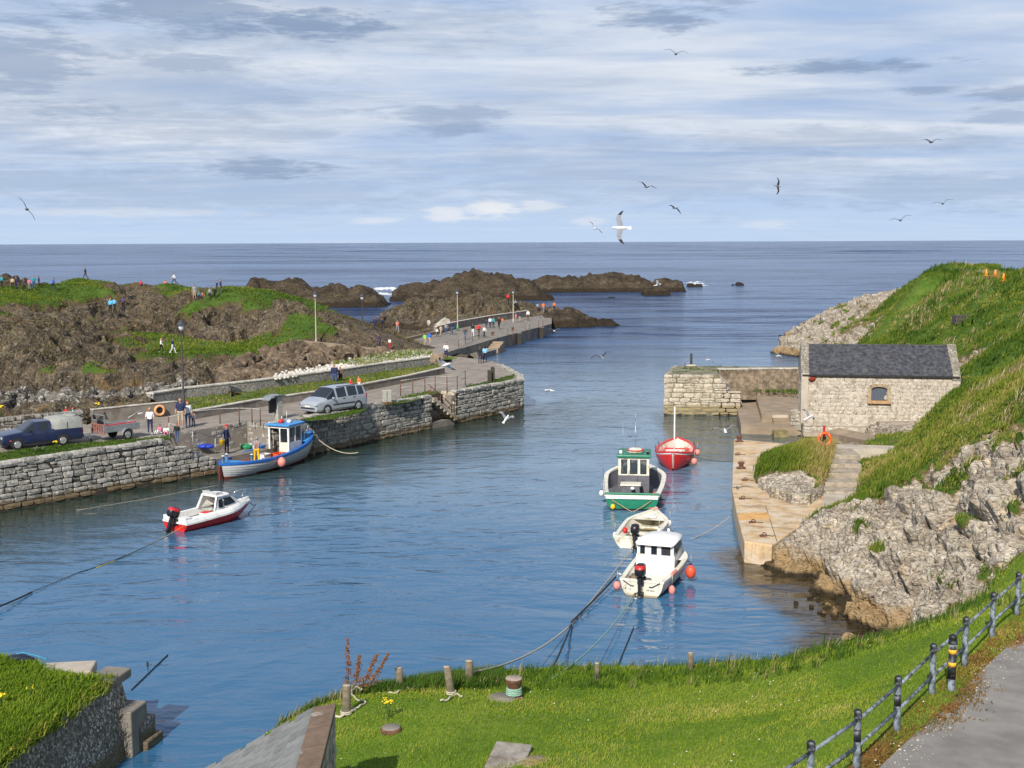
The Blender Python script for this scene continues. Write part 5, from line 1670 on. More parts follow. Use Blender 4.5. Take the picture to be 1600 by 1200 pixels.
p, n_, g_ = sample_grid(kn_v, kn_n, kn_gn, nxk, 2600, mk, seed=43)
f = field(p, .5, 6)
pxs = 800 + FPX * p[:, 0] / p[:, 1]
blades('hill_grass', p, .36 + .2 * (pxs > 1255), .035, hill_blade, .4, np.clip(.1 + .5 * f + .5 * np.clip((pxs - 1225) / 60, 0, 1), 0, 1), per=6, spread=.1, seed=44)
# turf tussocks on the left headland (far away: only their ragged edge shows)
nx_l = len(np.arange(-96, 22 + .42, .42))
mk = (left_gn > .46) & (left_v[:, 2] > 1.5) & in_view(left_v, 60, 60)
p, n_, g_ = sample_grid(left_v, left_n, left_gn, nx_l, 15000, mk & (left_v[:, 1] > cut_line(left_v[:, 0])), seed=45)
f = field(p, .12, 6) * .6 + field(p, .8, 8) * .4
blades('headland_grass', p, .22, .10, hill_blade, .6, np.clip(-.12 + 1.05 * f, 0, .85), per=4, spread=.25, seed=46)
# dry heathery scrub on its brown slopes
mk = (left_gn > -.2) & (left_gn < .45) & (left_v[:, 2] > 2.2) & in_view(left_v, 60, 60) & (left_v[:, 1] > cut_line(left_v[:, 0])) & (left_n[:, 2] > .6)
p, n_, g_ = sample_grid(left_v, left_n, left_gn, nx_l, 9000, mk, weight=np.clip(field(left_v, .15, 5) - .45, 0.001, 1), seed=47)
scrub_blade = blade_mat('scrub_blade', [(0.0, (0.05, 0.045, 0.02)), (0.4, (0.12, 0.085, 0.04)), (0.7, (0.20, 0.15, 0.075)), (1.0, (0.10, 0.12, 0.03))])
blades('dry_scrub', p, .22, .10, scrub_blade, .7, None, per=3, spread=.3, seed=48)
def strip_grass(name, poly, z, n, h, w, m, seed, kind='stuff', zf=None, tintf=None, per=4, ragged=.0):
 """tufts over a polygon given in place coordinates"""
 r = np.random.default_rng(seed)
 poly = np.array([tuple(q) for q in poly])
 lo, hi = poly.min(0), poly.max(0)
 pts = []
 q = lo + (hi - lo) * r.random((n * 6, 2))
 q = q[in_poly(q, poly)][:n]
 zz = np.full(len(q), z) if zf is None else zf(q)
 p = np.concatenate([q, zz[:, None]], 1)
 if ragged: p = p[field(p, .8, seed) > ragged]
 return blades(name, p, h, w, m, .5, None if tintf is None else tintf(p), per=per, spread=.08, seed=seed)
# grass strips along the left quay edge, each with its turf sheet
def verge(pxs, z, n, h, seed, m=dark_blade):
 pts = [P(a, b, z) for a, b in pxs]
 sheet('grass_verge', [p + Vector((0, 0, .012)) for p in pts], verge_turf)
 strip_grass('verge_grass', [(p.x, p.y) for p in pts], z + .01, n, h, .05, m, seed, tintf=lambda p: .15 + .8 * field(p, .4, 3))
verge([(-60, 735), (0, 723), (130, 706), (262, 688), (262, 683), (150, 691), (60, 700), (-60, 716)], ZQ, 1500, .13, 51)
verge([(468, 650), (520, 648), (556, 641), (575, 637), (560, 646), (520, 655), (480, 658)], ZQ, 320, .14, 52)
verge([(598, 634), (640, 628), (665, 621), (690, 612), (670, 612), (640, 618), (610, 627)], ZQ, 260, .16, 53)
verge([(718, 609), (760, 602), (800, 592), (806, 585), (770, 594), (745, 600), (728, 604)], ZQ, 240, .14, 54)
# bank between the low wall and the rubble wall
gl = [(p.x, p.y) for p in nv] + [(p.x, p.y) for p in reversed(fv)]
cx = TPS([(p.x, p.y, p.z) for p in nv + fv], .01)
strip_grass('bank_grass', gl, 0, 1500, .16, .06, hill_blade, 55, zf=cx, tintf=lambda p: .1 + .85 * field(p, .35, 3))
# grass and white campion on the shingle bank
sg = [xy(560, 573, 3.52), xy(600, 566, 3.52), xy(672, 556, 3.52), xy(676, 550, 3.45), xy(640, 550, 3.4), xy(590, 558, 3.4), xy(520, 570, 3.4)]
strip_grass('bank_grass', sg, 3.5, 520, .3, .07, hill_blade, 56, tintf=lambda p: .2 + .8 * field(p, .5, 3))
pale_blade = blade_mat('campion_blade', [(0.0, (0.13, 0.17, 0.06)), (0.4, (0.33, 0.34, 0.20)), (1.0, (0.66, 0.64, 0.54))])
strip_grass('white_campion', sg, 3.52, 520, .24, .09, pale_blade, 57)
strip_grass('weeds', [xy(1178, 612, 1.5), xy(1252, 616, 1.5), xy(1252, 608, 1.5), xy(1195, 606, 1.5)], 1.5, 160, .25, .06, dark_blade, 58)
strip_grass('weeds', [xy(1040, 581, ZR), xy(1140, 581, ZR), xy(1160, 572, ZR), xy(1080, 571, ZR)], ZR, 260, .1, .05, dark_blade, 59, ragged=.5)
# grass crown on the small wharf
wt = [xy(168, 1064, ZW), xy(80, 1130, ZW), xy(0, 1185, ZW), xy(-90, 1255, ZW), xy(-300, 1250, ZW), xy(-260, 1016, ZW), xy(-10, 1030, ZW), xy(60, 1043, ZW), xy(92, 1056, ZW), xy(120, 1062, ZW)]
wc_ = sum(wt, Vector((0, 0))) / len(wt)
WC = np.array([tuple(q) for q in wt])
def wz(q):
 d = np.full(len(q), 9.0)
 for i in range(len(WC)):
  a, b = WC[i], WC[(i + 1) % len(WC)]
  t = np.clip(((q - a) @ (b - a)) / ((b - a) @ (b - a)), 0, 1)
  d = np.minimum(d, np.linalg.norm(q - (a + t[:, None] * (b - a)), axis=1))
 return ZW + .05 + .38 * (1 - np.exp(-d * 1.6)) + .05 * vnoise(np.concatenate([q, np.zeros((len(q), 1))], 1) * 1.3, 5)
gx, gy = np.meshgrid(np.arange(WC[:, 0].min() - .2, WC[:, 0].max() + .2, .14), np.arange(WC[:, 1].min() - .2, WC[:, 1].max() + .2, .14))
gq = np.stack([gx.ravel(), gy.ravel()], 1)
ins = in_poly(gq, WC)
me = np_mesh('grass_mound', np.concatenate([gq, np.where(ins, wz(gq), ZW - .15)[:, None]], 1), grid_quads(*gx.shape, ins), None, [turf], {'grass': (np.ones(len(gq)), 'FLOAT')}, smooth=True)
tag(link('grass_mound', me), kind='structure')
strip_grass('mound_grass', wt, 0, 6500, .15, .024, lawn_blade, 60, zf=wz, tintf=lambda p: .1 + .6 * field(p, .7, 3), per=6)
edge_p = []
for a, b in ((wt[0], wt[1]), (wt[1], wt[2]), (wt[2], wt[3])):
 for k in range(170):
  q = a.lerp(b, random.random()) + Vector((random.gauss(.05, .09), random.gauss(0, .05)))
  edge_p.append((q.x, q.y, ZW + random.uniform(-.12, .1)))
blades('mound_grass', np.array(edge_p), .2, .024, lawn_blade, .6, None, per=6, spread=.06, seed=61, wind=(.4, -.2))
# ------------------------------------------------------------------ boulders
def boulder_meshes(m, n, seed, sub=2, cuts=7):
 out = []
 for k in range(n):
  rs = random.Random(seed + k)
  bm = bmesh.new()
  bmesh.ops.create_icosphere(bm, subdivisions=sub, radius=1.0)
  planes = [(Vector((rs.gauss(0, 1), rs.gauss(0, 1), rs.gauss(0, 1))).normalized(), rs.uniform(.42, .8)) for _ in range(cuts)]
  for v in bm.verts:
   c = v.co
   for nn, d in planes:
    e = c.dot(nn) - d
    if e > 0: c = c - nn * e
   v.co = c + Vector((rs.uniform(-1, 1), rs.uniform(-1, 1), rs.uniform(-1, 1))) * .035
  me = bpy.data.meshes.new('boulder')
  bm.to_mesh(me)
  bm.free()
  me.materials.append(m)
  out.append(me)
 return out
brown_rock = stone_mat('brown_boulder_rock', (0.045, 0.031, 0.020), (0.105, 0.074, 0.047), (0.175, 0.128, 0.082), (0.23, 0.18, 0.125), .3, scale=2.5)
grey_rock = stone_mat('grey_boulder_rock', (0.035, 0.032, 0.03), (0.085, 0.077, 0.065), (0.18, 0.155, 0.125), (0.42, 0.39, 0.34), .5, scale=3)
bro = boulder_meshes(brown_rock, 9, 100, 2, 11)
gro = boulder_meshes(grey_rock, 9, 200)
rs = random.Random(17)
def ground_l(x, y):
 return float(L_TPS(np.array([[x, y]]))[0])
arm = []
for k in range(4000):
 px = rs.uniform(350, 650)
 y_lo = np.interp(px, [350, 400, 470, 520, 560, 650], [607, 597, 585, 574, 562, 556])
 y_hi = np.interp(px, [350, 400, 450, 520, 600, 650], [584, 556, 545, 552, 560, 563]) - 4
 py = rs.uniform(min(y_lo, y_hi), max(y_lo, y_hi))
 z = 2.95 + max(0, y_lo - py) * .006
 v = P(px, py, z)
 r = rs.uniform(.42, 1.05)
 if all((v.x - a[0]) ** 2 + (v.y - a[1]) ** 2 > (.56 * (r + a[3])) ** 2 for a in arm):
  arm.append((v.x, v.y, z, r))
 if len(arm) >= 150: break
for x, y, z, r in arm:
 o = link('boulder', rs.choice(bro), None, (x, y, z + .1), (rs.uniform(0, 6), rs.uniform(0, 6), rs.uniform(0, 6)), (r * rs.uniform(.9, 1.35), r * rs.uniform(.8, 1.2), r * rs.uniform(.6, .9)))
 tag(o, 'angular brown boulder in the armour heap below the tan promenade wall', 'boulder', 'brown boulders heaped below the promenade wall')
bea = []
for k in range(2600):
 px = rs.uniform(-70, 300)
 t_ = (px + 70) / 370
 y_lo, y_hi = 652 - 40 * max(0, (px - 40) / 260), 612 - 14 * max(0, (px - 180) / 120)
 py = rs.uniform(y_hi, y_lo)
 v = P(px, py, 1.8)
 r = min(abs(rs.gauss(0, .33)) + .22, 1.15)
 if all((v.x - a[0]) ** 2 + (v.y - a[1]) ** 2 > (.7 * (r + a[3])) ** 2 for a in bea):
  bea.append((v.x, v.y, max(1.6, ground_l(v.x, v.y)), r))
 if len(bea) >= 240: break
for x, y, z, r in bea:
 o = link('boulder', rs.choice(gro), None, (x, y, z + r * .12), (rs.uniform(0, 6), rs.uniform(0, 6), rs.uniform(0, 6)), (r * rs.uniform(.9, 1.4), r * rs.uniform(.8, 1.2), r * rs.uniform(.55, .85)))
 tag(o, 'grey beach boulder on the shore behind the low quay walls', 'boulder', 'grey boulders on the beach behind the quay')
# white shingle stones on the bank above the rubble wall, too many to count
sh_me = boulder_meshes(mat('shingle_stone', (0.50, 0.47, 0.41), .95, .35, 8), 1, 400, 1, 4)[0]
sv = np.array([v.co[:] for v in sh_me.vertices])
sf = np.array([p_.vertices[:] for p_ in sh_me.polygons])
N_ = 900
tq_ = RNG.random(N_)
pxx = 430 + 245 * tq_
off = np.abs(RNG.normal(0, 1, N_)) * 4.5
pyy = np.interp(pxx, [325, 400, 510, 600, 672], [611.5, 597.5, 581.5, 567.5, 558.5]) - off
V_, F_ = [], []
for k in range(N_):
 q = P(pxx[k], pyy[k], 3.5)
 r_ = RNG.uniform(.05, .19)
 V_.append(sv * np.array([r_ * RNG.uniform(.8, 1.4), r_, r_ * .7]) + np.array([q.x, q.y, 3.52]))
 F_.append(sf + k * len(sv))
me = np_mesh('shingle', np.concatenate(V_), None, np.concatenate(F_), [MATS['shingle_stone']])
tag(link('shingle', me), kind='stuff')
# a few boulders that stand alone
pale_rock = stone_mat('pale_boulder_rock', (0.30, 0.26, 0.21), (0.43, 0.385, 0.32), (0.54, 0.49, 0.42), (0.62, 0.58, 0.51), .1, scale=3)
pal = boulder_meshes(pale_rock, 3, 300)
o = link('boulder', pal[0], None, P(692, 506, 1.6), (.3, .2, .6), (1.5, 1.2, 1.0))
tag(o, 'large pale boulder behind the parapet of the outer pier', 'boulder')
o = link('boulder', pal[1], None, P(670, 505, 1.3), (.3, 1.2, .6), (.6, .5, .35))
tag(o, 'small white boulder left of the large pale one', 'boulder')
o = link('boulder', boulder_meshes(limestone, 1, 310)[0], None, P(1326, 1002, .15), (.2, .3, .4), (.5, .34, .3))
tag(o, 'lone tan rock at the water line by the edge of the lawn', 'boulder')
kelp_r = boulder_meshes(limestone, 3, 320)
for k in range(16):
 t_ = rs.random()
 v = P(1240 + 150 * t_ + rs.uniform(-14, 14), 935 + 58 * t_ + rs.uniform(-12, 8), .02)
 o = link('rock', rs.choice(kelp_r), None, v, (rs.random() * 6, rs.random() * 6, rs.random() * 6), (rs.uniform(.1, .26), rs.uniform(.08, .2), .1))
 tag(o, 'small wet rock breaking the surface along the cove shore', 'rock', 'wet rocks in the shallow cove')
# ------------------------------------------------------------------ paints
white_p = mat('white_gelcoat', (0.74, 0.73, 0.69), .35, .05, 3, dirt=(0.50, 0.45, 0.36), dirt_amt=.25, spec=.5, streak=(0.56, 0.52, 0.45))
cream_p = mat('aged_white_gelcoat', (0.66, 0.63, 0.53), .4, .07, 3, dirt=(0.40, 0.33, 0.20), dirt_amt=.4, streak=(0.44, 0.37, 0.25))
red_p = mat('red_boat_paint', (0.60, 0.022, 0.020), .35, .08, 4, dirt=(0.38, 0.03, 0.03), dirt_amt=.2, streak=(0.42, 0.03, 0.025))
blue_p = mat('blue_boat_paint', (0.020, 0.13, 0.44), .4, .1, 4)
sky_p = mat('sky_blue_paint', (0.05, 0.25, 0.55), .45, .1, 4)
green_p = mat('green_boat_paint', (0.012, 0.17, 0.095), .4, .1, 4, dirt=(0.008, 0.10, 0.06), dirt_amt=.3, streak=(0.03, 0.20, 0.13))
grey_p = mat('grey_deck_paint', (0.115, 0.115, 0.13), .7, .15, 4, dirt=(0.08, 0.07, 0.07))
pale_hull = mat('pale_hull_paint', (0.50, 0.50, 0.50), .45, .06, 4, dirt=(0.36, 0.35, 0.33), dirt_amt=.3, streak=(0.34, 0.29, 0.22))
oxide_p = mat('oxide_red_deck', (0.24, 0.045, 0.025), .6, .25, 4)
navy_p = mat('navy_stripe', (0.015, 0.02, 0.09), .35, .05, 4)
black_p = mat('black_plastic', (0.014, 0.014, 0.017), .35, .1, 6)
rubber = mat('tyre_rubber', (0.018, 0.018, 0.018), .85, .2, 9)
steel = mat('galvanised_steel', (0.36, 0.38, 0.39), .45, .15, 6, metal=.6)
silver_rail = mat('bright_rail', (0.62, 0.63, 0.64), .25, .05, 6, metal=.8)
orange_f = mat('orange_fender', (0.72, 0.085, 0.035), .5, .12, 8)
pink_f = mat('faded_pink_fender', (0.62, 0.24, 0.20), .6, .12, 8)
white_f = mat('white_fender', (0.70, 0.69, 0.66), .5, .08, 8)
crate_o = mat('orange_plastic', (0.72, 0.09, 0.02), .5, .1, 6)
yellow_p = mat('yellow_plastic', (0.75, 0.47, 0.02), .45, .08, 6)
dark_glass = glass_mat('dark_glass', (0.015, 0.02, 0.026), .04)
clear_glass = glass_mat('clear_glass', (0.06, 0.08, 0.09), .03, .35)
rope_m = mat('pale_rope', (0.42, 0.38, 0.28), .9, .2, 20)
rope_g = mat('green_rope', (0.22, 0.36, 0.28), .9, .2, 20)
rope_d = mat('dark_rope', (0.025, 0.024, 0.02), .95, .3, 12)
rope_y = mat('yellow_rope', (0.50, 0.38, 0.08), .9, .2, 20)
wood_m = mat('weathered_wood', (0.155, 0.125, 0.082), .9, .35, 7, .015, dirt=(0.10, 0.10, 0.06))
def hull_grid(L, beam, sheer, keel, over=0.4, over_s=0.0, n=22, m=9, p=.55, zp=1.2, lap=0.0):
 G = []
 for i in range(n):
  t = i / (n - 1)
  b, h, k = beam(t), sheer(t), keel(t)
  half = []
  for j in range(m):
   s = j / (m - 1)
   y = b * math.sin(s * math.pi / 2) ** p
   z = k + (h - k) * s ** zp
   x = -L / 2 + L * t - over * (1 - s) ** 1.3 * t ** 5 + over_s * (1 - s) ** 1.3 * (1 - t) ** 5
   half.append(Vector((x, y, z)))
  if lap:
   h2 = []
   for j in range(m):
    q = half[j].copy()
    if 0 < j < m - 1:
     u_ = q.copy(); u_.y += min(lap, b * .2); h2 += [q, u_]
    else:
     h2.append(q)
   half = h2
  G.append([Vector((v.x, -v.y, v.z)) for v in reversed(half)] + half[1:])
 return G
def grid_faces(n, m):
 return [(i * m + j, i * m + j + 1, (i + 1) * m + j + 1, (i + 1) * m + j) for i in range(n - 1) for j in range(m - 1)]
def make_hull(root, G, mats, bands, floor, th, in_mat, cap_mat, floor_m=None, transom=True, cap=(.11, .07), transom_mats=None, deck_from=None, deck_m=None):
 """outer skin, inside, gunwale cap. bands: material index from height fraction"""
 n, m = len(G), len(G[0])
 mb = MB()
 vs = [v for r in G for v in r]
 mb.v = [tuple(v) for v in vs]
 for f in grid_faces(n, m):
  zs = sum(vs[i].z for i in f) / 4
  i0 = f[0] // m
  top = G[i0][0].z
  mb.f.append(list(f))
  mb.m.append(bands(zs, top))
  mb.sm.append(False)
 hull = mb.mesh('hull', mats)
 for pl in hull.polygons: pl.use_smooth = True
 hull.set_sharp_from_angle(angle=rad(28))
 ho = link('hull', hull, root)
 if transom:
  mbt = MB()
  r = G[0]
  k = m // 2
  for j in range(k):
   mbt.mi = bands((r[j].z + r[j + 1].z) / 2, r[0].z) if transom_mats is None else 0
   mbt.add([r[j], r[j + 1], r[m - 2 - j], r[m - 1 - j]] if j + 1 < m - 2 - j else [r[j], r[j + 1], r[m - 1 - j]], [(0, 1, 2, 3)] if j + 1 < m - 2 - j else [(0, 1, 2)])
  mbt.build('transom', transom_mats or mats, root)
 ins = MB()
 rows = []
 for i, r in enumerate(G):
  b, h, x = r[-1].y, r[-1].z, r[-1].x
  bi = max(b - th, .01)
  bf = .01
  xf = r[m // 2].x
  for j in range(m // 2, m - 1):
   if r[j].z <= floor <= r[j + 1].z:
    q = (floor - r[j].z) / max(r[j + 1].z - r[j].z, 1e-6)
    bf = max(r[j].y + (r[j + 1].y - r[j].y) * q - th, .01)
    xf = r[j].x + (r[j + 1].x - r[j].x) * q
  if r[m // 2].z > floor: bf = .01
  bf = min(bf, bi)
  if i == 0 and transom: x += th; xf += th
  if bf <= .011 or bi <= .02: xf -= .12 * (1 if i > n / 2 else -1) * (1 if not (i == 0 and transom) else 0)
  fz = max(floor, r[m // 2].z + .02)
  rows.append([Vector((x, -bi, h)), Vector((xf, -bf, fz)), Vector((xf, 0, fz)), Vector((xf, bf, fz)), Vector((x, bi, h))])
 ins.v = [tuple(v) for r in rows for v in r]
 for f in grid_faces(n, 5):
  ins.f.append(list(reversed(f)))
  ins.m.append(1 if (f[0] % 5) in (1, 2) else 0)
  ins.sm.append(False)
 ins.add(rows[0], [(0, 1, 2, 3, 4)])
 ins.build('inside', [in_mat, floor_m or in_mat], root)
 g = MB()
 for sgn in (0, 1):
  pts_o = [r[-1] if sgn else r[0] for r in G]
  s = 1 if sgn else -1
  vs = []
  for q in pts_o:
   b = abs(q.y)
   inner = max(b - th - cap[0] * .4, 0.0)
   vs += [(q.x, s * (b + .035), q.z - cap[1]), (q.x, s * (b + .035), q.z + .02), (q.x, s * inner, q.z + .02), (q.x, s * inner, q.z - cap[1])]
  fs = []
  for i in range(n - 1):
   for k in range(4):
    k2 = (k + 1) % 4
    fs.append((i * 4 + k, i * 4 + k2, i * 4 + 4 + k2, i * 4 + 4 + k))
  fs += [(0, 1, 2, 3), ((n - 1) * 4 + 3, (n - 1) * 4 + 2, (n - 1) * 4 + 1, (n - 1) * 4)]
  g.add(vs, fs)
 if transom:
  q = G[0][-1]
  g.box((q.x + .04, 0, q.z - .02), (.12, 2 * q.y + .06, .085))
 g.build('gunwale', cap_mat, root)
 return ho
def frame_wall(root, a, b, z0, zs, z1, n, wall_m, post=.07, glass=dark_glass, name='cabin_wall', th=.05, tilt=None, skip=()):
 """panel below, windows between posts above; every pane its own part"""
 a, b = Vector(a), Vector(b)
 d = b - a
 L = d.length
 d.normalize()
 ang = math.atan2(d.y, d.x)
 mb = MB()
 c = (a + b) / 2
 mb.box((c.x, c.y, (z0 + zs) / 2), (L, th, zs - z0), ang)
 mb.box((c.x, c.y, z1 - .05), (L, th, .1), ang)
 for k in range(n + 1):
  u = min(max(L * k / n, post / 2), L - post / 2)
  q = a + d * u
  mb.box((q.x, q.y, (zs + z1 - .1) / 2), (post, th, z1 - .1 - zs), ang)
 w = mb.build(name, wall_m, root)
 for k in range(n):
  if k in skip: continue
  q = a + d * (L * (k + .5) / n)
  MB().box((q.x, q.y, (zs + z1 - .1) / 2), (L / n - post * .6, th * .4, z1 - .1 - zs), ang).build('window', glass, w)
 return w
def outboard(root, x, y, z, tilt=0.0, cowl=black_p, accent=None, s=1.0):
 o = bpy.data.objects.new('outboard_motor', MB().box((0.0, 0, -.05), (.16, .2, .28)).box((.08, 0, .0), (.1, .3, .16)).mesh('outboard_motor', black_p, .02))
 COL.objects.link(o)
 o.parent = root
 o.location = (x, y, z)
 o.rotation_euler = (0, tilt, 0)
 o.scale = (s, s, s)
 mb = MB()
 for zz, sx, sy, cx in ((.10, .17, .13, -.08), (.16, .24, .16, -.09), (.34, .25, .165, -.09), (.46, .21, .14, -.07), (.50, .12, .09, -.05)):
  mb.v += [(cx + sx * math.copysign(abs(math.cos(a)) ** .6, math.cos(a)), sy * math.copysign(abs(math.sin(a)) ** .6, math.sin(a)), zz) for a in np.linspace(0, 2 * math.pi, 17)[:-1]]
 for i in range(4):
  for k in range(16):
   mb.f.append([i * 16 + k, i * 16 + (k + 1) % 16, (i + 1) * 16 + (k + 1) % 16, (i + 1) * 16 + k])
   mb.m.append(1 if accent and i == 2 else 0)
   mb.sm.append(True)
 mb.f += [list(range(15, -1, -1)), list(range(64, 80))]
 mb.m += [0, 0]
 mb.sm += [False, False]
 mb.build('cowl', [cowl, accent or cowl], o)
 leg = MB()
 leg.box((-.08, 0, -.18), (.17, .1, .56), taper=1.0)
 leg.box((-.1, 0, -.44), (.36, .2, .025))
 leg.ball((-.08, 0, -.6), (.2, .06, .06), 10, 6)
 leg.box((-.05, 0, -.70), (.14, .02, .2))
 leg.box((-.08, 0, -.5), (.14, .06, .2))
 leg.build('leg', black_p, o)
 pr = MB()
 for k in range(3):
  a = 2 * math.pi * k / 3
  pr.add([(-.28, .02 * math.cos(a), -.6 + .02 * math.sin(a)), (-.30, .12 * math.cos(a - .4), -.6 + .12 * math.sin(a - .4)), (-.27, .13 * math.cos(a + .4), -.6 + .13 * math.sin(a + .4))], [(0, 1, 2), (2, 1, 0)])
 pr.build('propeller', steel, o)
 return o
def fender(p, r, h, m, label, group=None):
 o = thing('fender', p, label, 'fender', group)
 MB().lathe((0, 0, 0), [(.01, -h / 2), (r * .55, -h * .44), (r * .95, -h * .2), (r, .05 * h), (r * .8, h * .3), (r * .35, h * .45), (r * .2, h * .52)], 16).build('body', m, o)
 MB().tube([(0, 0, h * .48), (0, 0, h * .62)], r * .28, 8).build('collar', navy_p, o)
 MB().tube([(0, 0, h * .6), (.02, .02, h * .6 + .35)], .012, 5).build('lanyard', rope_m, o)
 return o
def boat_root(name, loc, head, label):
 return thing(name, loc, label, 'boat', 'boats moored in the harbour', rad(head))
def sm(t, a, b):
 t = min(max((t - a) / (b - a), 0), 1)
 return t * t * (3 - 2 * t)
# ---- red and white speedboat -------------------------------------------------
a, b = P(286, 826, 0), P(372, 807, 0)
hd = math.degrees(math.atan2(b.y - a.y, b.x - a.x)) + 1
c = a.lerp(b, .55)
sp = boat_root('motor_boat', c, hd, 'red and white cabin speedboat with black outboard, floating alone near the stone quay')
L = 4.7
beam = lambda t: .90 * (1 - .06 * (1 - t)) * (1 - sm(t, .5, 1.02) ** 1.5 * .985)
shr = lambda t: .42 + .26 * t ** 1.6
G = hull_grid(L, beam, shr, lambda t: -.22 + .25 * t ** 4, over=.75, p=.45, zp=1.0)
ho = make_hull(sp, G, [red_p, navy_p, white_p], lambda z, top: 1 if z > top - .06 else 0, .08, .1, white_p, white_p)
# white upper moulding
mb = MB()
n = len(G)
vs = []
for i, r in enumerate(G):
 t = i / (n - 1)
 b_, h_, x_ = r[-1].y, r[-1].z, r[-1].x
 up = .26 * (1 - .3 * t)
 ins_ = min(.14, b_ * .5)
 for s in (1, -1):
  vs += [(x_, s * (b_ + .03), h_ - .01), (x_ - .05 * t, s * max(b_ - .02, .0), h_ + up * .55), (x_ - .1 * t, s * max(b_ - ins_, 0), h_ + up), (x_ - .1 * t, s * max(b_ - ins_ - .08, 0), h_ + up - .02), (x_ - .1 * t, s * max(b_ - ins_ - .1, 0), h_ - .1)]
for i in range(n - 1):
 for k in range(4):
  q = (i * 10 + k, i * 10 + k + 1, (i + 1) * 10 + k + 1, (i + 1) * 10 + k)
  mb.add([vs[j] for j in q], [(0, 1, 2, 3)])
  q = (i * 10 + 5 + k, i * 10 + 6 + k, (i + 1) * 10 + 6 + k, (i + 1) * 10 + 5 + k)
  mb.add([vs[j] for j in q], [(3, 2, 1, 0)])
for s in (1, -1):
 q = G[0][-1]
 mb.box((q.x + .16, s * .55, q.z + .13), (.36, .52, .27))
up = mb.build('side_moulding', white_p, sp)
# foredeck
fd = MB()
for i in range(12, n - 1):
 r0_, r1_ = G[i], G[i + 1]
 f_ = lambda r, i: (r[-1].x - .1 * i / (n - 1), max(r[-1].y - min(.14, r[-1].y * .5), 0.0), r[-1].z + .26 * (1 - .3 * i / (n - 1)))
 (x0, y0, z0), (x1, y1, z1) = f_(r0_, i), f_(r1_, i + 1)
 fd.add([(x0, -y0, z0), (x0, 0, z0 + .07), (x0, y0, z0), (x1, -y1, z1), (x1, 0, z1 + .05), (x1, y1, z1)], [(0, 3, 4, 1), (1, 4, 5, 2)])
fd.build('foredeck', white_p, sp)
# hard-top cabin
bw, tw = .66, .52
zb, zr = .70, 1.30
cab = MB()
roofp = [(-.25, zr + .0), (.1, zr + .06), (.62, zr + .02)]
rf = MB()
rf.prism([(-.28, -tw - .04), (.1, -tw - .07), (.55, -tw - .03), (.68, -.25), (.68, .25), (.55, tw + .03), (.1, tw + .07), (-.28, tw + .04)], zr, zr + .085)
rf.build('hard_top', white_p, sp, .03)
scr = MB()
for s in (1, -1):
 scr.add([(-.22, s * .5, zr + .085), (.25, s * .48, zr + .085), (.15, s * .46, zr + .22), (-.24, s * .5, zr + .24)], [(0, 1, 2, 3)])
scr.add([(-.22, -.5, zr + .085), (-.22, .5, zr + .085), (-.25, .46, zr + .26), (-.25, -.46, zr + .26)], [(0, 1, 2, 3)])
scr.build('roof_screen', pale_hull, sp)
for s in (1, -1):
 side = MB()
 side.add([(-.32, s * bw, zb - .05), (1.42, s * .40, zb + .06), (.64, s * tw, zr), (-.2, s * tw, zr), (-.5, s * bw, zb - .02)], [(0, 1, 2, 3, 4)])
 so = side.build('cabin_side', white_p, sp)
 e = .012 * s
 for q in ([(-.22, .62, zb + .1), (.08, .60, zb + .1), (.08, .55, zr - .1), (-.16, .55, zr - .1)], [(.18, .59, zb + .12), (1.0, .46, zb + .17), (.62, .515, zr - .09), (.18, .54, zr - .08)]):
  MB().add([(x, s * (y_ + .02), z) for x, y_, z in q], [(0, 1, 2, 3)]).build('window', dark_glass, so)
MB().add([(1.42, -.40, zb + .06), (1.42, .40, zb + .06), (.66, .5, zr), (.66, -.5, zr)], [(0, 1, 2, 3)]).build('windscreen', dark_glass, sp)
for s in (1, -1):
 MB().bar((-.48, s * .64, zb), (-.24, s * .52, zr + .02), .07, .09).build('cabin_post', white_p, sp)
MB().box((.2, -.3, .4), (.4, .45, .55)).build('seat', white_p, sp, .04)
MB().box((-.7, -.28, .36), (.45, .5, .5)).build('seat', white_p, sp, .04)
MB().box((-.68, -.28, .63), (.4, .44, .06)).build('cushion', red_p, sp, .02)
MB().box((.45, .25, .62), (.12, .6, .3)).build('dashboard', black_p, sp, .03)
pu = MB()
for s in (1, -1):
 pu.tube([(1.55, s * .32, .88), (1.6, s * .3, 1.2), (2.15, s * .09, 1.28), (2.12, s * .1, .98)], .016, 6)
pu.build('bow_rail', silver_rail, sp)
MB().box((-L / 2 + .03, 0, .30), (.1, .5, .1)).build('motor_bracket', black_p, sp)
outboard(sp, -L / 2 - .06, .04, .50, rad(22), black_p, mat('red_decal', (.5, .03, .04), .4), 1.25)
# ---- blue and white fishing boat ---------------------------------------------
a, b = P(343, 750, 0), P(488, 711, 0)
hd = math.degrees(math.atan2(b.y - a.y, b.x - a.x))
fb = boat_root('fishing_boat', a.lerp(b, .5), hd, 'white clinker fishing boat with blue gunwale and blue roofed wheelhouse beside the quay steps')
L = 9.2
beam = lambda t: 1.42 * max(0.02, (1 - abs(2 * t - 1.0) ** 2.6)) ** .75
shr = lambda t: .86 + .95 * max(0, t - .35) ** 1.7 * 1.6 + .35 * max(0, .35 - t) ** 1.5
G = hull_grid(L, beam, shr, lambda t: -.35 + .15 * abs(2 * t - 1) ** 3, over=.7, over_s=.35, n=30, m=10, p=.7, zp=1.1, lap=.022)
make_hull(fb, G, [pale_hull, blue_p, oxide_p], lambda z, top: 1 if z > top - .16 else 2 if z < .1 else 0, .15, .1, blue_p, blue_p, oxide_p, transom=False, cap=(.2, .1))
ins2 = MB()
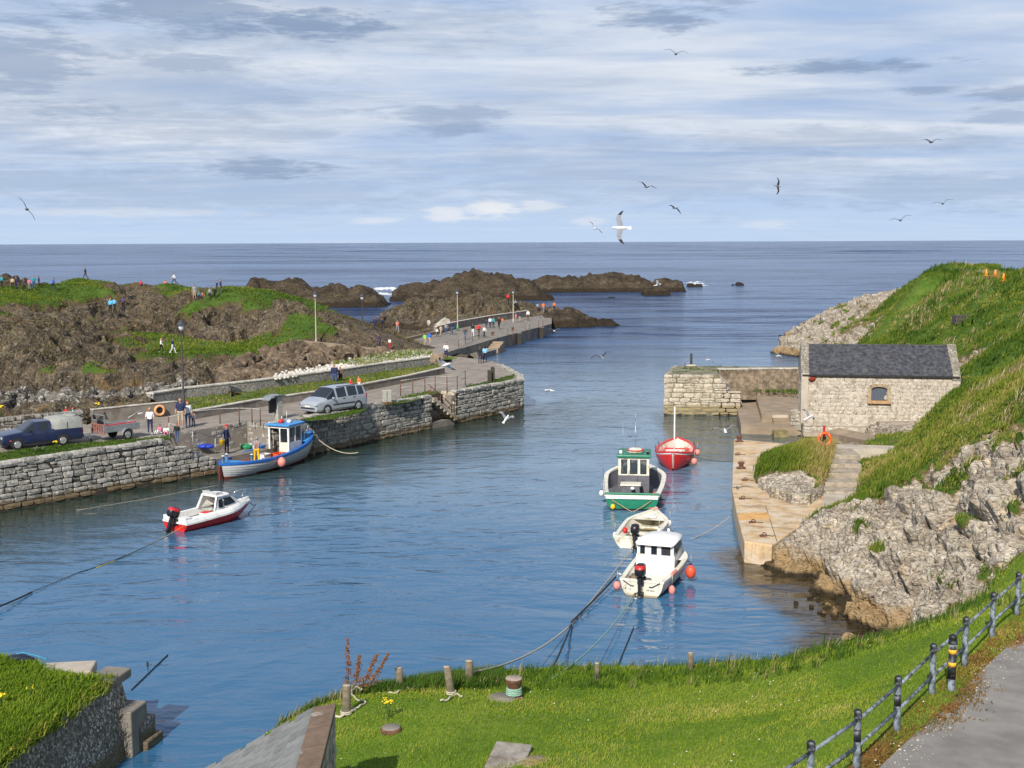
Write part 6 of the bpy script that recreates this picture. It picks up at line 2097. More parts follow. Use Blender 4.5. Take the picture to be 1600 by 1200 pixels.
frame_wall(fb, (1.15, .72), (2.65, .62), .35, 1.35, 2.35, 2, white_p, .08, clear_glass)
frame_wall(fb, (1.15, -.72), (2.65, -.62), .35, 1.35, 2.35, 2, white_p, .08, clear_glass)
frame_wall(fb, (2.65, -.62), (2.65, .62), .35, 1.45, 2.35, 2, white_p, .08, clear_glass)
bk = MB()
bk.box((1.15, .7, 1.35), (.08, .1, 2.0)).box((1.15, -.7, 1.35), (.08, .1, 2.0)).box((1.15, -.08, 1.35), (.06, .08, 2.0)).box((1.15, 0, 2.28), (.08, 1.4, .14))
bk.build('door_frame', white_p, fb)
dr_ = MB().box((1.17, -.38, .85), (.05, .55, 1.0)).build('door', cream_p, fb)
MB().box((1.17, -.38, 1.75), (.03, .42, .75)).build('window', dark_glass, dr_)
MB().prism([(.95, -.88), (2.9, -.75), (2.9, .75), (.95, .88)], 2.36, 2.47).build('roof', sky_p, fb, .03)
MB().tube([(1.5, .1, 2.56), (1.9, .3, 2.56)], .14, 12).build('liferaft', red_p, fb)
MB().tube([(1.9, -.2, 2.53), (2.3, -.1, 2.53)], .11, 10).build('liferaft', white_p, fb)
MB().tube([(1.3, -.5, 2.47), (1.3, -.5, 3.3)], .012, 5).build('aerial', white_p, fb)
MB().tube([(2.2, .5, 2.47), (2.2, .5, 2.8)], .02, 5).build('light_stub', white_p, fb)
rl = MB()
for s in (1, -1):
 rl.tube([(2.95, s * .62, 1.3), (3.0, s * .6, 2.25), (3.7, s * .42, 2.2), (4.1, s * .18, 1.65)], .025, 6)
 rl.tube([(3.55, s * .46, 1.5), (3.7, s * .42, 2.2)], .02, 6)
rl.build('bow_rail', white_p, fb)
fdk = MB()
for i in range(23, 29):
 r0_, r1_ = G[i], G[i + 1]
 fdk.add([(r0_[0].x, r0_[0].y, r0_[0].z - .02), (r0_[-1].x, r0_[-1].y, r0_[-1].z - .02), (r1_[-1].x, r1_[-1].y, r1_[-1].z - .02), (r1_[0].x, r1_[0].y, r1_[0].z - .02)], [(0, 1, 2, 3)])
fdk.build('foredeck', sky_p, fb)
adk = MB()
for i in range(0, 5):
 r0_, r1_ = G[i], G[i + 1]
 adk.add([(r0_[0].x, r0_[0].y, r0_[0].z - .02), (r0_[-1].x, r0_[-1].y, r0_[-1].z - .02), (r1_[-1].x, r1_[-1].y, r1_[-1].z - .02), (r1_[0].x, r1_[0].y, r1_[0].z - .02)], [(0, 1, 2, 3)])
adk.build('afterdeck', sky_p, fb)
for x, y, hh in ((-4.35, 0, .42), (-3.3, .55, .34), (-2.9, -.95, .36)):
 MB().lathe((0, 0, 0), [(.09, 0), (.09, hh), (.1, hh), (.1, hh + .03), (.02, hh + .05)], 12).build('mooring_post', white_p, fb, loc=(x, y, .9))
MB().box((-4.62, 0, .15), (.28, .05, 1.25)).build('rudder', oxide_p, fb, .02)
MB().box((-1.1, .0, .5), (.3, 2.0, .1)).build('thwart', oxide_p, fb)
MB().box((-2.0, .1, .4), (.8, .7, .55)).build('engine_box', oxide_p, fb, .03)
for nm, cx, cy, sx, sy, sz, m_, lb in (('fish_box', .55, -.35, .75, .5, .32, crate_o, 'orange fish box in the blue and white boat'), ('fish_box', .1, .35, .7, .45, .3, white_p, 'white fish box in the blue and white boat')):
 o = thing(nm, fb.matrix_basis @ Vector((cx, cy, .17)), lb, 'fish box', None, fb.rotation_euler.z)
 k = MB()
 k.box((0, 0, .02), (sx, sy, .04))
 for (x, y, w, d) in ((sx / 2, 0, .03, sy), (-sx / 2, 0, .03, sy), (0, sy / 2, sx, .03), (0, -sy / 2, sx, .03)): k.box((x, y, sz), (w, d, 2 * sz - .04))
 k.build('box_shell', m_, o)
 k = MB()
 for (x, y, w, d) in ((sx / 2, 0, .07, sy + .07), (-sx / 2, 0, .07, sy + .07), (0, sy / 2, sx, .07), (0, -sy / 2, sx, .07)): k.box((x, y, 2 * sz - .03), (w, d, .05))
 k.build('rim', m_, o)
f_ = fb.matrix_basis
fender(f_ @ Vector((-.9, -1.62, .55)), .25, .62, pink_f, 'faded pink round fender on the side of the blue and white boat')
# ---- green boat ---------------------------------------------------------------
a = P(988, 797, 0)
gb = boat_root('fishing_boat', a + Vector((.5, 4.0, 0)), 82.5, 'green fishing boat with a cream wheelhouse and dark grey deck')
L = 8.2
beam = lambda t: (1.34 + .3 * math.sin(min(t, .62) / .62 * math.pi / 2)) * (1 - sm(t, .55, 1.03) ** 1.4 * .985)
shr = lambda t: .74 + .25 * max(0, .25 - t) * .5 + .60 * t ** 2.2
G = hull_grid(L, beam, shr, lambda t: -.4 + .3 * t ** 4, over=.8, n=26, m=10, p=.42, zp=1.1)
gwhite = cream_p
make_hull(gb, G, [green_p, black_p], lambda z, top: 1 if z < .09 else 0, .22, .14, grey_p, gwhite, grey_p, cap=(.16, .08))
q = G[0][-1]
MB().box((q.x - .03, 0, q.z - .1), (.05, 2 * q.y - .05, .17)).build('transom_band', white_p, gb)
MB().box((q.x + .04, 0, q.z + .07), (.2, 2 * q.y + .08, .09)).build('transom_rail', green_p, gb, .02)
MB().box((q.x + .3, 0, .5), (.04, 2 * q.y - .3, .5)).build('bulkhead', green_p, gb)
wx0_, wx1_ = -1.6, .3
for a_, b_, nn in (((wx0_, .78), (wx1_, .74), 2), ((wx0_, -.78), (wx1_, -.74), 2), ((wx1_, .74), (wx1_, -.74), 3)):
 frame_wall(gb, a_, b_, .22, 1.42, 2.28, nn, gwhite, .1, clear_glass)
frame_wall(gb, (wx0_, -.80), (wx0_, .80), 1.34, 1.40, 2.28, 3, gwhite, .13, clear_glass)
MB().box((wx0_ - .02, 0, .78), (.06, 1.62, 1.12)).build('cabin_back', grey_p, gb)
MB().box((wx0_ - .06, -.2, .78), (.02, .02, 1.0)).build('door_gap', black_p, gb)
MB().prism([(wx0_ - .15, -.9), (wx1_ + .25, -.85), (wx1_ + .25, .85), (wx0_ - .15, .9)], 2.29, 2.42).build('roof', green_p, gb, .03)
MB().lathe((0, 0, 0), [(.42, 0), (.44, .06), (.36, .12), (.3, .2), (.05, .24)], 20).build('radar_base', cream_p, gb, loc=(-.7, -.05, 2.43))
MB().torus((-.7, -.05, 2.55), .43, .035, 24, 6, 'Z').build('hoop', red_p, gb)
MB().tube([(-.7, -.05, 2.5), (-.7, -.05, 4.05)], .03, 6).tube([(-.7, -.05, 4.0), (-.7, -.05, 4.5)], .012, 5).tube([(-.7, -.35, 3.5), (-.7, .25, 3.5)], .012, 5).build('mast', steel, gb)
MB().tube([(-1.0, .6, 2.4), (-1.0, .6, 4.0)], .01, 5).build('aerial', steel, gb)
for y_ in (.7, -.72):
 MB().box((-1.2, y_, 2.5), (.14, .16, .16)).build('deck_light', black_p if y_ < 0 else white_p, gb, .03)
MB().box((-2.5, .12, .62), (.8, .95, .8)).build('engine_box', grey_p, gb, .02)
MB().box((-2.5, .12, 1.05), (.9, 1.05, .06)).build('engine_lid', cream_p, gb, .01)
for s in (1, -1):
 MB().box((-2.2, s * 1.2, .62), (1.2, .35, .05)).build('side_shelf', grey_p, gb)
MB().lathe((0, 0, 0), [(.17, 0), (.2, .3), (.18, .3), (.16, .05), (0, .05)], 14).build('tub', black_p, gb, loc=(-3.3, -.9, .25))
MB().ball((-3.2, .0, .95), (.2, .12, .08), 10, 6).build('rope_coil', white_f, gb)
MB().ball((-2.7, -1.15, .5), (.22, .18, .2), 10, 6).build('net_heap', crate_o, gb)
yv = q.y * .75
MB().tube([(q.x - .05, yv, q.z - .25), (q.x - .3, .1, .05), (q.x - .35, -.05, -.02)], .02, 5).tube([(q.x - .05, -yv, q.z - .25), (q.x - .3, -.2, .05), (q.x - .35, -.05, -.02)], .02, 5).build('bridle_rope', mat('tan_rope', (.42, .27, .12), .9), gb)
g_ = gb.matrix_basis
fender(g_ @ Vector((-4.15, .95, .18)), .12, .3, yellow_p, 'small yellow float hanging at the green stern')
fender(g_ @ Vector((-2.6, 1.62, .55)), .13, .34, white_f, 'small white fender on the left side of the green boat')
MB().tube([(-3.2, 1.42, .8), (-3.25, 1.5, 2.0)], .01, 5).build('rod', black_p, gb)
# ---- red open boat, bow toward the viewer ------------------------------------
a, b = P(1050, 735.5, 0), P(1062, 690, 0)
d_ = (b - a).normalized()
rb_boat = boat_root('sailing_boat', a + d_ * 3.3 + Vector((.05, 0, 0)), math.degrees(math.atan2(-d_.y, -d_.x)), 'red open wooden boat with a white mast, moored behind the green boat')
L = 7.2
beam = lambda t: 1.22 * max(0.02, (1 - abs(2 * t - 1.0) ** 2.3)) ** .72
shr = lambda t: .72 + 1.1 * max(0, t - .4) ** 2 * 1.2 + .9 * max(0, .5 - t) ** 2
G = hull_grid(L, beam, shr, lambda t: -.3 + .2 * abs(2 * t - 1) ** 4, over=.35, over_s=.3, n=28, m=10, p=.6, zp=1.1, lap=.015)
make_hull(rb_boat, G, [red_p, white_p], lambda z, top: 1 if z > top - .08 else 0, .12, .07, cream_p, red_p, red_p, transom=False, cap=(.1, .07))
for x in (-2.0, -.7, .9): MB().box((x, 0, .48), (.26, 2.0 - abs(x) * .22, .05)).build('thwart', red_p, rb_boat)
MB().box((2.05, 0, .75), (.12, 1.0, .62)).build('fore_panel', pale_hull, rb_boat, .02)
MB().box((1.55, 0, .45), (.6, .9, .08)).build('fore_shelf', cream_p, rb_boat)
MB().tube([(1.6, 0, .12), (1.6, 0, 3.6)], [.055, .04], 10).build('mast', white_p, rb_boat)
MB().tube([(1.6, 0, 3.4), (.3, -.85, .85)], .008, 4).tube([(1.6, 0, 3.4), (-2.6, 0, 1.0)], .008, 4).build('stay', steel, rb_boat)
for s in (1, -1):
 MB().box((-.3, s * .75, .34), (3.4, .12, .06)).build('side_bench', red_p, rb_boat)
 for x in (-1.4, .1, 1.2): MB().tube([(x, s * (beam(.5 + x / L) - .02), .8), (x, s * (beam(.5 + x / L) - .02), 1.02)], .02, 6).build('thole_pin', black_p, rb_boat)
for k in range(7):
 x = -2.4 + .75 * k
 for s in (1, -1):
  bb = beam(.5 + x / L) - .11
  MB().bar((x, s * bb, .68), (x, s * (bb - .28), .15), .05, .03).build('rib', red_p, rb_boat)
r_ = rb_boat.matrix_basis
fender(r_ @ Vector((.5, 1.36, .68)), .17, .4, pink_f, 'upper faded pink fender on the red boat')
fender(r_ @ Vector((1.7, 1.2, .32)), .19, .44, pink_f, 'lower faded pink fender on the red boat, near the water')
# ---- white open dinghy ---------------------------------------------------------
a = P(990, 857, 0)
dg = boat_root('dinghy', a + Vector((.75, 2.35, 0)), 72, 'white open dinghy with an outboard, between the green boat and the white cabin boat')
L = 5.0
beam = lambda t: (.86 + .12 * math.sin(min(t / .55, 1) * math.pi / 2)) * (1 - sm(t, .5, 1.03) ** 1.5 * .985)
shr = lambda t: .52 + .34 * t ** 2
G = hull_grid(L, beam, shr, lambda t: -.18 + .15 * t ** 4, over=.6, n=24, m=9, p=.45, zp=1.1)
make_hull(dg, G, [cream_p, grey_p], lambda z, top: 0, .08, .1, cream_p, cream_p, mat('tan_floor', (.40, .34, .22), .7, .2, 4), cap=(.1, .07))
for x in (-.9, .5): MB().box((x, 0, .34), (.34, 1.6, .06)).build('thwart', cream_p, dg, .01)
for s in (1, -1): MB().box((-1.6, s * .62, .3), (1.3, .3, .36)).build('side_seat', cream_p, dg, .02)
fdk = MB()
for i in range(15, 23):
 r0_, r1_ = G[i], G[i + 1]
 fdk.add([(r0_[0].x, r0_[0].y + .08, r0_[0].z - .06), (r0_[-1].x, max(r0_[-1].y - .08, 0), r0_[-1].z - .06), (r1_[-1].x, max(r1_[-1].y - .08, 0), r1_[-1].z - .06), (r1_[0].x, min(r1_[0].y + .08, 0), r1_[0].z - .06)], [(0, 1, 2, 3)])
fdk.build('foredeck', cream_p, dg)
MB().box((1.25, 0, .68), (.5, .6, .04)).build('hatch', white_p, dg, .01)
MB().tube([(2.0, -.3, .9), (1.9, 0, .94), (2.0, .3, .9)], .02, 5).build('painter', crate_o, dg)
outboard(dg, -L / 2 - .04, -.1, .58, rad(8), black_p, None, 1.1)
MB().ball((-1.7, .55, .62), (.16, .12, .14), 10, 6).build('lifejacket', red_p, dg)
d_m = dg.matrix_basis
for k, (x, y, z, lb) in enumerate([(-1.9, .98, .4, 'white fender at the left quarter of the open dinghy'), (-1.5, -.95, .6, 'white fender lying over the right quarter of the open dinghy'), (.6, -1.02, .55, 'white fender amidships on the right side of the open dinghy'), (.2, -1.05, .25, 'white fender hanging low on the right side of the open dinghy')]):
 fender(d_m @ Vector((x, y, z)), .09, .34, white_f, lb)
# ---- white cabin boat ----------------------------------------------------------
a = P(1005, 931, 0)
cb = boat_root('cabin_boat', a + Vector((.86, 2.35, 0)), 69, 'white cabin boat with three small aft windows and a red and black outboard')
L = 5.2
beam = lambda t: (.84 + .16 * math.sin(min(t / .55, 1) * math.pi / 2)) * (1 - sm(t, .55, 1.03) ** 1.5 * .985)
shr = lambda t: .62 + .42 * t ** 1.7
G = hull_grid(L, beam, shr, lambda t: -.22 + .2 * t ** 4, over=.6, n=24, m=9, p=.42, zp=1.1)
make_hull(cb, G, [cream_p, mat('tan_waterline', (.42, .30, .14), .6)], lambda z, top: 1 if z < .10 else 0, .1, .1, cream_p, cream_p, cap=(.1, .07))
zc = 1.72
x0_, x1_ = -.55, 1.15
cbk = MB()
wins = [(-.52, .20), (-.05, .24), (.43, .38)]
cbk.box((x0_, 0, .62), (.05, 1.56, 1.06))
cbk.box((x0_, 0, 1.62), (.05, 1.40, .16))
edges = [-.74]
for cy, w_ in sorted([(-y, w) for y, w in wins]):
 edges += [cy - w_ / 2, cy + w_ / 2]
edges.append(.74)
for k in range(0, len(edges), 2):
 cbk.box((x0_, (edges[k] + edges[k + 1]) / 2, 1.35), (.05, edges[k + 1] - edges[k], .42))
wall = cbk.build('cabin_back', white_p, cb)
for cy, w_ in [(-y, w) for y, w in wins]:
 MB().box((x0_, cy, 1.35), (.02, w_ + .02, .42)).build('window', clear_glass if w_ > .3 else dark_glass, wall)
for s in (1, -1):
 q = [(x0_, s * .78, .62), (1.7, s * .60, .85), (1.15, s * .62, zc - .1), (x0_, s * .70, zc - .05)]
 sd = MB().add(q, [(0, 1, 2, 3)]).build('cabin_side', white_p, cb)
 MB().add([(-.3, s * .775, 1.15), (.4, s * .725, 1.2), (.4, s * .70, 1.5), (-.3, s * .735, 1.52)], [(0, 1, 2, 3)]).build('window', dark_glass, sd)
 MB().add([(.5, s * .72, 1.2), (1.15, s * .665, 1.25), (.98, s * .66, 1.48), (.5, s * .695, 1.5)], [(0, 1, 2, 3)]).build('window', dark_glass, sd)
MB().add([(1.7, -.6, .85), (1.7, .6, .85), (1.15, .62, zc - .1), (1.15, -.62, zc - .1)], [(0, 1, 2, 3)]).build('windscreen', dark_glass, cb)
MB().box((.9, .25, 1.2), (.1, .4, .3)).build('dashboard', mat('varnished_wood', (.30, .12, .03), .4), cb)
MB().box((.4, -.3, .9), (.4, .4, .9)).build('seat', crate_o, cb, .04)
rf = MB()
rows = []
for x, w_, z in ((x0_ - .22, .70, zc - .06), (x0_ - .1, .80, zc), (.3, .80, zc + .03), (1.1, .70, zc), (1.32, .58, zc - .07)):
 rows.append([(x, w_ * math.cos(a), z - .10 + .13 * math.sin(a) ** .8 if math.sin(a) > 0 else z - .10) for a in np.linspace(math.pi, 0, 11)])
rf.v = [tuple(v) for r in rows for v in r]
for f in grid_faces(5, 11):
 rf.f.append(list(f)); rf.m.append(0); rf.sm.append(True)
rf.add(rows[0], [tuple(range(10, -1, -1))])
rf.add(rows[-1], [tuple(range(11))])
rf.build('roof', white_p, cb)
fdk = MB()
for i in range(13, 23):
 r0_, r1_ = G[i], G[i + 1]
 fdk.add([(r0_[0].x, r0_[0].y, r0_[0].z), (r0_[0].x, 0, r0_[0].z + .05), (r0_[-1].x, r0_[-1].y, r0_[-1].z), (r1_[-1].x, r1_[-1].y, r1_[-1].z), (r1_[0].x, 0, r1_[0].z + .04), (r1_[0].x, r1_[0].y, r1_[0].z)], [(0, 1, 4, 5), (1, 2, 3, 4)])
fdk.build('foredeck', white_p, cb)
MB().box((-1.0, 0, .25), (.7, 1.4, .3)).build('bench', cream_p, cb, .03)
MB().ball((-1.6, .55, .4), (.28, .22, .22), 10, 6).build('net_heap', mat('old_net', (.13, .10, .07), .95, .5, 9), cb)
MB().box((-2.05, 0, .42), (.5, 1.4, .06)).build('stern_seat', cream_p, cb, .02)
outboard(cb, -L / 2 - .04, .02, .70, rad(4), black_p, red_p, 1.2)
for s in (1, -1):
 MB().tube([(-L / 2 - .04, s * .72, .58), (-L / 2 - .04, s * .42, .40), (-L / 2 - .04, s * .3, .40)], .018, 5).build('transom_handle', black_p, cb)
MB().tube([(-2.3, .86, .68), (-2.45, .95, .78)], .03, 6).build('cleat', white_p, cb)
MB().ball((-1.2, -.92, .66), (.5, .09, .09), 10, 6).build('side_pad', pink_f, cb)
# weathered marks left of a painted name, too worn to read
mk_ = MB()
for y_, hh_ in ((.62, .07), (.50, .03), (.44, .03), (-.22, .04), (-.27, .055), (-.34, .04), (-.39, .035), (-.44, .04), (-.49, .035)):
 mk_.box((-L / 2 - .012, y_, .235 + hh_ / 2), (.006, .028, hh_))
mk_.build('worn_lettering', black_p, cb)
c_m = cb.matrix_basis
fender(c_m @ Vector((-2.45, 1.02, .30)), .15, .36, pink_f, 'pale orange fender at the left stern of the white cabin boat')
fender(c_m @ Vector((.1, -1.28, .42)), .20, .56, orange_f, 'big orange fender on the right side of the white cabin boat')
fender(c_m @ Vector((-1.75, -.98, .12)), .13, .4, pink_f, 'pink fender trailing low at the right stern of the white cabin boat')
# ---- ropes -----------------------------------------------------------------------
def rope(a, b, sag, r, m, label, n=14, name='mooring_rope'):
 a, b = Vector(a), Vector(b)
 pts = []
 for i in range(n + 1):
  t = i / n
  q = a.lerp(b, t)
  q.z -= sag * 4 * t * (1 - t)
  pts.append(q)
 o = MB().tube(pts, r, 5).build(name, m)
 return tag(o, label, 'rope')
post_a, post_b = P(733, 1062, 2.05), P(893, 1063, 2.0)
rope(cb.matrix_basis @ Vector((-2.62, .25, .12)), P(862, 1060, 1.95), .35, .022, rope_g, 'pale green rope from the white cabin boat to the lawn edge')
rope(dg.matrix_basis @ Vector((-2.5, -.1, .3)), P(893, 975, .05), .1, .02, rope_m, 'pale rope running from the dinghy stern down toward the water')
mid = P(893, 975, .12)
rope(mid, P(738, 1050, 2.25), .3, .028, rope_m, 'long pale rope slung from the wooden post on the lawn out over the water')
rope(P(893, 972, .12), P(962, 902, .25), .02, .038, rope_d, 'thick weed-blackened stretch of rope above the water')
rope(P(893, 976, .1), P(858, 1055, 1.2), .05, .03, rope_d, 'dark weedy rope hanging from the slung line to the lawn edge')
rope(P(990, 980, .03), P(962, 1048, .03), 0, .02, rope_d, 'dark line lying in the water off the lawn')
rope(sp.matrix_basis @ Vector((-2.3, -.7, .35)), P(150, 887, .02), .12, .014, rope_y, 'yellow stern line of the red and white speedboat')
rope(P(262, 837, .3), P(128, 893, .02), .1, .016, rope_d, 'thin dark line beside the yellow stern line')
rope(P(50, 925, .05), P(-30, 958, .3), .04, .036, rope_d, 'thick dark rope at the left edge of the harbour water')
rope(P(128, 892, .02), P(50, 925, .05), .0, .014, rope_d, 'sinking dark line between the speedboat and the left edge')
rope(P(345, 757, .1), P(120, 797, .02), .05, .009, rope_m, 'faint pale line floating along the foot of the left quay wall')
rope(P(1143, 805, .5), P(1080, 842, .02), .12, .015, rope_m, 'thin pale line from the tan quay into the water')
rope(P(1090, 715, .6), P(1200, 712, .95), .3, .015, rope_d, 'thin dark mooring line from the red boat to the tan quay')
rope(fb.matrix_basis @ Vector((4.6, 0, 1.5)), P(560, 707, .2), .5, .03, rope_m, 'thick bow rope of the blue and white boat hanging to the quay foot')
rope(sp.matrix_basis @ Vector((2.3, 0, .62)), P(400, 788, .45), .1, .02, rope_d, 'dark bow line of the speedboat, upper part')
rope(P(400, 788, .45), P(388, 803, .0), .0, .02, rope_d, 'dark bow line of the speedboat, part dropping into the water')
fl = MB().tube([P(231, 1052, -.2), P(230.5, 1034, .15)], .035, 7).build('marker_stick', rope_d)
tag(fl, 'short dark stick standing in the water off the small wharf', 'stick')
rope(P(262, 1023, .02), P(205, 1078, .02), 0, .02, rope_d, 'dark weedy line floating by the short stick')
# ------------------------------------------------------------------ vehicles
def loft_car(root, st, mats, glass_rows, name='body'):
 """st: stations (x, half width, z bottom, z sill, z waist, z belt, roof half width, z roof, crown)"""
 ring = []
 for x, w, zb, zs, zw, zl, wr, zr, cr in st:
  half = [(0, zb), (w * .85, zb), (w * .985, zs), (w, zw), (w * .985, zl), (wr, zr), (wr * .55, zr + cr * .8), (0, zr + cr)]
  ring.append([Vector((x, y, z)) for y, z in half] + [Vector((x, -y, z)) for y, z in half[-2:0:-1]])
 m = len(ring[0])
 body, panes = MB(), {}
 vs = [v for r in ring for v in r]
 for i in range(len(st) - 1):
  for k in range(m):
   k2 = (k + 1) % m
   f = [ring[i][k], ring[i][k2], ring[i + 1][k2], ring[i + 1][k]]
   side = k if k <= 6 else 13 - k
   g = glass_rows(i, side)
   if g:
    panes.setdefault((g, k <= 6), []).append(f)
   body.smooth = True
   body.add(f, [(0, 1, 2, 3)])
 body.add(ring[0], [tuple(range(m))])
 body.add(ring[-1], [tuple(range(m - 1, -1, -1))])
 me = body.mesh(name, mats)
 bm = bmesh.new()
 bm.from_mesh(me)
 bmesh.ops.remove_doubles(bm, verts=bm.verts, dist=.001)
 bmesh.ops.recalc_face_normals(bm, faces=bm.faces)
 bm.to_mesh(me)
 bm.free()
 for p_ in me.polygons: p_.use_smooth = True
 me.set_sharp_from_angle(angle=rad(32))
 bo = link(name, me, root)
 for (g, sd), fl in panes.items():
  mb = MB()
  for f in fl:
   c = sum(f, Vector()) / 4
   nr = (f[2] - f[0]).cross(f[3] - f[1]).normalized()
   if nr.dot(c - Vector((c.x, 0, .8))) < 0: nr = -nr
   mb.add([v + (c - v) * (.05 if 'window' in g else .0) + nr * .008 for v in f], [(0, 1, 2, 3)])
  mb.build(g, dark_glass, root)
 return bo
rim_m = mat('alloy_rim', (0.50, 0.50, 0.51), .35, .08, 8, metal=.6)
def wheel(root, x, y, r, w=.2):
 o = link('wheel', MB().lathe((0, 0, 0), [(r * .55, -w / 2), (r * .93, -w / 2), (r, -w * .3), (r, w * .3), (r * .93, w / 2), (r * .55, w / 2)], 24, 'Y').mesh('tyre', rubber), root, (x, y, r))
 s = 1 if y > 0 else -1
 mb = MB().lathe((0, s * w * .38, 0), [(.02, 0), (r * .56, 0), (r * .62, s * .03)], 20, 'Y')
 mb.build('hub_plate', black_p, o)
 mb = MB()
 for k in range(6):
  a = k * math.pi / 3
  mb.bar((0, s * w * .46, 0), (math.cos(a) * r * .6, s * w * .46, math.sin(a) * r * .6), r * .2, .02)
 mb.lathe((0, s * w * .44, 0), [(r * .54, -.01), (r * .63, -.01), (r * .63, .02), (r * .54, .02)], 20, 'Y')
 mb.build('rim', rim_m, o)
 return o
def arch(root, x, y, r, m):
 mb = MB()
 s = 1 if y > 0 else -1
 pts = [(x + r * math.cos(a), y, .30 + r * math.sin(a)) for a in np.linspace(-.35, math.pi + .35, 15)]
 mb.add(pts, [tuple(range(len(pts)))])
 return mb.build('wheel_arch', m, root)
def two_wheels(fpx, rpx, z=ZQ):
 f, r = P(*fpx, z), P(*rpx, z)
 return f, r, math.atan2(f.y - r.y, f.x - r.x)
silver = mat('silver_car_paint', (0.40, 0.43, 0.47), .3, .04, 3, metal=.35, coat=.6)
bluep = mat('dark_blue_car_paint', (0.013, 0.021, 0.060), .3, .12, 3, coat=.5, dirt=(.04, .045, .07), dirt_amt=.2)
canvas = mat('grey_canvas', (0.28, 0.285, 0.26), .9, .1, 3, .01, dirt=(.2, .2, .18))
lampg = mat('headlamp_glass', (0.62, 0.64, 0.66), .12, .05, 8)
tail = mat('tail_lamp', (0.32, 0.012, 0.012), .25, .1, 8)
trim = mat('black_trim', (0.022, 0.023, 0.026), .6, .1, 8)
plate_w = mat('number_plate', (0.62, 0.61, 0.54), .5, .05, 8)
# silver people carrier: local x forward, near side = +y after turning (left side of the car faces the viewer)
f, r, ang = two_wheels((511, 647.5), (557, 640.6))
# near wheels are on the car's left-hand side seen from the harbour
nside = Vector((-math.sin(ang), math.cos(ang), 0))
if nside.y > 0: near = -1
else: near = 1
mid = (f + r) / 2 - nside * near * .78
car = thing('parked_car', mid, 'silver people carrier parked on the quay above the blue and white boat', 'car', None, ang)
S = [(2.32, .62, .30, .42, .55, .66, .60, .70, .02), (2.24, .80, .22, .36, .58, .74, .70, .80, .03), (1.95, .88, .20, .34, .64, .84, .74, .93, .04), (1.42, .905, .20, .34, .68, .95, .76, 1.06, .04),
 (.62, .915, .20, .34, .70, .99, .68, 1.60, .05), (.5, .915, .20, .34, .70, 1.0, .67, 1.63, .05), (-.36, .915, .20, .34, .70, 1.02, .67, 1.68, .05), (-.48, .915, .20, .34, .70, 1.02, .67, 1.68, .05), (-1.35, .915, .2, .34, .7, 1.03, .67, 1.67, .05),
 (-1.45, .91, .2, .34, .7, 1.03, .67, 1.66, .05), (-2.0, .90, .22, .36, .7, 1.04, .655, 1.60, .05), (-2.14, .89, .24, .38, .7, 1.04, .65, 1.52, .04), (-2.30, .86, .30, .42, .7, 1.02, .74, 1.08, .03), (-2.34, .84, .32, .44, .66, .9, .78, .95, .02)]
def g_mpv(i, side):
 if i == 3 and side in (5, 6): return 'windscreen'
 if side == 4 and i == 3: return 'front_quarter_window'
 if side == 4 and i == 5: return 'front_door_window'
 if side == 4 and i == 7: return 'rear_door_window'
 if side == 4 and i == 9: return 'rear_quarter_window'
 if i == 11 and side in (5, 6): return 'rear_screen'
 return None
loft_car(car, S, silver, g_mpv)
for x in (1.42, -1.42):
 for s in (1, -1):
  arch(car, x, s * .918, .37, trim)
  wheel(car, x, s * .83, .315)
for s in (1, -1):
 MB().ball((2.06, s * .66, .72), (.2, .17, .09), 12, 8).build('headlight', lampg, car)
 MB().box((-2.26, s * .80, .92), (.1, .14, .3)).build('tail_light', tail, car, .02)
 MB().box((.95, s * .99, 1.04), (.14, .2, .14)).build('mirror', silver, car, .04)
 MB().box((-.1, s * .918, .60), (1.95, .025, .07)).build('side_trim', trim, car)
 for x in (.0, -.95): MB().box((x - .1, s * .912, .93), (.18, .03, .05)).build('door_handle', trim, car)
 MB().bar((.3, s * .60, 1.70), (-1.7, s * .60, 1.72), .04, .04).build('roof_rail', trim, car)
MB().box((2.30, 0, .44), (.08, 1.25, .1)).build('lower_grille', trim, car)
MB().box((2.26, 0, .70), (.08, .6, .09)).build('grille', trim, car, .02)
MB().ball((2.31, 0, .71), (.015, .07, .035), 12, 6).build('badge', rim_m, car)
MB().box((2.34, 0, .56), (.02, .5, .1)).build('number_plate', plate_w, car)
MB().box((2.2, 0, .62), (.2, 1.62, .035)).build('bumper_trim', navy_p, car)
# dark blue pickup with a canvas back
f, r, ang = two_wheels((25, 703), (100, 695.5))
nside = Vector((-math.sin(ang), math.cos(ang), 0))
near = -1 if nside.y > 0 else 1
mid = (f + r) / 2 - nside * near * .7
pk = thing('pickup_truck', mid, 'dark blue pickup with a grey canvas canopy over its bed', 'pickup', None, ang)
S = [(2.02, .66, .30, .42, .56, .70, .62, .74, .01), (1.94, .80, .24, .36, .62, .78, .74, .84, .02), (1.0, .82, .24, .36, .66, .88, .76, .95, .03), (.88, .82, .24, .36, .66, .90, .75, .97, .03),
 (.22, .82, .24, .36, .66, .92, .60, 1.40, .03), (.12, .82, .24, .36, .66, .92, .60, 1.42, .03), (-.50, .82, .24, .36, .66, .92, .60, 1.43, .03), (-.72, .82, .24, .36, .66, .92, .60, 1.38, .03), (-.9, .82, .24, .36, .66, .92, .78, .93, .0),
 (-2.3, .82, .26, .38, .66, .92, .78, .93, .0), (-2.36, .80, .34, .44, .66, .9, .76, .91, .0)]
loft_car(pk, S, bluep, lambda i, s: 'windscreen' if i == 3 and s in (5, 6) else 'door_window' if s == 4 and i == 5 else 'quarter_window' if s == 4 and i == 3 else None)
rows = []
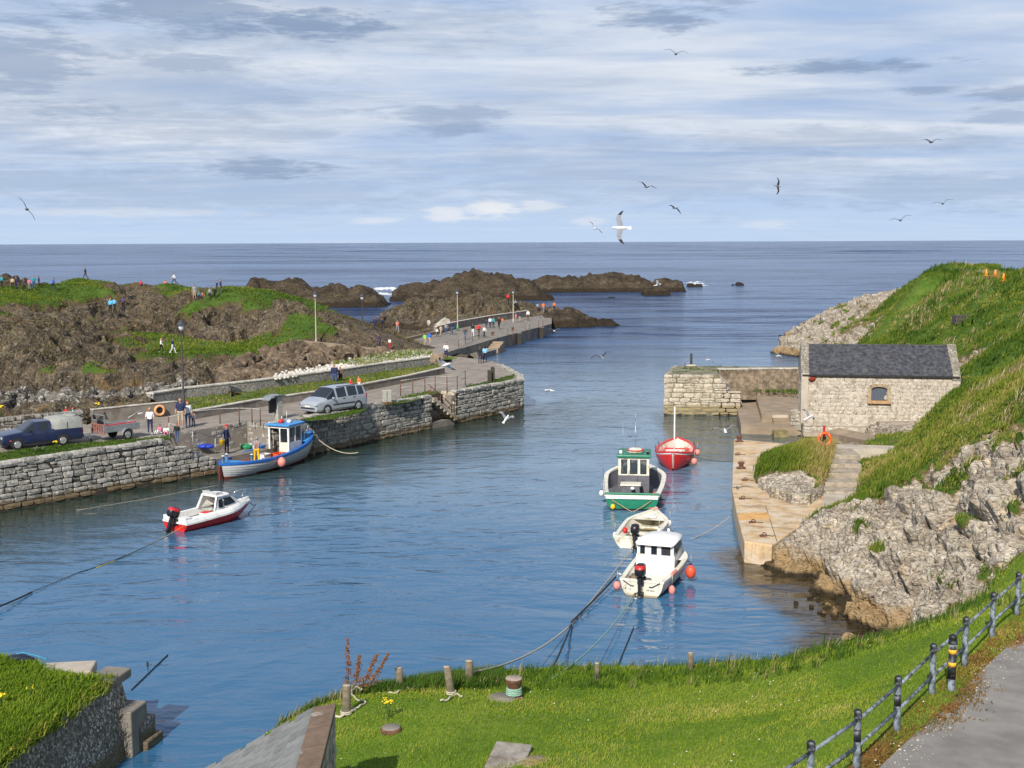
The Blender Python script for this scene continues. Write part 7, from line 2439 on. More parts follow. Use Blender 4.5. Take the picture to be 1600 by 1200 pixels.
for x, w_, h_ in ((-.62, .56, 1.44), (-.70, .72, 1.53), (-1.5, .76, 1.58), (-2.25, .76, 1.54), (-2.34, .73, 1.46)):
 rows.append([(x, .79, .90), (x, w_ + .03, 1.2), (x, w_, h_ - .08), (x, w_ * .85, h_ - .01), (x, 0, h_ + .03), (x, -w_ * .85, h_ - .01), (x, -w_, h_ - .08), (x, -w_ - .03, 1.2), (x, -.79, .90)])
cv = MB()
cv.v = [v for q in rows for v in q]
for q in grid_faces(5, 9):
 cv.f.append(list(q)); cv.m.append(0); cv.sm.append(True)
cv.add(rows[0], [tuple(range(9))]).add(rows[-1], [tuple(range(8, -1, -1))])
cvo = cv.build('canopy', canvas, pk)
MB().bar((-1.5, .80, .95), (-1.5, .80, 1.3), .02).bar((-1.5, -.80, .95), (-1.5, -.80, 1.3), .02).build('strap', trim, cvo)
MB().ball((-1.9, 0, 1.56), (.4, .6, .1), 12, 6).build('rolled_flap', canvas, cvo)
for x in (1.23, -1.23):
 for s in (1, -1):
  arch(pk, x, s * .824, .36, trim)
  wheel(pk, x, s * .74, .29)
for s in (1, -1):
 MB().box((1.99, s * .56, .68), (.06, .26, .14)).build('headlight', lampg, pk, .02)
 MB().box((-2.34, s * .73, .74), (.07, .14, .28)).build('tail_light', tail, pk, .01)
 MB().box((.55, s * .9, .98), (.1, .16, .13)).build('mirror', black_p, pk, .03)
 MB().box((-.32, s * .835, .86), (.16, .02, .04)).build('door_handle', trim, pk)
 MB().box((1.6, s * .828, .52), (.1, .02, .05)).build('indicator', crate_o, pk)
MB().box((2.0, 0, .44), (.12, 1.6, .16)).build('bumper', trim, pk, .03)
MB().box((2.0, 0, .68), (.05, .8, .14)).build('grille', trim, pk)
MB().box((-2.4, 0, .46), (.1, 1.5, .14)).build('bumper', trim, pk, .03)
MB().box((-2.42, 0, .62), (.02, .5, .11)).build('number_plate', plate_w, pk)
# galvanised box trailer
a_, b_ = P(147, 693, ZQ), P(218, 683, ZQ)
tang = math.atan2(a_.y - b_.y, a_.x - b_.x)
tr = thing('trailer', (a_ + b_) / 2 + Vector((-.2, .5, 0)), 'galvanised box trailer with a slatted tailboard standing behind the pickup', 'trailer', None, tang)
mb = MB()
for s in (1, -1): mb.box((0, s * .62, .72), (2.3, .04, .36))
mb.box((-1.15, 0, .72), (.04, 1.24, .36)).box((0, 0, .54), (2.3, 1.24, .04))
mb.build('box_body', steel, tr)
tb = MB()
for k in range(6): tb.box((1.17, -.58 + k * .232, .72), (.04, .09, .55))
tb.box((1.17, 0, .46), (.05, 1.26, .05)).box((1.17, 0, .98), (.05, 1.26, .05))
tb.build('tailboard', mat('faded_red_slats', (.30, .12, .09), .7, .3, 6), tr)
lf = MB()
for s in (1, -1): lf.bar((1.12, s * .6, .9), (1.12, s * .6, 1.55), .05)
for z in (1.2, 1.52): lf.bar((1.12, -.6, z), (1.12, .6, z), .045)
lf.build('ladder_frame', steel, tr)
MB().box((1.08, .15, 1.12), (.2, .5, .3)).build('tool_bag', black_p, tr, .06)
MB().bar((-1.0, .45, .93), (.9, .45, .93), .14, .05).build('red_plank', red_p, tr)
for s in (1, -1):
 wheel(tr, -.25, s * .72, .29, .17)
 mg = MB()
 for k in range(9):
  a = math.pi * k / 8
  a2 = math.pi * (k + 1) / 8
  if k < 8: mg.add([(-.25 + .36 * math.cos(q), s * (.72 + e), .30 + .36 * math.sin(q)) for q, e in ((a, -.11), (a, .11), (a2, .11), (a2, -.11))], [(0, 1, 2, 3)])
 mg.build('mudguard', steel, tr)
MB().bar((1.15, 0, .5), (2.05, 0, .5), .07).build('drawbar', steel, tr)
MB().lathe((0, 0, 0), [(.02, -.05), (.12, -.05), (.12, .05), (.02, .05)], 14, 'Y').build('jockey_wheel', rubber, tr, loc=(1.7, 0, .13))
MB().bar((1.7, 0, .15), (1.7, 0, .55), .04).build('jockey_post', steel, tr)
oar_b = thing('oars', P(208, 668, ZQ) + Vector((0, 0, .75)), 'white oars sticking out over the back of the trailer', 'oars', None, tang + .35)
MB().tube([(1.0, 0, .12), (-.5, .0, .05)], .02, 6).build('shaft', wood_m, oar_b)
MB().ball((-.75, 0, .02), (.32, .11, .035), 12, 6).build('blade', white_p, oar_b)
MB().tube([(.9, .35, .0), (-1.3, -.3, .15)], .018, 6).build('shaft', white_p, oar_b)
# ------------------------------------------------------------------ people
def capsule(bm_mb, a, b, ra, rb, seg=8):
 a, b = Vector(a), Vector(b)
 d = (b - a).normalized()
 pts, rr = [], []
 for k in range(4):
  q = math.pi / 2 * (1 - k / 3)
  pts.append(a - d * ra * math.sin(q)); rr.append(max(ra * math.cos(q), .002))
 for k in range(4):
  q = math.pi / 2 * k / 3
  pts.append(b + d * rb * math.sin(q)); rr.append(max(rb * math.cos(q), .002))
 bm_mb.tube(pts, rr, seg)
def pose_mesh(name, J, hair='short', voxel=.017):
 """J: joints. Faces get a slot by nearest limb: 0 skin 1 hair 2 top 3 bottoms 4 shoes 5 sleeve 6 shin"""
 C = []   # (a, b, ra, rb, slot)
 pel, ch, nk, hd = map(Vector, (J['pelvis'], J['chest'], J['neck'], J['head']))
 fw = Vector(J.get('face', (1, 0, 0))).normalized()
 sd = (J['sh_l'] - J['sh_r']).normalized() if isinstance(J['sh_l'], Vector) else (Vector(J['sh_l']) - Vector(J['sh_r'])).normalized()
 C.append((pel - sd * .075, pel + sd * .075, .125, .125, 3))
 for s in (-.06, .06):
  C.append((pel + sd * s + (ch - pel) * .25, ch + sd * s * 1.5, .115, .125, 2))
 C.append((pel + (ch - pel) * .1, ch + (nk - ch) * .45, .12, .10, 2))
 C.append((Vector(J['sh_r']) * .92 + ch * .08, Vector(J['sh_l']) * .92 + ch * .08, .072, .072, 2))
 C.append((ch + (nk - ch) * .6, hd - Vector((0, 0, .05)), .058, .052, 0))
 C.append((hd + Vector((0, 0, .025)), hd - Vector((0, 0, .045)) + fw * .015, .095, .072, 0))
 up = (hd - nk).normalized()
 # hair cap, nose, ears
 C.append((hd + up * .055 - fw * .02, hd + up * .02 - fw * .04, .092, .09, 1))
 if hair == 'long': C.append((hd - fw * .06, hd - fw * .07 - up * .17, .075, .055, 1))
 C.append((hd + fw * .085 - up * .0, hd + fw * .105 - up * .03, .012, .017, 0))
 for s in (1, -1):
  C.append((hd + sd * s * .09 + up * .01, hd + sd * s * .09 - up * .03, .016, .014, 0))
 for sfx in ('l', 'r'):
  hp, kn, an = (Vector(J[k + sfx]) for k in ('hip_', 'knee_', 'ank_'))
  C.append((hp, kn, .092, .062, 3))
  C.append((kn, an, .060, .044, 6))
  ff = Vector(J.get('foot_' + sfx, fw))
  ff.z = 0
  ff.normalize()
  C.append((an + Vector((0, 0, -.045)) - ff * .03, an + ff * .14 + Vector((0, 0, -.055)), .043, .036, 4))
  sh, el, wr = (Vector(J[k + sfx]) for k in ('sh_', 'elb_', 'wri_'))
  C.append((sh, el, .056, .043, 2))
  C.append((el, wr, .042, .030, 5))
  hdv = (wr - el).normalized()
  pal = wr + hdv * .05
  side = hdv.cross(Vector(J['sh_l']) - Vector(J['sh_r']))
  if side.length < .05: side = Vector((1, 0, 0))
  side.normalize()
  C.append((wr, pal + hdv * .025, .028, .036, 0))
  for k, ln in enumerate((.060, .072, .068, .050)):
   o = side * (.030 - .020 * k)
   b0 = pal + hdv * .03 + o
   k1 = b0 + hdv * ln * .6
   C.append((b0, k1, .0125, .012, 0))
   inw = hdv.cross(side)
   C.append((k1, k1 + (hdv * .7 + inw * .5).normalized() * ln * .5, .012, .011, 0))
  C.append((wr + hdv * .03 + side * .03, wr + hdv * .06 + side * .065, .0135, .012, 0))
 mb = MB()
 for a, b, ra, rb_, s in C: capsule(mb, a, b if (b - a).length > 1e-4 else b + Vector((0, 0, .002)), ra, rb_)
 me = mb.mesh('tmp', [])
 o = bpy.data.objects.new('tmp', me)
 COL.objects.link(o)
 md = o.modifiers.new('r', 'REMESH')
 md.mode = 'VOXEL'
 md.voxel_size = voxel
 s2 = o.modifiers.new('s', 'SMOOTH')
 s2.iterations = 2
 s2.factor = .5
 dg_ = bpy.context.evaluated_depsgraph_get()
 out = bpy.data.meshes.new_from_object(o.evaluated_get(dg_))
 bpy.data.objects.remove(o)
 out.name = name
 out.materials.clear()
 for k in range(7): out.materials.append(None)
 n = len(out.polygons)
 cen = np.empty(n * 3)
 out.polygons.foreach_get('center', cen)
 cen = cen.reshape(-1, 3)
 best = np.full(n, 9.0)
 slot = np.zeros(n, int)
 for a, b, ra, rb_, s in C:
  a, b = np.array(a), np.array(b)
  ab = b - a
  t = np.clip(((cen - a) @ ab) / max(ab @ ab, 1e-9), 0, 1)
  d = np.linalg.norm(cen - (a + t[:, None] * ab), axis=1) - (ra + (rb_ - ra) * t)
  better = d < best
  best = np.where(better, d, best)
  slot = np.where(better, s, slot)
 out.polygons.foreach_set('material_index', slot.astype(np.int32))
 out.polygons.foreach_set('use_smooth', np.ones(n, bool))
 return out
def J_stand(**k):
 J = dict(pelvis=(0, 0, .95), chest=(0.0, 0, 1.28), neck=(0, 0, 1.48), head=(.02, 0, 1.62),
   hip_l=(0, .095, .92), hip_r=(0, -.095, .92), knee_l=(.02, .11, .50), knee_r=(.0, -.11, .50), ank_l=(-.02, .12, .09), ank_r=(-.02, -.12, .09),
   sh_l=(0, .19, 1.41), sh_r=(0, -.19, 1.41), elb_l=(-.03, .26, 1.13), elb_r=(-.03, -.26, 1.13), wri_l=(.06, .27, .90), wri_r=(.06, -.27, .90))
 J.update(k)
 return J
POSES = {
 'stand': J_stand(),
 'walk': J_stand(knee_l=(.20, .1, .53), ank_l=(.30, .1, .11), knee_r=(-.06, -.1, .50), ank_r=(-.32, -.1, .16), elb_l=(-.16, .24, 1.15), wri_l=(-.06, .25, .93), elb_r=(.10, -.24, 1.14), wri_r=(.27, -.22, .97), chest=(.03, 0, 1.28), neck=(.04, 0, 1.48), head=(.07, 0, 1.62)),
 'stride': J_stand(knee_l=(.30, .1, .56), ank_l=(.42, .1, .13), knee_r=(-.12, -.1, .50), ank_r=(-.46, -.1, .20), pelvis=(0, 0, .90), hip_l=(0, .095, .88), hip_r=(0, -.095, .88), chest=(.08, 0, 1.24), neck=(.12, 0, 1.43), head=(.17, 0, 1.57), sh_l=(.1, .19, 1.36), sh_r=(.1, -.19, 1.36), elb_l=(-.1, .26, 1.12), wri_l=(-.02, .27, .90), elb_r=(.24, -.24, 1.12), wri_r=(.42, -.2, 1.02)),
 'photo': J_stand(elb_l=(.14, .25, 1.20), elb_r=(.14, -.25, 1.20), wri_l=(.30, .09, 1.43), wri_r=(.30, -.09, 1.43)),
 'folded': J_stand(elb_l=(.04, .27, 1.15), elb_r=(.04, -.27, 1.15), wri_l=(.20, -.04, 1.20), wri_r=(.21, .05, 1.16), knee_l=(.05, .13, .5), ank_l=(.0, .16, .09)),
 'sit': J_stand(pelvis=(0, 0, .14), hip_l=(.02, .1, .14), hip_r=(.02, -.1, .14), knee_l=(.36, .14, .36), knee_r=(.38, -.12, .34), ank_l=(.52, .13, .09), ank_r=(.56, -.12, .09), chest=(.04, 0, .46), neck=(.07, 0, .65), head=(.11, 0, .79), sh_l=(.07, .19, .58), sh_r=(.07, -.19, .58), elb_l=(.12, .25, .33), elb_r=(.14, -.25, .33), wri_l=(.32, .15, .40), wri_r=(.34, -.12, .38)),
 'bend': J_stand(pelvis=(-.1, 0, .90), hip_l=(-.1, .1, .88), hip_r=(-.1, -.1, .88), knee_l=(.06, .12, .5), knee_r=(.04, -.12, .5), chest=(.20, 0, 1.08), neck=(.38, 0, 1.16), head=(.5, 0, 1.20), sh_l=(.30, .19, 1.10), sh_r=(.30, -.19, 1.10), elb_l=(.38, .24, .83), elb_r=(.38, -.24, .83), wri_l=(.46, .2, .62), wri_r=(.46, -.2, .62), face=(.8, 0, -.6)),
 'reach': J_stand(chest=(.05, 0, 1.27), neck=(.08, 0, 1.46), head=(.13, 0, 1.59), sh_l=(.05, .19, 1.4), sh_r=(.05, -.19, 1.4), elb_l=(.12, .32, 1.18), wri_l=(.34, .38, 1.08), elb_r=(.10, -.30, 1.16), wri_r=(.30, -.34, 1.0), knee_l=(.05, .14, .5), ank_l=(0, .17, .09), ank_r=(-.04, -.17, .09)),
 'carry': J_stand(elb_l=(-.02, .31, 1.15), wri_l=(.03, .36, .90), elb_r=(-.03, -.42, 1.22), wri_r=(.04, -.60, 1.04), knee_l=(.03, .12, .5), ank_l=(0, .14, .09), face=(1, .2, -.15)),
}
PM = {}
def pose(p, hair='short'):
 if (p, hair) not in PM: PM[(p, hair)] = pose_mesh('person', POSES[p], hair)
 return PM[(p, hair)]
CLOTH = {}
def cloth(rgb, rough=.85):
 k = tuple(rgb)
 if k not in CLOTH: CLOTH[k] = mat('cloth', rgb, rough, .15, 14)
 return CLOTH[k]
K = dict(black=(.012, .012, .015), navy=(.018, .024, .07), white=(.66, .66, .66), grey=(.22, .225, .24), red=(.50, .025, .025), pink=(.62, .16, .24), blue=(.03, .12, .45), cyan=(.10, .42, .66), teal=(.03, .25, .30),
  jeans=(.05, .085, .19), pale=(.33, .42, .55), beige=(.42, .33, .22), green=(.22, .50, .10), orange=(.66, .15, .03), brown=(.10, .06, .04), purple=(.085, .05, .11), blond=(.42, .29, .12), yellow=(.70, .42, .02), dgrey=(.06, .06, .07), salmon=(.62, .20, .15), lblue=(.22, .48, .70))
skin_t = [mat('skin', (.42, .235, .16), .6, .08, 9), mat('skin', (.36, .19, .125), .6, .08, 9)]
from mathutils.bvhtree import BVHTree
dgr = bpy.context.evaluated_depsgraph_get()
BV = [BVHTree.FromObject(o, dgr) for o in (left_o,)]
def hit(px, py):
 d = ray(px, py).normalized()
 best = None
 for b in BV:
  h = b.ray_cast(Vector((0, 0, CAM_H)), d)
  if h[0] is not None and (best is None or h[3] < best[1]): best = (h[0], h[3])
 return best[0] if best else None
rsp = random.Random(3)
def person(px, py, hpx, top, bot, label, p='stand', face=None, z=None, hair='brown', hl='short', shoes='dgrey', sleeves=True, shorts=False, group=None, h=None, at=None):
 if at is not None: v = Vector(at)
 elif z is None:
  v = None
  for dy in (0, 1, 2, 3, 5, 8):
   v = hit(px, py + dy)
   if v is not None: break
  if v is None: v = P(px, py, 2.0)
 else: v = P(px, py, z)
 dist = v.y
 nat = {'sit': .95, 'bend': 1.35}.get(p, 1.75)
 s = h / 1.75 if h else min(max(hpx * dist / FPX / nat, .55), 1.08)
 a = rad(face) if face is not None else rsp.uniform(0, 6.28)
 o = link('person', pose(p, hl), None, v, (0, 0, a), (s, s, s))
 sk = rsp.choice(skin_t)
 ms = [sk, cloth(K[hair]), cloth(K[top]), cloth(K[bot]), cloth(K[shoes]), cloth(K[top]) if sleeves else sk, sk if shorts else cloth(K[bot])]
 for k, m_ in enumerate(ms):
  o.material_slots[k].link = 'OBJECT'
  o.material_slots[k].material = m_
 return tag(o, label, 'person', group)
# on the left headland
person(3, 450, 20, 'teal', 'black', 'person in dark teal at the very left edge of the headland', 'stand', 60)
person(20, 452, 19, 'beige', 'black', 'person in a beige top in the left cluster on the headland', 'stand', 100)
person(26, 452, 20, 'navy', 'navy', 'person all in navy beside the one in beige on the headland', 'stand', 250)
person(38, 454, 19, 'dgrey', 'black', 'person in dark grey with pale shoes in the cluster on the headland', 'walk', 200, shoes='white')
person(46, 452, 17, 'pink', 'grey', 'person in a pink top in the cluster by the dark rock', 'stand', 120)
person(53, 451, 20, 'teal', 'jeans', 'tall person in teal at the right of the cluster by the dark rock', 'stand', 300)
person(61, 448, 17, 'navy', 'black', 'person in navy half hidden beside the dark rock', 'stand', 40)
person(83, 454, 21, 'blue', 'navy', 'person in a bright blue jacket striding along the headland', 'stride', 10)
person(134, 436.5, 19, 'black', 'black', 'person in black standing alone on the grassy mound top', 'walk', 180)
person(220, 446, 9, 'red', 'navy', 'person in red sitting at the crest of the headland', 'sit', 90)
person(258, 445, 8, 'orange', 'black', 'person in orange sitting near the crest beside the one in white', 'sit', 90)
person(273, 444.5, 20, 'white', 'navy', 'person in a white shirt stepping along the crest', 'stride', 200)
person(304, 468, 24, 'grey', 'beige', 'tall person in grey at the left of the group on the grass slope', 'stand', 270, shorts=True)
person(311, 469, 14, 'teal', 'navy', 'child in teal in the group on the grass slope', 'stand', 300)
person(316, 469, 12, 'salmon', 'navy', 'child in salmon pink bending in the group on the grass slope', 'bend', 330)
person(328, 469, 20, 'grey', 'black', 'person in pale grey with black trousers on the grass slope', 'stand', 250)
person(336, 468, 20, 'black', 'black', 'person all in black at the right of the group on the grass slope', 'walk', 280)
person(339, 452, 12, 'navy', 'navy', 'small person in navy behind the one on the right-hand crest', 'stand', 260)
person(345, 459, 23, 'navy', 'dgrey', 'tall person in navy on the crest right of the group', 'stand', 200)
person(173, 489, 23, 'cyan', 'black', 'person in a bright cyan jacket, left of the pair on the rock path', 'stand', 80, hair='blond', hl='long')
person(179, 488, 23, 'cyan', 'black', 'person in a bright cyan jacket, right of the pair on the rock path', 'walk', 60)
person(193, 486, 25, 'purple', 'black', 'person in dark purple on the rock path', 'stand', 70, hl='long')
person(205, 481, 23, 'black', 'brown', 'person in a black coat at the top of the rock path', 'walk', 70)
person(252, 551, 23, 'white', 'black', 'person in a white top and black leggings on the lower path', 'walk', 0, hair='blond', hl='long', shoes='white')
person(270, 552, 24, 'navy', 'white', 'person in a navy top and white trousers on the lower path', 'walk', 10, shoes='white')
# on and behind the promenade wall
person(472, 535, 20, 'green', 'navy', 'child in bright green behind the tan promenade wall', 'walk', 90, z=2.6)
person(501, 538, 25, 'salmon', 'salmon', 'person in salmon red behind the tan promenade wall', 'stand', 100, z=2.5)
person(593, 546, 26, 'purple', 'purple', 'person in dark purple bending forward behind the promenade wall', 'reach', 170, z=2.4)
person(609, 545, 17, 'white', 'red', 'child in white and red by the promenade wall', 'stand', 60, z=2.3, sleeves=False)
person(586, 516, 21, 'navy', 'navy', 'person in navy standing on the flat foreshore rocks', 'stand', 80)
person(601, 505, 16, 'dgrey', 'black', 'person in dark grey on the foreshore rocks near the water', 'bend', 150)
person(596, 506, 11, 'navy', 'black', 'crouching person in navy on the foreshore rocks', 'sit', 30)
person(621, 520, 20, 'salmon', 'grey', 'person with a salmon top on the foreshore rocks', 'walk', 300, sleeves=False)
# pier
ZPP = 1.5
person(664, 541, 21, 'green', 'beige', 'person in a green shirt and shorts walking toward the outer pier', 'walk', 60, z=2.0, shorts=True, sleeves=False)
person(671, 541, 23, 'blue', 'beige', 'person in a blue shirt and shorts beside the one in green', 'walk', 70, z=2.0, shorts=True, sleeves=False)
person(697, 563, 28, 'white', 'navy', 'person in a white top with folded arms on the slope to the quay head', 'folded', 250, z=2.25, hair='black', hl='long', shoes='white')
person(750, 568, 27, 'black', 'navy', 'person in a black jacket at the quay head, left of the pair', 'stand', 70, z=ZQ, hl='long')
person(758, 566, 26, 'lblue', 'navy', 'person in a light blue jacket at the quay head, right of the pair', 'folded', 100, z=ZQ, hl='long', hair='black')
person(689, 524, 16, 'beige', 'beige', 'person in beige near the start of the pier parapet', 'walk', 240, z=ZPP, sleeves=False)
person(697, 522, 17, 'grey', 'jeans', 'person in grey near the start of the pier parapet', 'stand', 260, z=ZPP)
person(706, 523, 22, 'navy', 'jeans', 'tall person in a dark coat by the pier lamp post', 'walk', 230, z=ZPP)
person(739, 526, 21, 'black', 'white', 'person with white trousers and a black vest on the pier', 'stand', 60, z=ZPP, shoes='white')
person(748, 526, 21, 'red', 'black', 'person in a bright red jacket on the pier', 'walk', 60, z=ZPP)
person(757, 528, 19, 'white', 'black', 'person in a white top and black trousers on the pier', 'walk', 220, z=ZPP)
person(760, 513, 14, 'navy', 'navy', 'person in navy by the pier parapet', 'stand', 80, z=ZPP)
person(766, 513, 18, 'white', 'navy', 'person in a white shirt and navy trousers by the pier parapet', 'walk', 80, z=ZPP)
person(780, 515, 20, 'black', 'black', 'person all in black walking on the pier', 'walk', 250, z=ZPP)
person(785, 509, 13, 'orange', 'grey', 'person in orange by the pier parapet', 'stand', 100, z=ZPP)
person(727, 531, 20, 'dgrey', 'jeans', 'person in dark grey by the thin railing of the outer pier', 'walk', 240, z=ZPP)
person(771, 512, 16, 'teal', 'black', 'person in teal half behind the one in a white shirt on the pier', 'stand', 250, z=ZPP)
person(812, 503, 15, 'navy', 'beige', 'person in navy and shorts near the farthest lamp post', 'walk', 60, z=ZPP, shorts=True)
person(806, 504, 15, 'pink', 'grey', 'person in a pink top near the farthest lamp post', 'stand', 200, z=ZPP)
person(683, 527, 15, 'white', 'navy', 'person in white at the low kerb wall before the pier', 'walk', 30, z=ZPP)
person(825, 501, 17, 'white', 'brown', 'person in a white top near the far end of the pier', 'stand', 250, z=ZPP)
person(794, 476, 18, 'red', 'black', 'person in red up on the rocks behind the pier', 'walk', 60)
person(805, 477, 12, 'grey', 'black', 'person in grey sitting on the rocks behind the pier', 'sit', 300)
person(840, 488, 15, 'grey', 'dgrey', 'person in grey on the rocks at the end of the pier', 'stand', 80)
person(849, 489, 17, 'orange', 'grey', 'person in an orange jacket on the rocks at the end of the pier', 'walk', 80)
person(866, 487, 16, 'orange', 'black', 'person in orange and black standing alone on the outermost rocks', 'stand', 60, at=PD(866, 487, 203))
# quay road
person(523, 606, 42, 'navy', 'jeans', 'tall man in navy and blue jeans behind the silver car', 'stand', 270, z=ZQ)
person(532, 604, 32, 'brown', 'black', 'person in dark clothes with an orange scarf behind the silver car', 'folded', 250, z=ZQ, hair='orange')
person(548, 612, 21, 'red', 'grey', 'child in a red top behind the silver car', 'stand', 240, z=ZQ, hair='blond')
person(561, 611, 24, 'orange', 'white', 'child in an orange lifejacket behind the silver car', 'stand', 230, z=ZQ, hair='black', sleeves=False)
person(235, 678, 42, 'white', 'navy', 'woman in a white top and navy trousers behind the trailer', 'stand', 280, z=ZQ, hair='blond', sleeves=False, shoes='white')
person(251, 678, 15, 'pink', 'white', 'small child in pink sitting on the road edge', 'sit', 230, z=ZQ, h=1.15)
person(260, 679, 14, 'white', 'pink', 'small child in white sitting beside the one in pink', 'sit', 280, z=ZQ, h=1.1, hair='blond')
person(283, 670, 50, 'navy', 'beige', 'tall man in navy and shorts at the quay railing', 'stand', 270, z=ZQ, shorts=True, sleeves=False)
person(294, 668, 42, 'white', 'jeans', 'woman in a white top and pale jeans at the quay railing', 'stand', 300, z=ZQ, hair='red', sleeves=False)
person(302, 667, 26, 'grey', 'navy', 'small child in grey beside the woman at the railing', 'stand', 250, z=ZQ, hair='blond')
person(277, 692, 32, 'black', 'jeans', 'child in a black jacket at the top of the quay steps', 'stand', 270, z=ZQ - .05, hair='black')
person(104, 662, 27, 'red', 'brown', 'person in dark red behind the pickup by the rubble wall', 'stand', 300, z=ZQ, hair='blond')
person(115, 663, 27, 'lblue', 'jeans', 'person in a light blue top behind the pickup by the rubble wall', 'folded', 200, z=ZQ, hair='red', sleeves=False)
man_p = P(361, 710, .9) + nq.to_3d() * .35
mn = person(0, 0, 0, 'navy', 'navy', 'man in navy overalls and a red cap holding the yellow bucket on the landing', 'carry', math.degrees(math.atan2(-nq.y, -nq.x)) + 15, at=man_p, h=1.78, hair='red', shoes='black')
fm = person(0, 0, 0, 'grey', 'yellow', 'fisherman in yellow oilskin trousers standing in the blue and white boat', 'reach', math.degrees(fb.rotation_euler.z) + 20, at=fb.matrix_basis @ Vector((-1.75, -.45, .42)), h=1.72, hair='grey', shoes='yellow')
# orange braces over his back
br = MB()
for s in (1, -1): br.tube([(.08, s * .07, 1.02), (.17, s * .09, 1.25), (.06, s * .09, 1.45), (-.12, s * .03, 1.3), (-.13, s * .06, 1.0)], .018, 5)
br.build('braces', cloth(K['orange']), fm)
MB().lathe((0, 0, 0), [(.105, 0), (.10, .05), (.06, .09), (.01, .1)], 14).box((.1, 0, .01), (.1, .14, .015)).build('cap', cloth(K['red']), mn, loc=(.02, 0, 1.685))
# ------------------------------------------------------------------ gulls
g_white = mat('gull_white', (.68, .68, .66), .8, .05, 9)
g_grey = mat('gull_grey', (.20, .21, .225), .8, .1, 9)
g_black = mat('gull_black', (.022, .022, .026), .8, .1, 9)
beak_y = mat('gull_beak', (.55, .33, .04), .5, .1, 9)
def gull_mesh(d1, d2, fold=0.0, dark=True):
 """body along +x, wings bent up by d1 then d2 (radians)"""
 mb = MB()
 body = [(-.34, .015, .0), (-.26, .05, 0), (-.12, .075, -.005), (.04, .085, -.01), (.16, .065, 0), (.215, .045, .012), (.27, .048, .02), (.315, .036, .02), (.345, .012, .012)]
 vs = []
 for x, r, z in body:
  for k in range(10):
   a = 2 * math.pi * k / 10
   vs.append((x, r * math.cos(a), z + r * .9 * math.sin(a)))
 mb.smooth = True
 mb.add(vs, [(i * 10 + k, i * 10 + (k + 1) % 10, (i + 1) * 10 + (k + 1) % 10, (i + 1) * 10 + k) for i in range(len(body) - 1) for k in range(10)] + [tuple(range(9, -1, -1)), tuple(range(80, 90))])
 mb.mi = 3
 mb.tube([(.335, 0, .012), (.375, 0, .006), (.395, 0, -.008)], [.013, .010, .004], 6)
 mb.mi = 0
 mb.smooth = False
 mb.add([(-.28, .04, .005), (-.46, .085, .0), (-.47, 0, .0), (-.46, -.085, .0), (-.28, -.04, .005), (-.3, 0, -.012)], [(0, 1, 2, 3, 4), (4, 3, 2, 5), (0, 5, 2, 1)])
 for s in (1, -1):
  secs = [(.0, .12, -.13, 0), (.22, .15, -.09, 1), (.38, .17, -.03, 1), (.54, .10, -.06, 2), (.70, -.02, -.13, 2), (.76, -.12, -.16, 2)]
  pts = []
  y, z, py_ = 0, .03, 0
  for u, xf, xb, mi in secs:
   du = u - py_
   ang = d1 if u <= .39 else d2
   y += du * math.cos(ang)
   z += du * math.sin(ang)
   py_ = u
   th = .012 * (1 - u)
   pts.append([(xf, s * (.05 + y), z), ((xf + xb) / 2, s * (.05 + y), z + th + .006), (xb, s * (.05 + y), z), ((xf + xb) / 2, s * (.05 + y), z - th)])
  for i in range(len(pts) - 1):
   a, b = pts[i], pts[i + 1]
   tipc = 2 if i >= 3 else (2 if dark else 1)
   mb.smooth = True
   for k in range(4):
    k2 = (k + 1) % 4
    mb.mi = 2 if dark else (tipc if k in (0, 1) else (2 if i >= 3 else 0))
    mb.add([a[k], a[k2], b[k2], b[k]], [(0, 1, 2, 3)])
  mb.mi = 2
  mb.add(pts[-1], [(0, 1, 2, 3)])
 mb.mi = 0
 return mb.mesh('gull', [g_grey if dark else g_white, g_grey, g_black, beak_y])  # dark: black backs, and silhouettes against the sky put into the plumage colour
GM = {'up': gull_mesh(.5, -.25), 'upl': gull_mesh(.5, -.25, 0, False), 'flat': gull_mesh(.12, -.10, 0, False), 'flatd': gull_mesh(.12, -.10), 'down': gull_mesh(.1, -.7), 'v': gull_mesh(.75, .2, 0, False)}
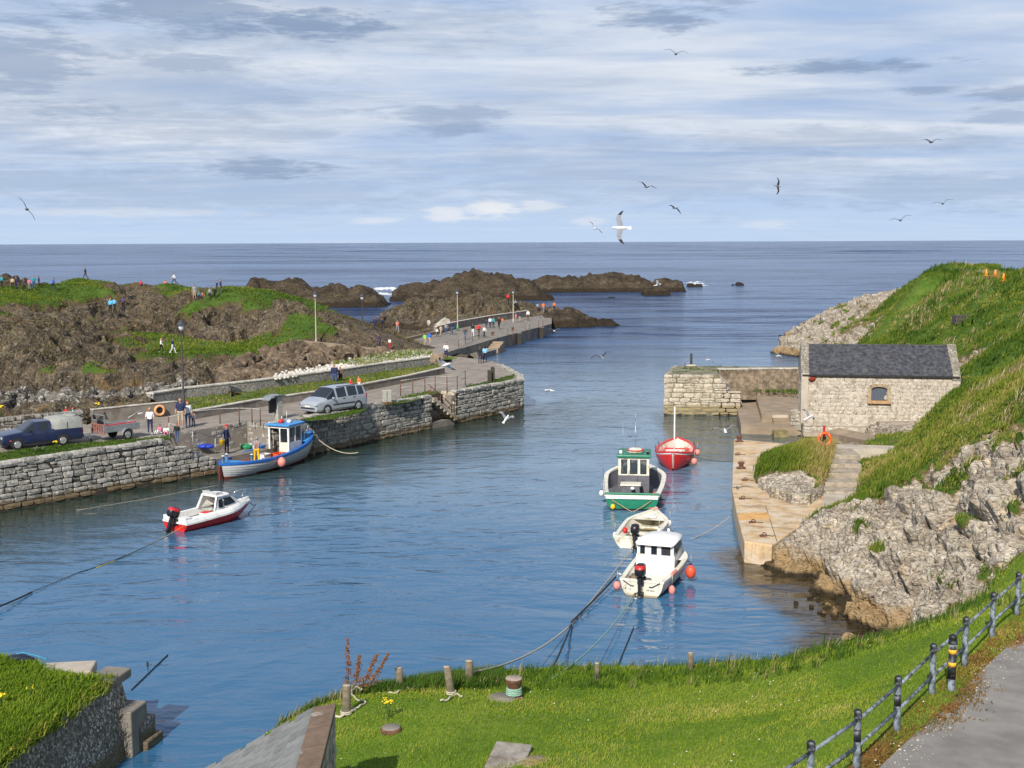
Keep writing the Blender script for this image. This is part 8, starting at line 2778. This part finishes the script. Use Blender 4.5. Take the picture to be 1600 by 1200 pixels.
GULLS = [
 (969, 356, 46, 'flat', (rad(-62), rad(0), rad(178)), .84, 'large white gull gliding across the horizon with black wing tips'),
 (1056, 84, 78, 'up', (rad(10), rad(-8), rad(75)), 1, 'dark gull highest in the sky'),
 (1455, 222, 88, 'up', (0, 0, rad(95)), 1, 'dark gull gliding high on the right of the sky'),
 (1010, 292, 90, 'up', (rad(18), 0, rad(110)), 1, 'dark gull above and right of the large white gull'),
 (1215, 291, 80, 'flatd', (rad(80), rad(10), rad(30)), .68, 'dark gull banking with its wings upright'),
 (1054, 325, 105, 'down', (rad(25), 0, rad(120)), 1, 'small dark gull with drooping wings right of the large white gull'),
 (929, 357, 105, 'upl', (rad(40), 0, rad(110)), 1, 'small pale gull left of the large white gull'),
 (1473, 318, 92, 'up', (rad(-12), 0, rad(80)), 1, 'dark gull on the right, the upper of two low over the sea'),
 (1407, 344, 84, 'up', (rad(-14), 0, rad(82)), 1, 'dark gull on the right, the lower of two low over the sea'),
 (42, 327, 75, 'flatd', (rad(58), 0, rad(100)), 1, 'dark gull alone on the left of the sky'),
 (940, 558, 80, 'up', (rad(-16), rad(-6), rad(100)), 1.0, 'black backed gull with raised wings over the harbour mouth'),
 (858, 610, 76, 'flat', (rad(-6), 0, rad(160)), .8, 'pale gull low over the water near the quay head'),
 (791, 654, 66, 'v', (rad(20), rad(-30), rad(60)), .85, 'white gull with raised wings in front of the quay head wall'),
 (1133, 673, 60, 'upl', (rad(-10), rad(-4), rad(85)), .95, 'white gull with arched wings beside the landing platform'),
 (866, 517, 130, 'upl', (0, 0, rad(90)), 1.1, 'white gull low over the water by the end of the pier'),
 (1264, 652, 72, 'v', (rad(30), rad(-20), rad(20)), .75, 'pale gull flapping in front of the boathouse wall'),
 (697, 570, 62, 'flat', (rad(35), rad(20), rad(150)), .8, 'white gull gliding over the slope to the quay head'),
 (1107, 562, 110, 'flat', (rad(25), 0, rad(40)), .7, 'tiny pale gull over the water behind the stone pier'),
 (1217, 556, 115, 'flat', (rad(25), 0, rad(30)), .7, 'tiny pale gull over the water left of the boathouse roof'),
 (1028, 445, 120, 'v', (rad(20), rad(-10), rad(10)), .9, 'pale gull flying in front of the far right reef'),
]
for px, py, d, kd, rot, s, lb in GULLS:
 o = link('gull', GM[kd], None, PD(px, py, d), rot, (s, s, s))
 tag(o, lb, 'gull')
# ------------------------------------------------------------------ railings, posts, lamps
rusty = mat('rusty_iron', (0.13, 0.055, 0.03), .85, .35, 9, dirt=(.06, .04, .03))
railm = mat('weathered_rail', (0.40, 0.385, 0.35), .6, .2, 9, dirt=(.2, .1, .06), dirt_amt=.3)
def railing(pts, h, label, rails=(1.0, .55), pr=.035, rr=.025, post_m=rusty, rail_m=railm, name='railing'):
 pts = [Vector(p) for p in pts]
 o = thing(name, pts[0], label, 'railing')
 for p in pts:
  MB().tube([(0, 0, -.1), (0, 0, h)], pr, 8).build('post', post_m, o, loc=p - pts[0])
 for f_ in rails:
  MB().tube([p - pts[0] + Vector((0, 0, h * f_ - .02)) for p in pts], rr, 6).build('rail', rail_m, o)
 return o
railing([P(a, b, ZQ) for a, b in ((264, 676), (304, 666.5), (344, 662), (374, 661), (394, 661.5), (407, 663))], .95, 'rusty railing along the quay above the steps with the people leaning on it', rails=(1.0,))
hr = thing('handrail', P(264, 685, ZQ), 'sloping handrail beside the steps down to the landing', 'handrail')
o0 = hr.location
hp0, hp1 = P(268, 686, ZQ), P(340, 708, .98)
for t in (0, .5, 1):
 q = hp0.lerp(hp1, t) + n0.to_3d() * .2
 MB().tube([q - o0, q - o0 + Vector((0, 0, .9))], .028, 6).build('post', railm, hr)
MB().tube([hp0 - o0 + n0.to_3d() * .2 + Vector((0, 0, .9)), hp1 - o0 + n0.to_3d() * .2 + Vector((0, 0, .9))], .025, 6).build('rail', railm, hr)
railing([P(a, b, ZQ) for a, b in ((626, 619), (645, 616), (664, 613), (680, 611), (698.5, 612), (714.5, 611), (727, 602))], 1.15, 'rusty railing round the notch with a stair near the quay head')
hr = thing('handrail', P(681, 612, ZQ), 'rusty sloping handrail going down the notch in the quay wall', 'handrail')
o0 = hr.location
a_, b_ = Vector((*(t1 + ne * .3), ZQ)), Vector((*(t2 + ne * .3), .5))
for t in (.1, .5, .9):
 q = a_.lerp(b_, t)
 MB().tube([q - o0 - Vector((0, 0, .3)), q - o0 + Vector((0, 0, .9))], .03, 6).build('post', rusty, hr)
for zz in (.88, .45): MB().tube([a_ - o0 + Vector((0, 0, zz)), b_ - o0 + Vector((0, 0, zz))], .03, 6).build('rail', rusty, hr)
for k in range(7):
 q = a_.lerp(b_, (k + .5) / 7)
 MB().box((q.x - o0.x, q.y - o0.y, q.z - o0.z - .15), (.45, 1.0, .3), math.atan2(ue.y, ue.x)).build('step', pier_stone, hr)
railing([P(a, b, ZP) for a, b in ((716.5, 544), (727, 537), (738, 533), (748, 529.5), (757, 527))], 1.05, 'thin railing beside the steps of the outer pier')
for k, (px, py) in enumerate(((797, 523.5), (824, 516), (845, 510))):
 q = P(px, py, ZP)
 o = thing('ladder_hoop', q, ['rusty ladder hoop on the pier edge nearest the steps', 'middle rusty ladder hoop on the pier edge', 'rusty ladder hoop on the pier edge nearest the outer rocks'][k], 'ladder')
 for s in (-.3, .3):
  MB().tube([(s, -.15, -1.4), (s, -.12, .5), (s, .15, .8), (s, .5, .6), (s, .6, 0)], .035, 6).build('rail', rusty, o)
 for zz in (-1.2, -.9, -.6, -.3): MB().tube([(-.3, -.15, zz), (.3, -.15, zz)], .02, 5).build('rung', rusty, o)
for k, (px, py) in enumerate(((769.5, 524), (801, 516.5))):
 o = thing('bollard', P(px, py, ZP), ['small dark bollard by the steps of the outer pier', 'small dark bollard halfway along the outer pier'][k], 'bollard')
 MB().lathe((0, 0, 0), [(.22, 0), (.15, .08), (.14, .3), (.22, .36), (.22, .44), (.05, .48)], 14).build('post', rusty, o)
lamp_iron = mat('lamp_iron', (0.045, 0.045, 0.05), .6, .2, 9)
lamp_pale = mat('pale_lamp_pole', (0.40, 0.37, 0.27), .7, .15, 9)
lamp_gl = mat('lamp_glass', (0.55, 0.57, 0.58), .2, .05, 9)
for k, (px, yb, yt, z, m_, lb) in enumerate([(287, 632, 500, 2.9, lamp_iron, 'tall lamp post behind the quay road above the people at the railing'), (494, 539, 455, 2.7, lamp_pale, 'pale lamp post behind the promenade wall, the left one of two'),
           (567, 541, 459, 2.2, lamp_iron, 'dark lamp post behind the promenade wall, the right one of two'), (715, 517, 452, 1.5, lamp_pale, 'pale lamp post with a green base on the outer pier'), (802, 503, 452, 1.5, lamp_pale, 'farthest lamp post by the pier parapet')]):
 q = P(px, yb, z)
 hh = (yb - yt) * q.y / FPX
 o = thing('lamp_post', q, lb, 'lamp post')
 MB().lathe((0, 0, 0), [(.13, -.3), (.13, .0), (.10, .5), (.065, .6), (.045, hh * .85), (.04, hh - .75)], 12).build('pole', m_, o)
 if k == 3: MB().lathe((0, 0, 0), [(.15, 0), (.15, .7), (.1, .75)], 12).build('base', mat('green_base', (.08, .30, .12), .6), o)
 MB().lathe((0, 0, hh - .75), [(.04, 0), (.14, .06), (.05, .1)], 10).build('collar', lamp_iron, o)
 MB().lathe((0, 0, hh - .66), [(.10, 0), (.17, .15), (.20, .38), (.19, .40)], 12).build('lantern_glass', lamp_gl, o)
 MB().lathe((0, 0, hh - .27), [(.34, 0), (.30, .06), (.18, .17), (.14, .25), (.05, .30), (.02, .4)], 14).build('lantern_hood', lamp_iron, o)
# shelter-roofed post on the quay
q = P(433, 656, ZQ)
ob = thing('sign_post', q, 'grey pillar with an arched metal hood beside the silver car', 'post')
ob.rotation_euler.z = math.atan2(uq.y, uq.x)
MB().box((.1, -.05, .75), (.42, .3, 1.5)).build('pillar', mat('grey_timber', (.33, .32, .27), .9, .2, 6), ob, .01)
MB().box((-.42, .0, .95), (.55, .1, .9)).build('panel', black_p, ob)
hd_ = MB()
for k in range(8):
 a, a2 = math.pi * (.12 + .76 * k / 8), math.pi * (.12 + .76 * (k + 1) / 8)
 pp = [(-.12 - .95 * math.cos(q_), y_, 1.22 + .42 * math.sin(q_)) for q_, y_ in ((a, -.35), (a2, -.35), (a2, .35), (a, .35))]
 hd_.add(pp + [(x, y, z - .04) for x, y, z in pp], [(0, 1, 2, 3), (7, 6, 5, 4), (0, 4, 5, 1), (2, 6, 7, 3), (1, 5, 6, 2), (3, 7, 4, 0)])
hd_.build('hood', steel, ob)
# timber mooring posts
for px, py, h_, w_, lb in [(601, 632, 1.0, .3, 'left one of the paired squared timber posts behind the quay wall'), (608, 631.5, 1.0, .3, 'right one of the paired squared timber posts behind the quay wall'),
      (765, 597, .95, .28, 'shorter dark post of the pair near the quay head'), (770, 596, 1.15, .28, 'taller dark post of the pair near the quay head')]:
 o = thing('timber_post', P(px, py, ZQ), lb, 'post')
 dk = px > 700
 MB().box((0, 0, h_ / 2 - .1), (w_, w_, h_ + .2), .3).build('post_body', MATS['wet_timber'] if dk else MATS['grey_timber'], o, .03)
 if not dk: MB().box((0, 0, .08), (w_ + .1, w_ + .1, .2), .3).build('rusty_shoe', rusty, o)
 else: MB().box((0, 0, h_ + .02), (w_ - .06, w_ - .06, .05), .3).build('cap', wood_m, o)
o = thing('timber_post', P(1080, 572, ZR), 'slim dark post standing on top of the tan stone pier', 'post')
MB().box((0, 0, .5), (.16, .16, 1.1), .2).build('post_body', MATS['wet_timber'], o, .02)
MB().ball((0, -.2, .06), (.5, .25, .1), 10, 6).build('rope_heap', rope_m, o)
o = thing('rail_stub', P(1070, 574, ZR), 'thin rusty stub beside the slim post on the stone pier', 'post')
MB().tube([(0, 0, 0), (0, 0, .45)], .03, 6).build('stub', rusty, o)
# life rings
def ring_post(p, label, ring_m, post=True, rz=0.0, R=.30):
 o = thing('life_ring', p, label, 'life ring', None, rz)
 z = .95 if post else .45
 MB().torus((0, -.12, z), R, .085, 28, 10, 'Y').build('ring', ring_m, o)
 for k in range(4):
  a = math.pi / 4 + k * math.pi / 2
  MB().torus((R * math.cos(a), -.12, z + R * math.sin(a)), .092, .012, 12, 4, 'Z' if False else 'X').build('band', white_p, o)
 if post:
  MB().box((0, 0, .75), (.12, .09, 1.9)).build('stand', mat('red_stand', (.42, .02, .015), .5, .1, 7), o)
  MB().box((0, -.06, z), (.2, .05, .3)).build('bracket', black_p, o)
 else:
  MB().box((0, -.04, z), (.42, .06, .42)).build('back_board', black_p, o)
 return o
ring_post(P(1287, 712, 1.55), 'bright orange life ring on a red post above the tan quay', mat('life_ring_orange', (.78, .10, .015), .5, .05, 7), R=.34)
rw = P(247, 651, ZQ)
ring_post(rw + Vector((.1, -.06, -.02)), 'pale orange life ring hung on the concrete wall behind the trailer', mat('faded_life_ring', (.62, .30, .12), .6, .25, 5), False, math.atan2(uq.y, uq.x) * .55, R=.29)
# gear on the landing
bk_ = mn.matrix_basis @ Vector((.12, -.62, .42))
o = thing('bucket', mn.matrix_basis @ Vector((.06, -.62, .62)), 'yellow bucket in the hand of the man on the landing', 'bucket')
MB().lathe((0, 0, 0), [(.12, 0), (.17, .30), (.18, .31), (.16, .31), (.11, .02), (.0, .02)], 18).build('shell', yellow_p, o)
MB().tube([(.17 * math.cos(a), 0, .30 + .14 * math.sin(a)) for a in np.linspace(0, math.pi, 9)], .01, 5).build('handle', steel, o)
base_l = P(400, 703, .9)
o = tag(MB().ball((0, 0, .12), (.38, .28, .2), 12, 8).build('net_bag', mat('green_net', (.02, .20, .08), .9, .4, 12), None, loc=P(392, 702, .9) + nq.to_3d() * .4), 'heap of green net on the landing behind the fisherman', 'net')
o = tag(MB().box((0, 0, .14), (.6, .4, .28), .5).build('fish_crate', white_p, None, .02, loc=P(405, 701, .9) + nq.to_3d() * .5), 'pale crate on the landing behind the fisherman', 'crate')
o = tag(MB().ball((0, 0, .1), (.5, .3, .16), 12, 8).build('tarpaulin', mat('blue_tarp', (.02, .05, .40), .5, .2, 6), None, loc=P(322, 700, 1.3)), 'crumpled bright blue tarpaulin on the quay steps', 'tarpaulin')
# mooring gear on the tan quay
for k, (px, py, kd) in enumerate([(1155, 690, 'b'), (1158, 732, 'b'), (1152, 711, 'r'), (1163, 751, 'r'), (1159, 780, 'r'), (1175, 817, 'r'), (1192, 838, 'r')]):
 lb = ['low rusty bollard at the far corner of the tan quay', 'squat dark bollard in the middle of the tan quay', 'mooring ring nearest the far end of the tan quay', 'mooring ring beside the grassy knoll', 'mooring ring just beyond the orange slab', 'mooring ring with a rope tail on the near side of the orange slab', 'mooring ring at the near end of the tan quay'][k]
 o = thing('bollard' if kd == 'b' else 'mooring_ring', P(px, py, ZT), lb, 'bollard' if kd == 'b' else 'mooring ring')
 if kd == 'b':
  MB().lathe((0, 0, 0), [(.20, 0), (.15, .05), (.12, .22), (.19, .30), (.19, .36), (.04, .4)], 14).build('post', rusty, o)
  MB().box((0, 0, .02), (.5, .5, .04)).build('base_plate', rusty, o)
 else:
  MB().box((0, 0, .03), (.26, .22, .06)).build('base_plate', rusty, o)
  MB().torus((0.06, 0, .07), .09, .022, 16, 6, 'Y').build('ring', rusty, o)
  MB().tube([(.1, 0, .05), (.3, .05, .02), (.42, -.05, .02), (.5, .06, .02)], .015, 5).build('rope_tail', rope_d, o)
# ------------------------------------------------------------------ railing by the road
grey_rail = mat('flaking_grey_rail', (0.20, 0.235, 0.265), .55, .25, 8, dirt=(.035, .035, .04), dirt_amt=.75)
black_band = mat('black_paint', (0.016, 0.016, 0.018), .5, .2, 9, dirt=(.16, .18, .2), dirt_amt=.3)
tops = [(1265, 1163, 1262), (1338, 1102, 1207), (1401, 1050, 1148), (1456, 1003, 1091), (1507, 963, 1044), (1550, 925, 1001), (1589, 893, 965)]
rail_r = thing('railing', P(1338, 1207, 4.42), 'grey two-rail roadside railing with black capped posts above the lawn', 'railing')
o0 = rail_r.location
tp = []
for px, yt, yb in tops:
 b_ = P(px, yb, 4.42)
 hh = 1.10
 tp.append(b_)
 po = MB().lathe((0, 0, 0), [(.068, -.4), (.066, .0), (.058, hh - .12), (.055, hh - .1)], 14).build('post', grey_rail, rail_r, loc=b_ - o0)
 MB().lathe((0, 0, hh - .13), [(.072, 0), (.075, .02), (.066, .035), (.066, .09), (.074, .1), (.06, .14), (.02, .165)], 14).build('cap', black_band, po)
 if px in (1338, 1401): MB().lathe((0, 0, .56), [(.0635, 0), (.0625, .22)], 14).build('black_band', black_band, po)
d0 = (tp[0] - tp[1])
tp = [tp[0] + d0 * 1.0] + tp + [tp[-1] + (tp[-1] - tp[-2])]
for zz in (.93, .46):
 for a, b in zip(tp[:-1], tp[1:]):
  MB().tube([a - o0 + Vector((0, 0, zz)), b - o0 + Vector((0, 0, zz))], .03, 8).build('rail', grey_rail, rail_r)
sb = thing('bollard', P(1486, 1086, 4.44), 'grey bollard with two orange reflective bands standing in front of the railing', 'bollard')
MB().lathe((0, 0, 0), [(.082, -.3), (.078, .0), (.075, .34)], 16).build('shaft', grey_rail, sb)
MB().lathe((0, 0, .34), [(.0765, 0), (.0765, .52)], 16).build('black_sleeve', black_band, sb)
MB().lathe((0, 0, .86), [(.075, 0), (.075, .2)], 16).build('shaft', grey_rail, sb)
refl = mat('orange_reflector', (.80, .38, .02), .4, .05, 8)
for zz in (.60, .86): MB().lathe((0, 0, zz), [(.079, 0), (.079, .085)], 16).build('reflective_band', refl, sb)
MB().lathe((0, 0, 1.06), [(.088, 0), (.09, .04), (.08, .06), (.08, .12), (.088, .13), (.06, .18), (.01, .2)], 16).build('cap', black_band, sb)
# ------------------------------------------------------------------ things on the lawn
BV2 = BVHTree.FromObject(lawn_o, dgr)
def lawn_at(px, py):
 d = ray(px, py).normalized()
 h = BV2.ray_cast(Vector((0, 0, CAM_H)), d)
 return h[0] if h[0] is not None else P(px, py, 2.1)
for px, yb, yt, w_, lean, lb in [(541, 1117, 1072, .105, (.02, .1), 'grey leaning wooden post with a rope by the rusty dock plants'), (625, 1076, 1045, .10, (-.03, .1), 'wooden post with a pale rope, second from the left on the lawn edge'),
       (705, 1086, 1043, .095, (-.10, .1), 'leaning wooden post just left of the tallest one'), (733, 1068, 1033, .105, (.0, 0), 'upright wooden post with a bright top at the slung rope'),
       (933, 1063, 1037, .07, (0, 0), 'thin short post alone on the lawn edge below the boats'), (1079, 1049, 1021, .075, (0, 0), 'thin short post farthest right on the lawn edge')]:
 q = lawn_at(px, yb)
 hh = (yb - yt) * q.y / FPX + .05
 o = thing('wooden_post', q, lb, 'post')
 MB().tube([(0, 0, -.3), (0, 0, 0), (lean[0] * .5, lean[1] * .3, hh * .5), (lean[0], lean[1] * .5, hh)], [w_ * 1.05, w_ * 1.03, w_, w_ * .96], 12).build('post_body', wood_m, o)
 MB().lathe((lean[0], lean[1] * .5, hh), [(w_ * .93, -.01), (w_ * .9, .008), (.01, .012)], 12).build('cut_end', mat('cut_wood', (.36, .31, .22), .9, .25, 14) if 'cut_wood' not in MATS else MATS['cut_wood'], o)
 if px in (625, 705, 541):
  z0_ = .05
  MB().torus((0, 0, z0_), w_ + .02, .02, 16, 6, 'Z').torus((0, 0, z0_ + .045), w_ + .02, .02, 16, 6, 'Z').build('rope_turns', rope_m, o)
for pts, lb, r_ in [([(540, 1112), (560, 1108), (572, 1100), (556, 1095), (548, 1085), (556, 1076), (566, 1080)], 'pale rope snaking from the leaning post into the dock plants', .022),
    ([(522, 1124), (534, 1122), (547, 1117), (556, 1110)], 'thick pale rope end beside the coping of the outbuilding', .035),
    ([(606, 1086), (620, 1085), (634, 1078), (645, 1079), (655, 1073), (660, 1069)], 'frayed pale rope around the foot of the second post', .025),
    ([(688, 1098), (700, 1096), (712, 1087), (722, 1091)], 'short pale rope at the foot of the leaning post', .025)]:
 vp = [lawn_at(a, b) + Vector((0, 0, .05)) for a, b in pts]
 fine = []
 for i in range(len(vp) - 1):
  for k in range(4): fine.append(vp[i].lerp(vp[i + 1], k / 4) + Vector((0, 0, .02 * math.sin(k * 1.6))))
 fine.append(vp[-1])
 tag(MB().tube(fine, r_, 6).build('old_rope', rope_m), lb, 'rope')
# iron bollard with its green rope
q = lawn_at(803, 1090)
o = thing('bollard', q, 'rusty iron mooring bollard with turns of pale green rope on the lawn', 'bollard')
MB().lathe((0, 0, 0), [(.24, -.1), (.24, .03), (.15, .06), (.15, .26), (.17, .32), (.21, .42), (.225, .48), (.22, .50)], 20).build('post', rusty, o)
MB().lathe((0, 0, .5), [(.222, 0), (.2, .02), (.02, .022)], 20).build('top_plate', mat('worn_iron_top', (.30, .24, .19), .8, .3, 12), o)
for k in range(4): MB().torus((0, 0, .11 + k * .045), .185 - .004 * k, .026, 22, 6, 'Z').build('rope_turn', rope_g, o)
tag(MB().lathe((0, 0, 0), [(.36, -.2), (.36, .02), (.33, .05), (.01, .05)], 18).build('concrete_pad', concrete, None, loc=lawn_at(784, 1092)), 'round stone pad in the turf left of the iron bollard', 'pad')
# sawn disc
q = lawn_at(611, 1143)
o = thing('iron_disc', q, 'round rust-edged capped stump in the lawn below the yellow flower', 'stump')
MB().lathe((0, 0, 0), [(.235, -.1), (.24, .08), (.22, .10)], 20).build('rim', rusty, o)
MB().lathe((0, 0, .10), [(.222, 0), (.20, .015), (.01, .02)], 20).build('top', concrete, o)
# flat slab at the bottom edge
q = lawn_at(795, 1186)
o = thing('stone_slab', q, 'flat weathered slab lying in the lawn at the bottom edge', 'slab')
M_ = Euler((.10, 0.02, -.22)).to_matrix()
MB().box((0, 0, .04), (.78, 1.1, .09), M=M_).build('slab', mat('grey_slab', (.25, .225, .19), .9, .25, 5, .02, dirt=(.15, .12, .09)), o, .015)
tag(MB().lathe((0, 0, 0), [(.4, -.05), (.33, .02), (.01, .025)], 14).build('bare_soil', mat('bare_soil', (.28, .21, .12), .95, .3, 6, .03), None, loc=lawn_at(838, 1190) + Vector((0, 0, -.01))), kind='structure')
# dock plants gone to seed
dock_leaf = blade_mat('dock_leaf', [(0, (.05, .10, .015)), (.5, (.16, .10, .02)), (1, (.42, .07, .03))])
seed_m = mat('dock_seed', (.20, .085, .028), .9, .55, 16)
stem_m = mat('dock_stem', (.22, .12, .045), .8, .3, 8)
rs = random.Random(9)
for px, py, ht, ln, lb in [(545, 1072, 1.25, -.02, 'tallest rust coloured dock plant by the leaning post'), (556, 1074, .85, .10, 'shorter upright dock plant beside the tallest one'), (566, 1076, .9, .38, 'dock plant leaning right, nearest the leaning post'), (574, 1078, .95, .55, 'dock plant leaning farthest right')]:
 q = lawn_at(px, py)
 o = thing('dock_plant', q, lb, 'plant')
 tip = Vector((ln, .05, ht))
 MB().tube([(0, 0, 0), tuple(tip * .5 + Vector((-.02, 0, .02))), tuple(tip)], [.012, .009, .004], 5).build('stem', stem_m, o)
 sm_ = MB()
 for k in range(200):
  t = .28 + .72 * rs.random()
  c = tip * t + Vector((rs.gauss(0, .045), rs.gauss(0, .045), rs.gauss(0, .03))) * (1.35 - t * .95)
  sm_.ball(c, (rs.uniform(.009, .022),) * 3, 4, 3)
 tag(sm_.build('seed_head', seed_m, o), kind='stuff')
 lf_ = MB()
 for k in range(15):
  a = rs.uniform(0, 6.28)
  l_ = rs.uniform(.14, .30)
  b0 = tip * rs.uniform(.02, .3)
  d_ = Vector((math.cos(a), math.sin(a), rs.uniform(.0, .5)))
  sd_ = Vector((-math.sin(a), math.cos(a), 0)) * .03
  lf_.add([b0, b0 + d_ * l_ * .5 + sd_, b0 + d_ * l_ - Vector((0, 0, .03)), b0 + d_ * l_ * .5 - sd_], [(0, 1, 2, 3)])
 lf_.build('leaves', mat('red_dock_leaf', (.19, .085, .025), .7, .6, 9) if 'red_dock_leaf' not in MATS else MATS['red_dock_leaf'], o)
yel = mat('ragwort_yellow', (.75, .55, .02), .7, .15, 20)
leaf_g = mat('ragwort_leaf', (.07, .13, .02), .8, .3, 9)
def ragwort(q, h, label, n=14, r=.02):
 o = thing('ragwort', q, label, 'flower')
 st_, fl_, le_ = MB(), MB(), MB()
 for k in range(5):
  a = rs.uniform(0, 6.28)
  e = Vector((math.cos(a) * h * .18, math.sin(a) * h * .18, h * rs.uniform(.85, 1)))
  st_.tube([(0, 0, 0), tuple(e * .6 + Vector((0, 0, h * .1))), tuple(e)], .006, 4)
  for j in range(n // 5 + 1):
   fl_.ball(e + Vector((rs.gauss(0, .03), rs.gauss(0, .03), rs.gauss(0.01, .015))), (r, r, r * .6), 6, 4)
  for j in range(5):
   b0 = e * rs.uniform(.1, .8)
   d_ = Vector((rs.gauss(0, 1), rs.gauss(0, 1), rs.uniform(-.2, .6))).normalized() * h * .2
   s_ = d_.cross(Vector((0, 0, 1))) * .22
   le_.add([b0, b0 + d_ * .5 + s_, b0 + d_, b0 + d_ * .5 - s_], [(0, 1, 2, 3)])
 st_.build('stem', leaf_g, o)
 fl_.build('flower_head', yel, o)
 le_.build('leaves', leaf_g, o)
 return o
ragwort(lawn_at(607, 1124), .46, 'yellow ragwort flower standing on the lawn above the capped stump', 22, .024)
ragwort(P(48, 1090, ZW + .3), .28, 'small yellow flower on the grass of the little wharf', 4, .02)
ragwort(P(2, 1105, ZW + .3), .32, 'yellow flower head at the left edge of the little wharf', 10, .035)
ragwort(P(153, 643, ZQ + .5), .55, 'yellow flowers by the concrete wall behind the trailer', 40, .05)
ragwort(P(87, 702, ZQ), .45, 'yellow flowers on the verge beside the rear wheel of the pickup', 14, .05)
ragwort(P(2, 652, ZQ + .5), .7, 'yellow flowers over the rubble wall at the left edge', 40, .05)
# broad-leaved plant on the verge by the pickup
q = P(60, 706, ZQ)
o = thing('thistle', q, 'pale leafy weed on the verge between the wheels of the pickup', 'plant')
le_ = MB()
for k in range(34):
 a = rs.uniform(0, 6.28)
 d_ = Vector((math.cos(a), math.sin(a), rs.uniform(.2, 1.1))).normalized() * rs.uniform(.25, .5)
 s_ = d_.cross(Vector((0, 0, 1))).normalized() * .045
 le_.add([(0, 0, 0), d_ * .5 + s_, d_, d_ * .5 - s_], [(0, 1, 2, 3)])
le_.build('leaves', mat('thistle_leaf', (.16, .24, .09), .8, .3, 9), o)
# things lying on the little wharf
q = P(28, 1034, ZW + .2)
o = thing('net_heap', q, 'dark heap of netting with a blue rope on the grass of the little wharf', 'net')
MB().ball((0, 0, .05), (.36, .25, .16), 14, 8).ball((.22, .1, .02), (.22, .16, .1), 10, 6).build('heap', mat('dark_net', (.016, .022, .05), .9, .5, 14, .03), o)
MB().tube([(-.6, -.25, .03), (-.3, -.1, .06), (-.05, .05, .2), (.1, .12, .22), (.5, .2, .08), (.75, .1, .03)], .02, 5).build('blue_rope', mat('blue_rope', (.05, .28, .45), .9, .2, 20), o)
# ------------------------------------------------------------------ on the right headland
def hill_at(px, py):
 d = ray(px, py).normalized()
 best = None
 for b in (BVh, BVs):
  h = b.ray_cast(Vector((0, 0, CAM_H)), d)
  if h[0] is not None and (best is None or h[3] < best[1]): best = (h[0], h[3])
 return best[0] if best else P(px, py, 9)
BVh, BVs = BVHTree.FromObject(head_o, dgr), BVHTree.FromObject(spur_o, dgr)
q = hill_at(1502, 503)
o = tag(MB().box((0, 0, .2), (1.3, .9, .75), .1).build('stone_block', mat('dark_block', (.075, .065, .055), .95, .4, 5, .05), None, .06, loc=q), 'dark square block sunk in the grass slope above the boathouse', 'block')
cone_m = mat('cone_orange', (.80, .26, .02), .5, .1, 6)
for px, py, lb in [(1541, 431, 'orange traffic cone on the hill top, leftmost of three'), (1555, 432, 'orange traffic cone standing between two others on the hill top'), (1568, 439, 'orange traffic cone on the hill top, nearest and rightmost of three')]:
 q = hill_at(px, py)
 o = thing('traffic_cone', q, lb, 'cone')
 MB().box((0, 0, .03), (.5, .5, .06)).build('base', cone_m, o)
 MB().lathe((0, 0, .06), [(.17, 0), (.11, .3), (.04, .62)], 14).build('cone', cone_m, o)
# stone chips along the road edge
k = RNG.random(560)
q2 = ra_ + (rb_ - ra_) * (k[:, None] * 1.25 - .15) + np.array([dr[1], -dr[0]]) * np.abs(RNG.normal(.55, .2, 560))[:, None]
gb_v, gb_f = [], []
for (x, y) in q2:
 r_ = abs(RNG.normal(0, .010)) + .006
 b = len(gb_v)
 for dx, dy, dz in ((1, 0, 0), (-1, 0, 0), (0, 1, 0), (0, -1, 0), (0, 0, .8)):
  gb_v.append((x + dx * r_ * RNG.uniform(.6, 1.3), y + dy * r_ * RNG.uniform(.6, 1.3), 4.502 + dz * r_))
 gb_f += [(b, b + 2, b + 4), (b + 2, b + 1, b + 4), (b + 1, b + 3, b + 4), (b + 3, b, b + 4)]
me = bpy.data.meshes.new('gravel')
me.from_pydata(gb_v, [], gb_f)
me.materials.append(mat('gravel_chip', (.42, .37, .30), .95, .45, 30))
tag(link('gravel', me), kind='stuff')
# surf where the swell meets the reefs
foam_m = mat('sea_foam', (.78, .80, .82), .9, .12, 2, .1)
rs = random.Random(21)
fv, ff = [], []
for cx, cy, wpx, n_ in [(604, 451, 22, 60), (600, 459, 12, 18), (1086, 442, 13, 16), (1098, 445, 12, 8)]:
 for k in range(n_):
  v = P(cx + rs.gauss(0, wpx * .5), cy + rs.gauss(0, 1.2), .05)
  a, b_ = rs.uniform(.3, 1.5), rs.uniform(.3, 1.0)
  base = len(fv)
  m_ = 9
  for j in range(m_):
   an = 2 * math.pi * j / m_
   k_ = rs.uniform(.6, 1.2)
   fv.append((v.x + a * k_ * math.cos(an), v.y + b_ * k_ * math.sin(an), .03))
  fv.append((v.x, v.y, rs.uniform(.06, .2)))
  ff += [(base + j, base + (j + 1) % m_, base + m_) for j in range(m_)]
me = bpy.data.meshes.new('surf_foam')
me.from_pydata(fv, [], ff)
me.materials.append(foam_m)
tag(link('surf_foam', me), kind='stuff')
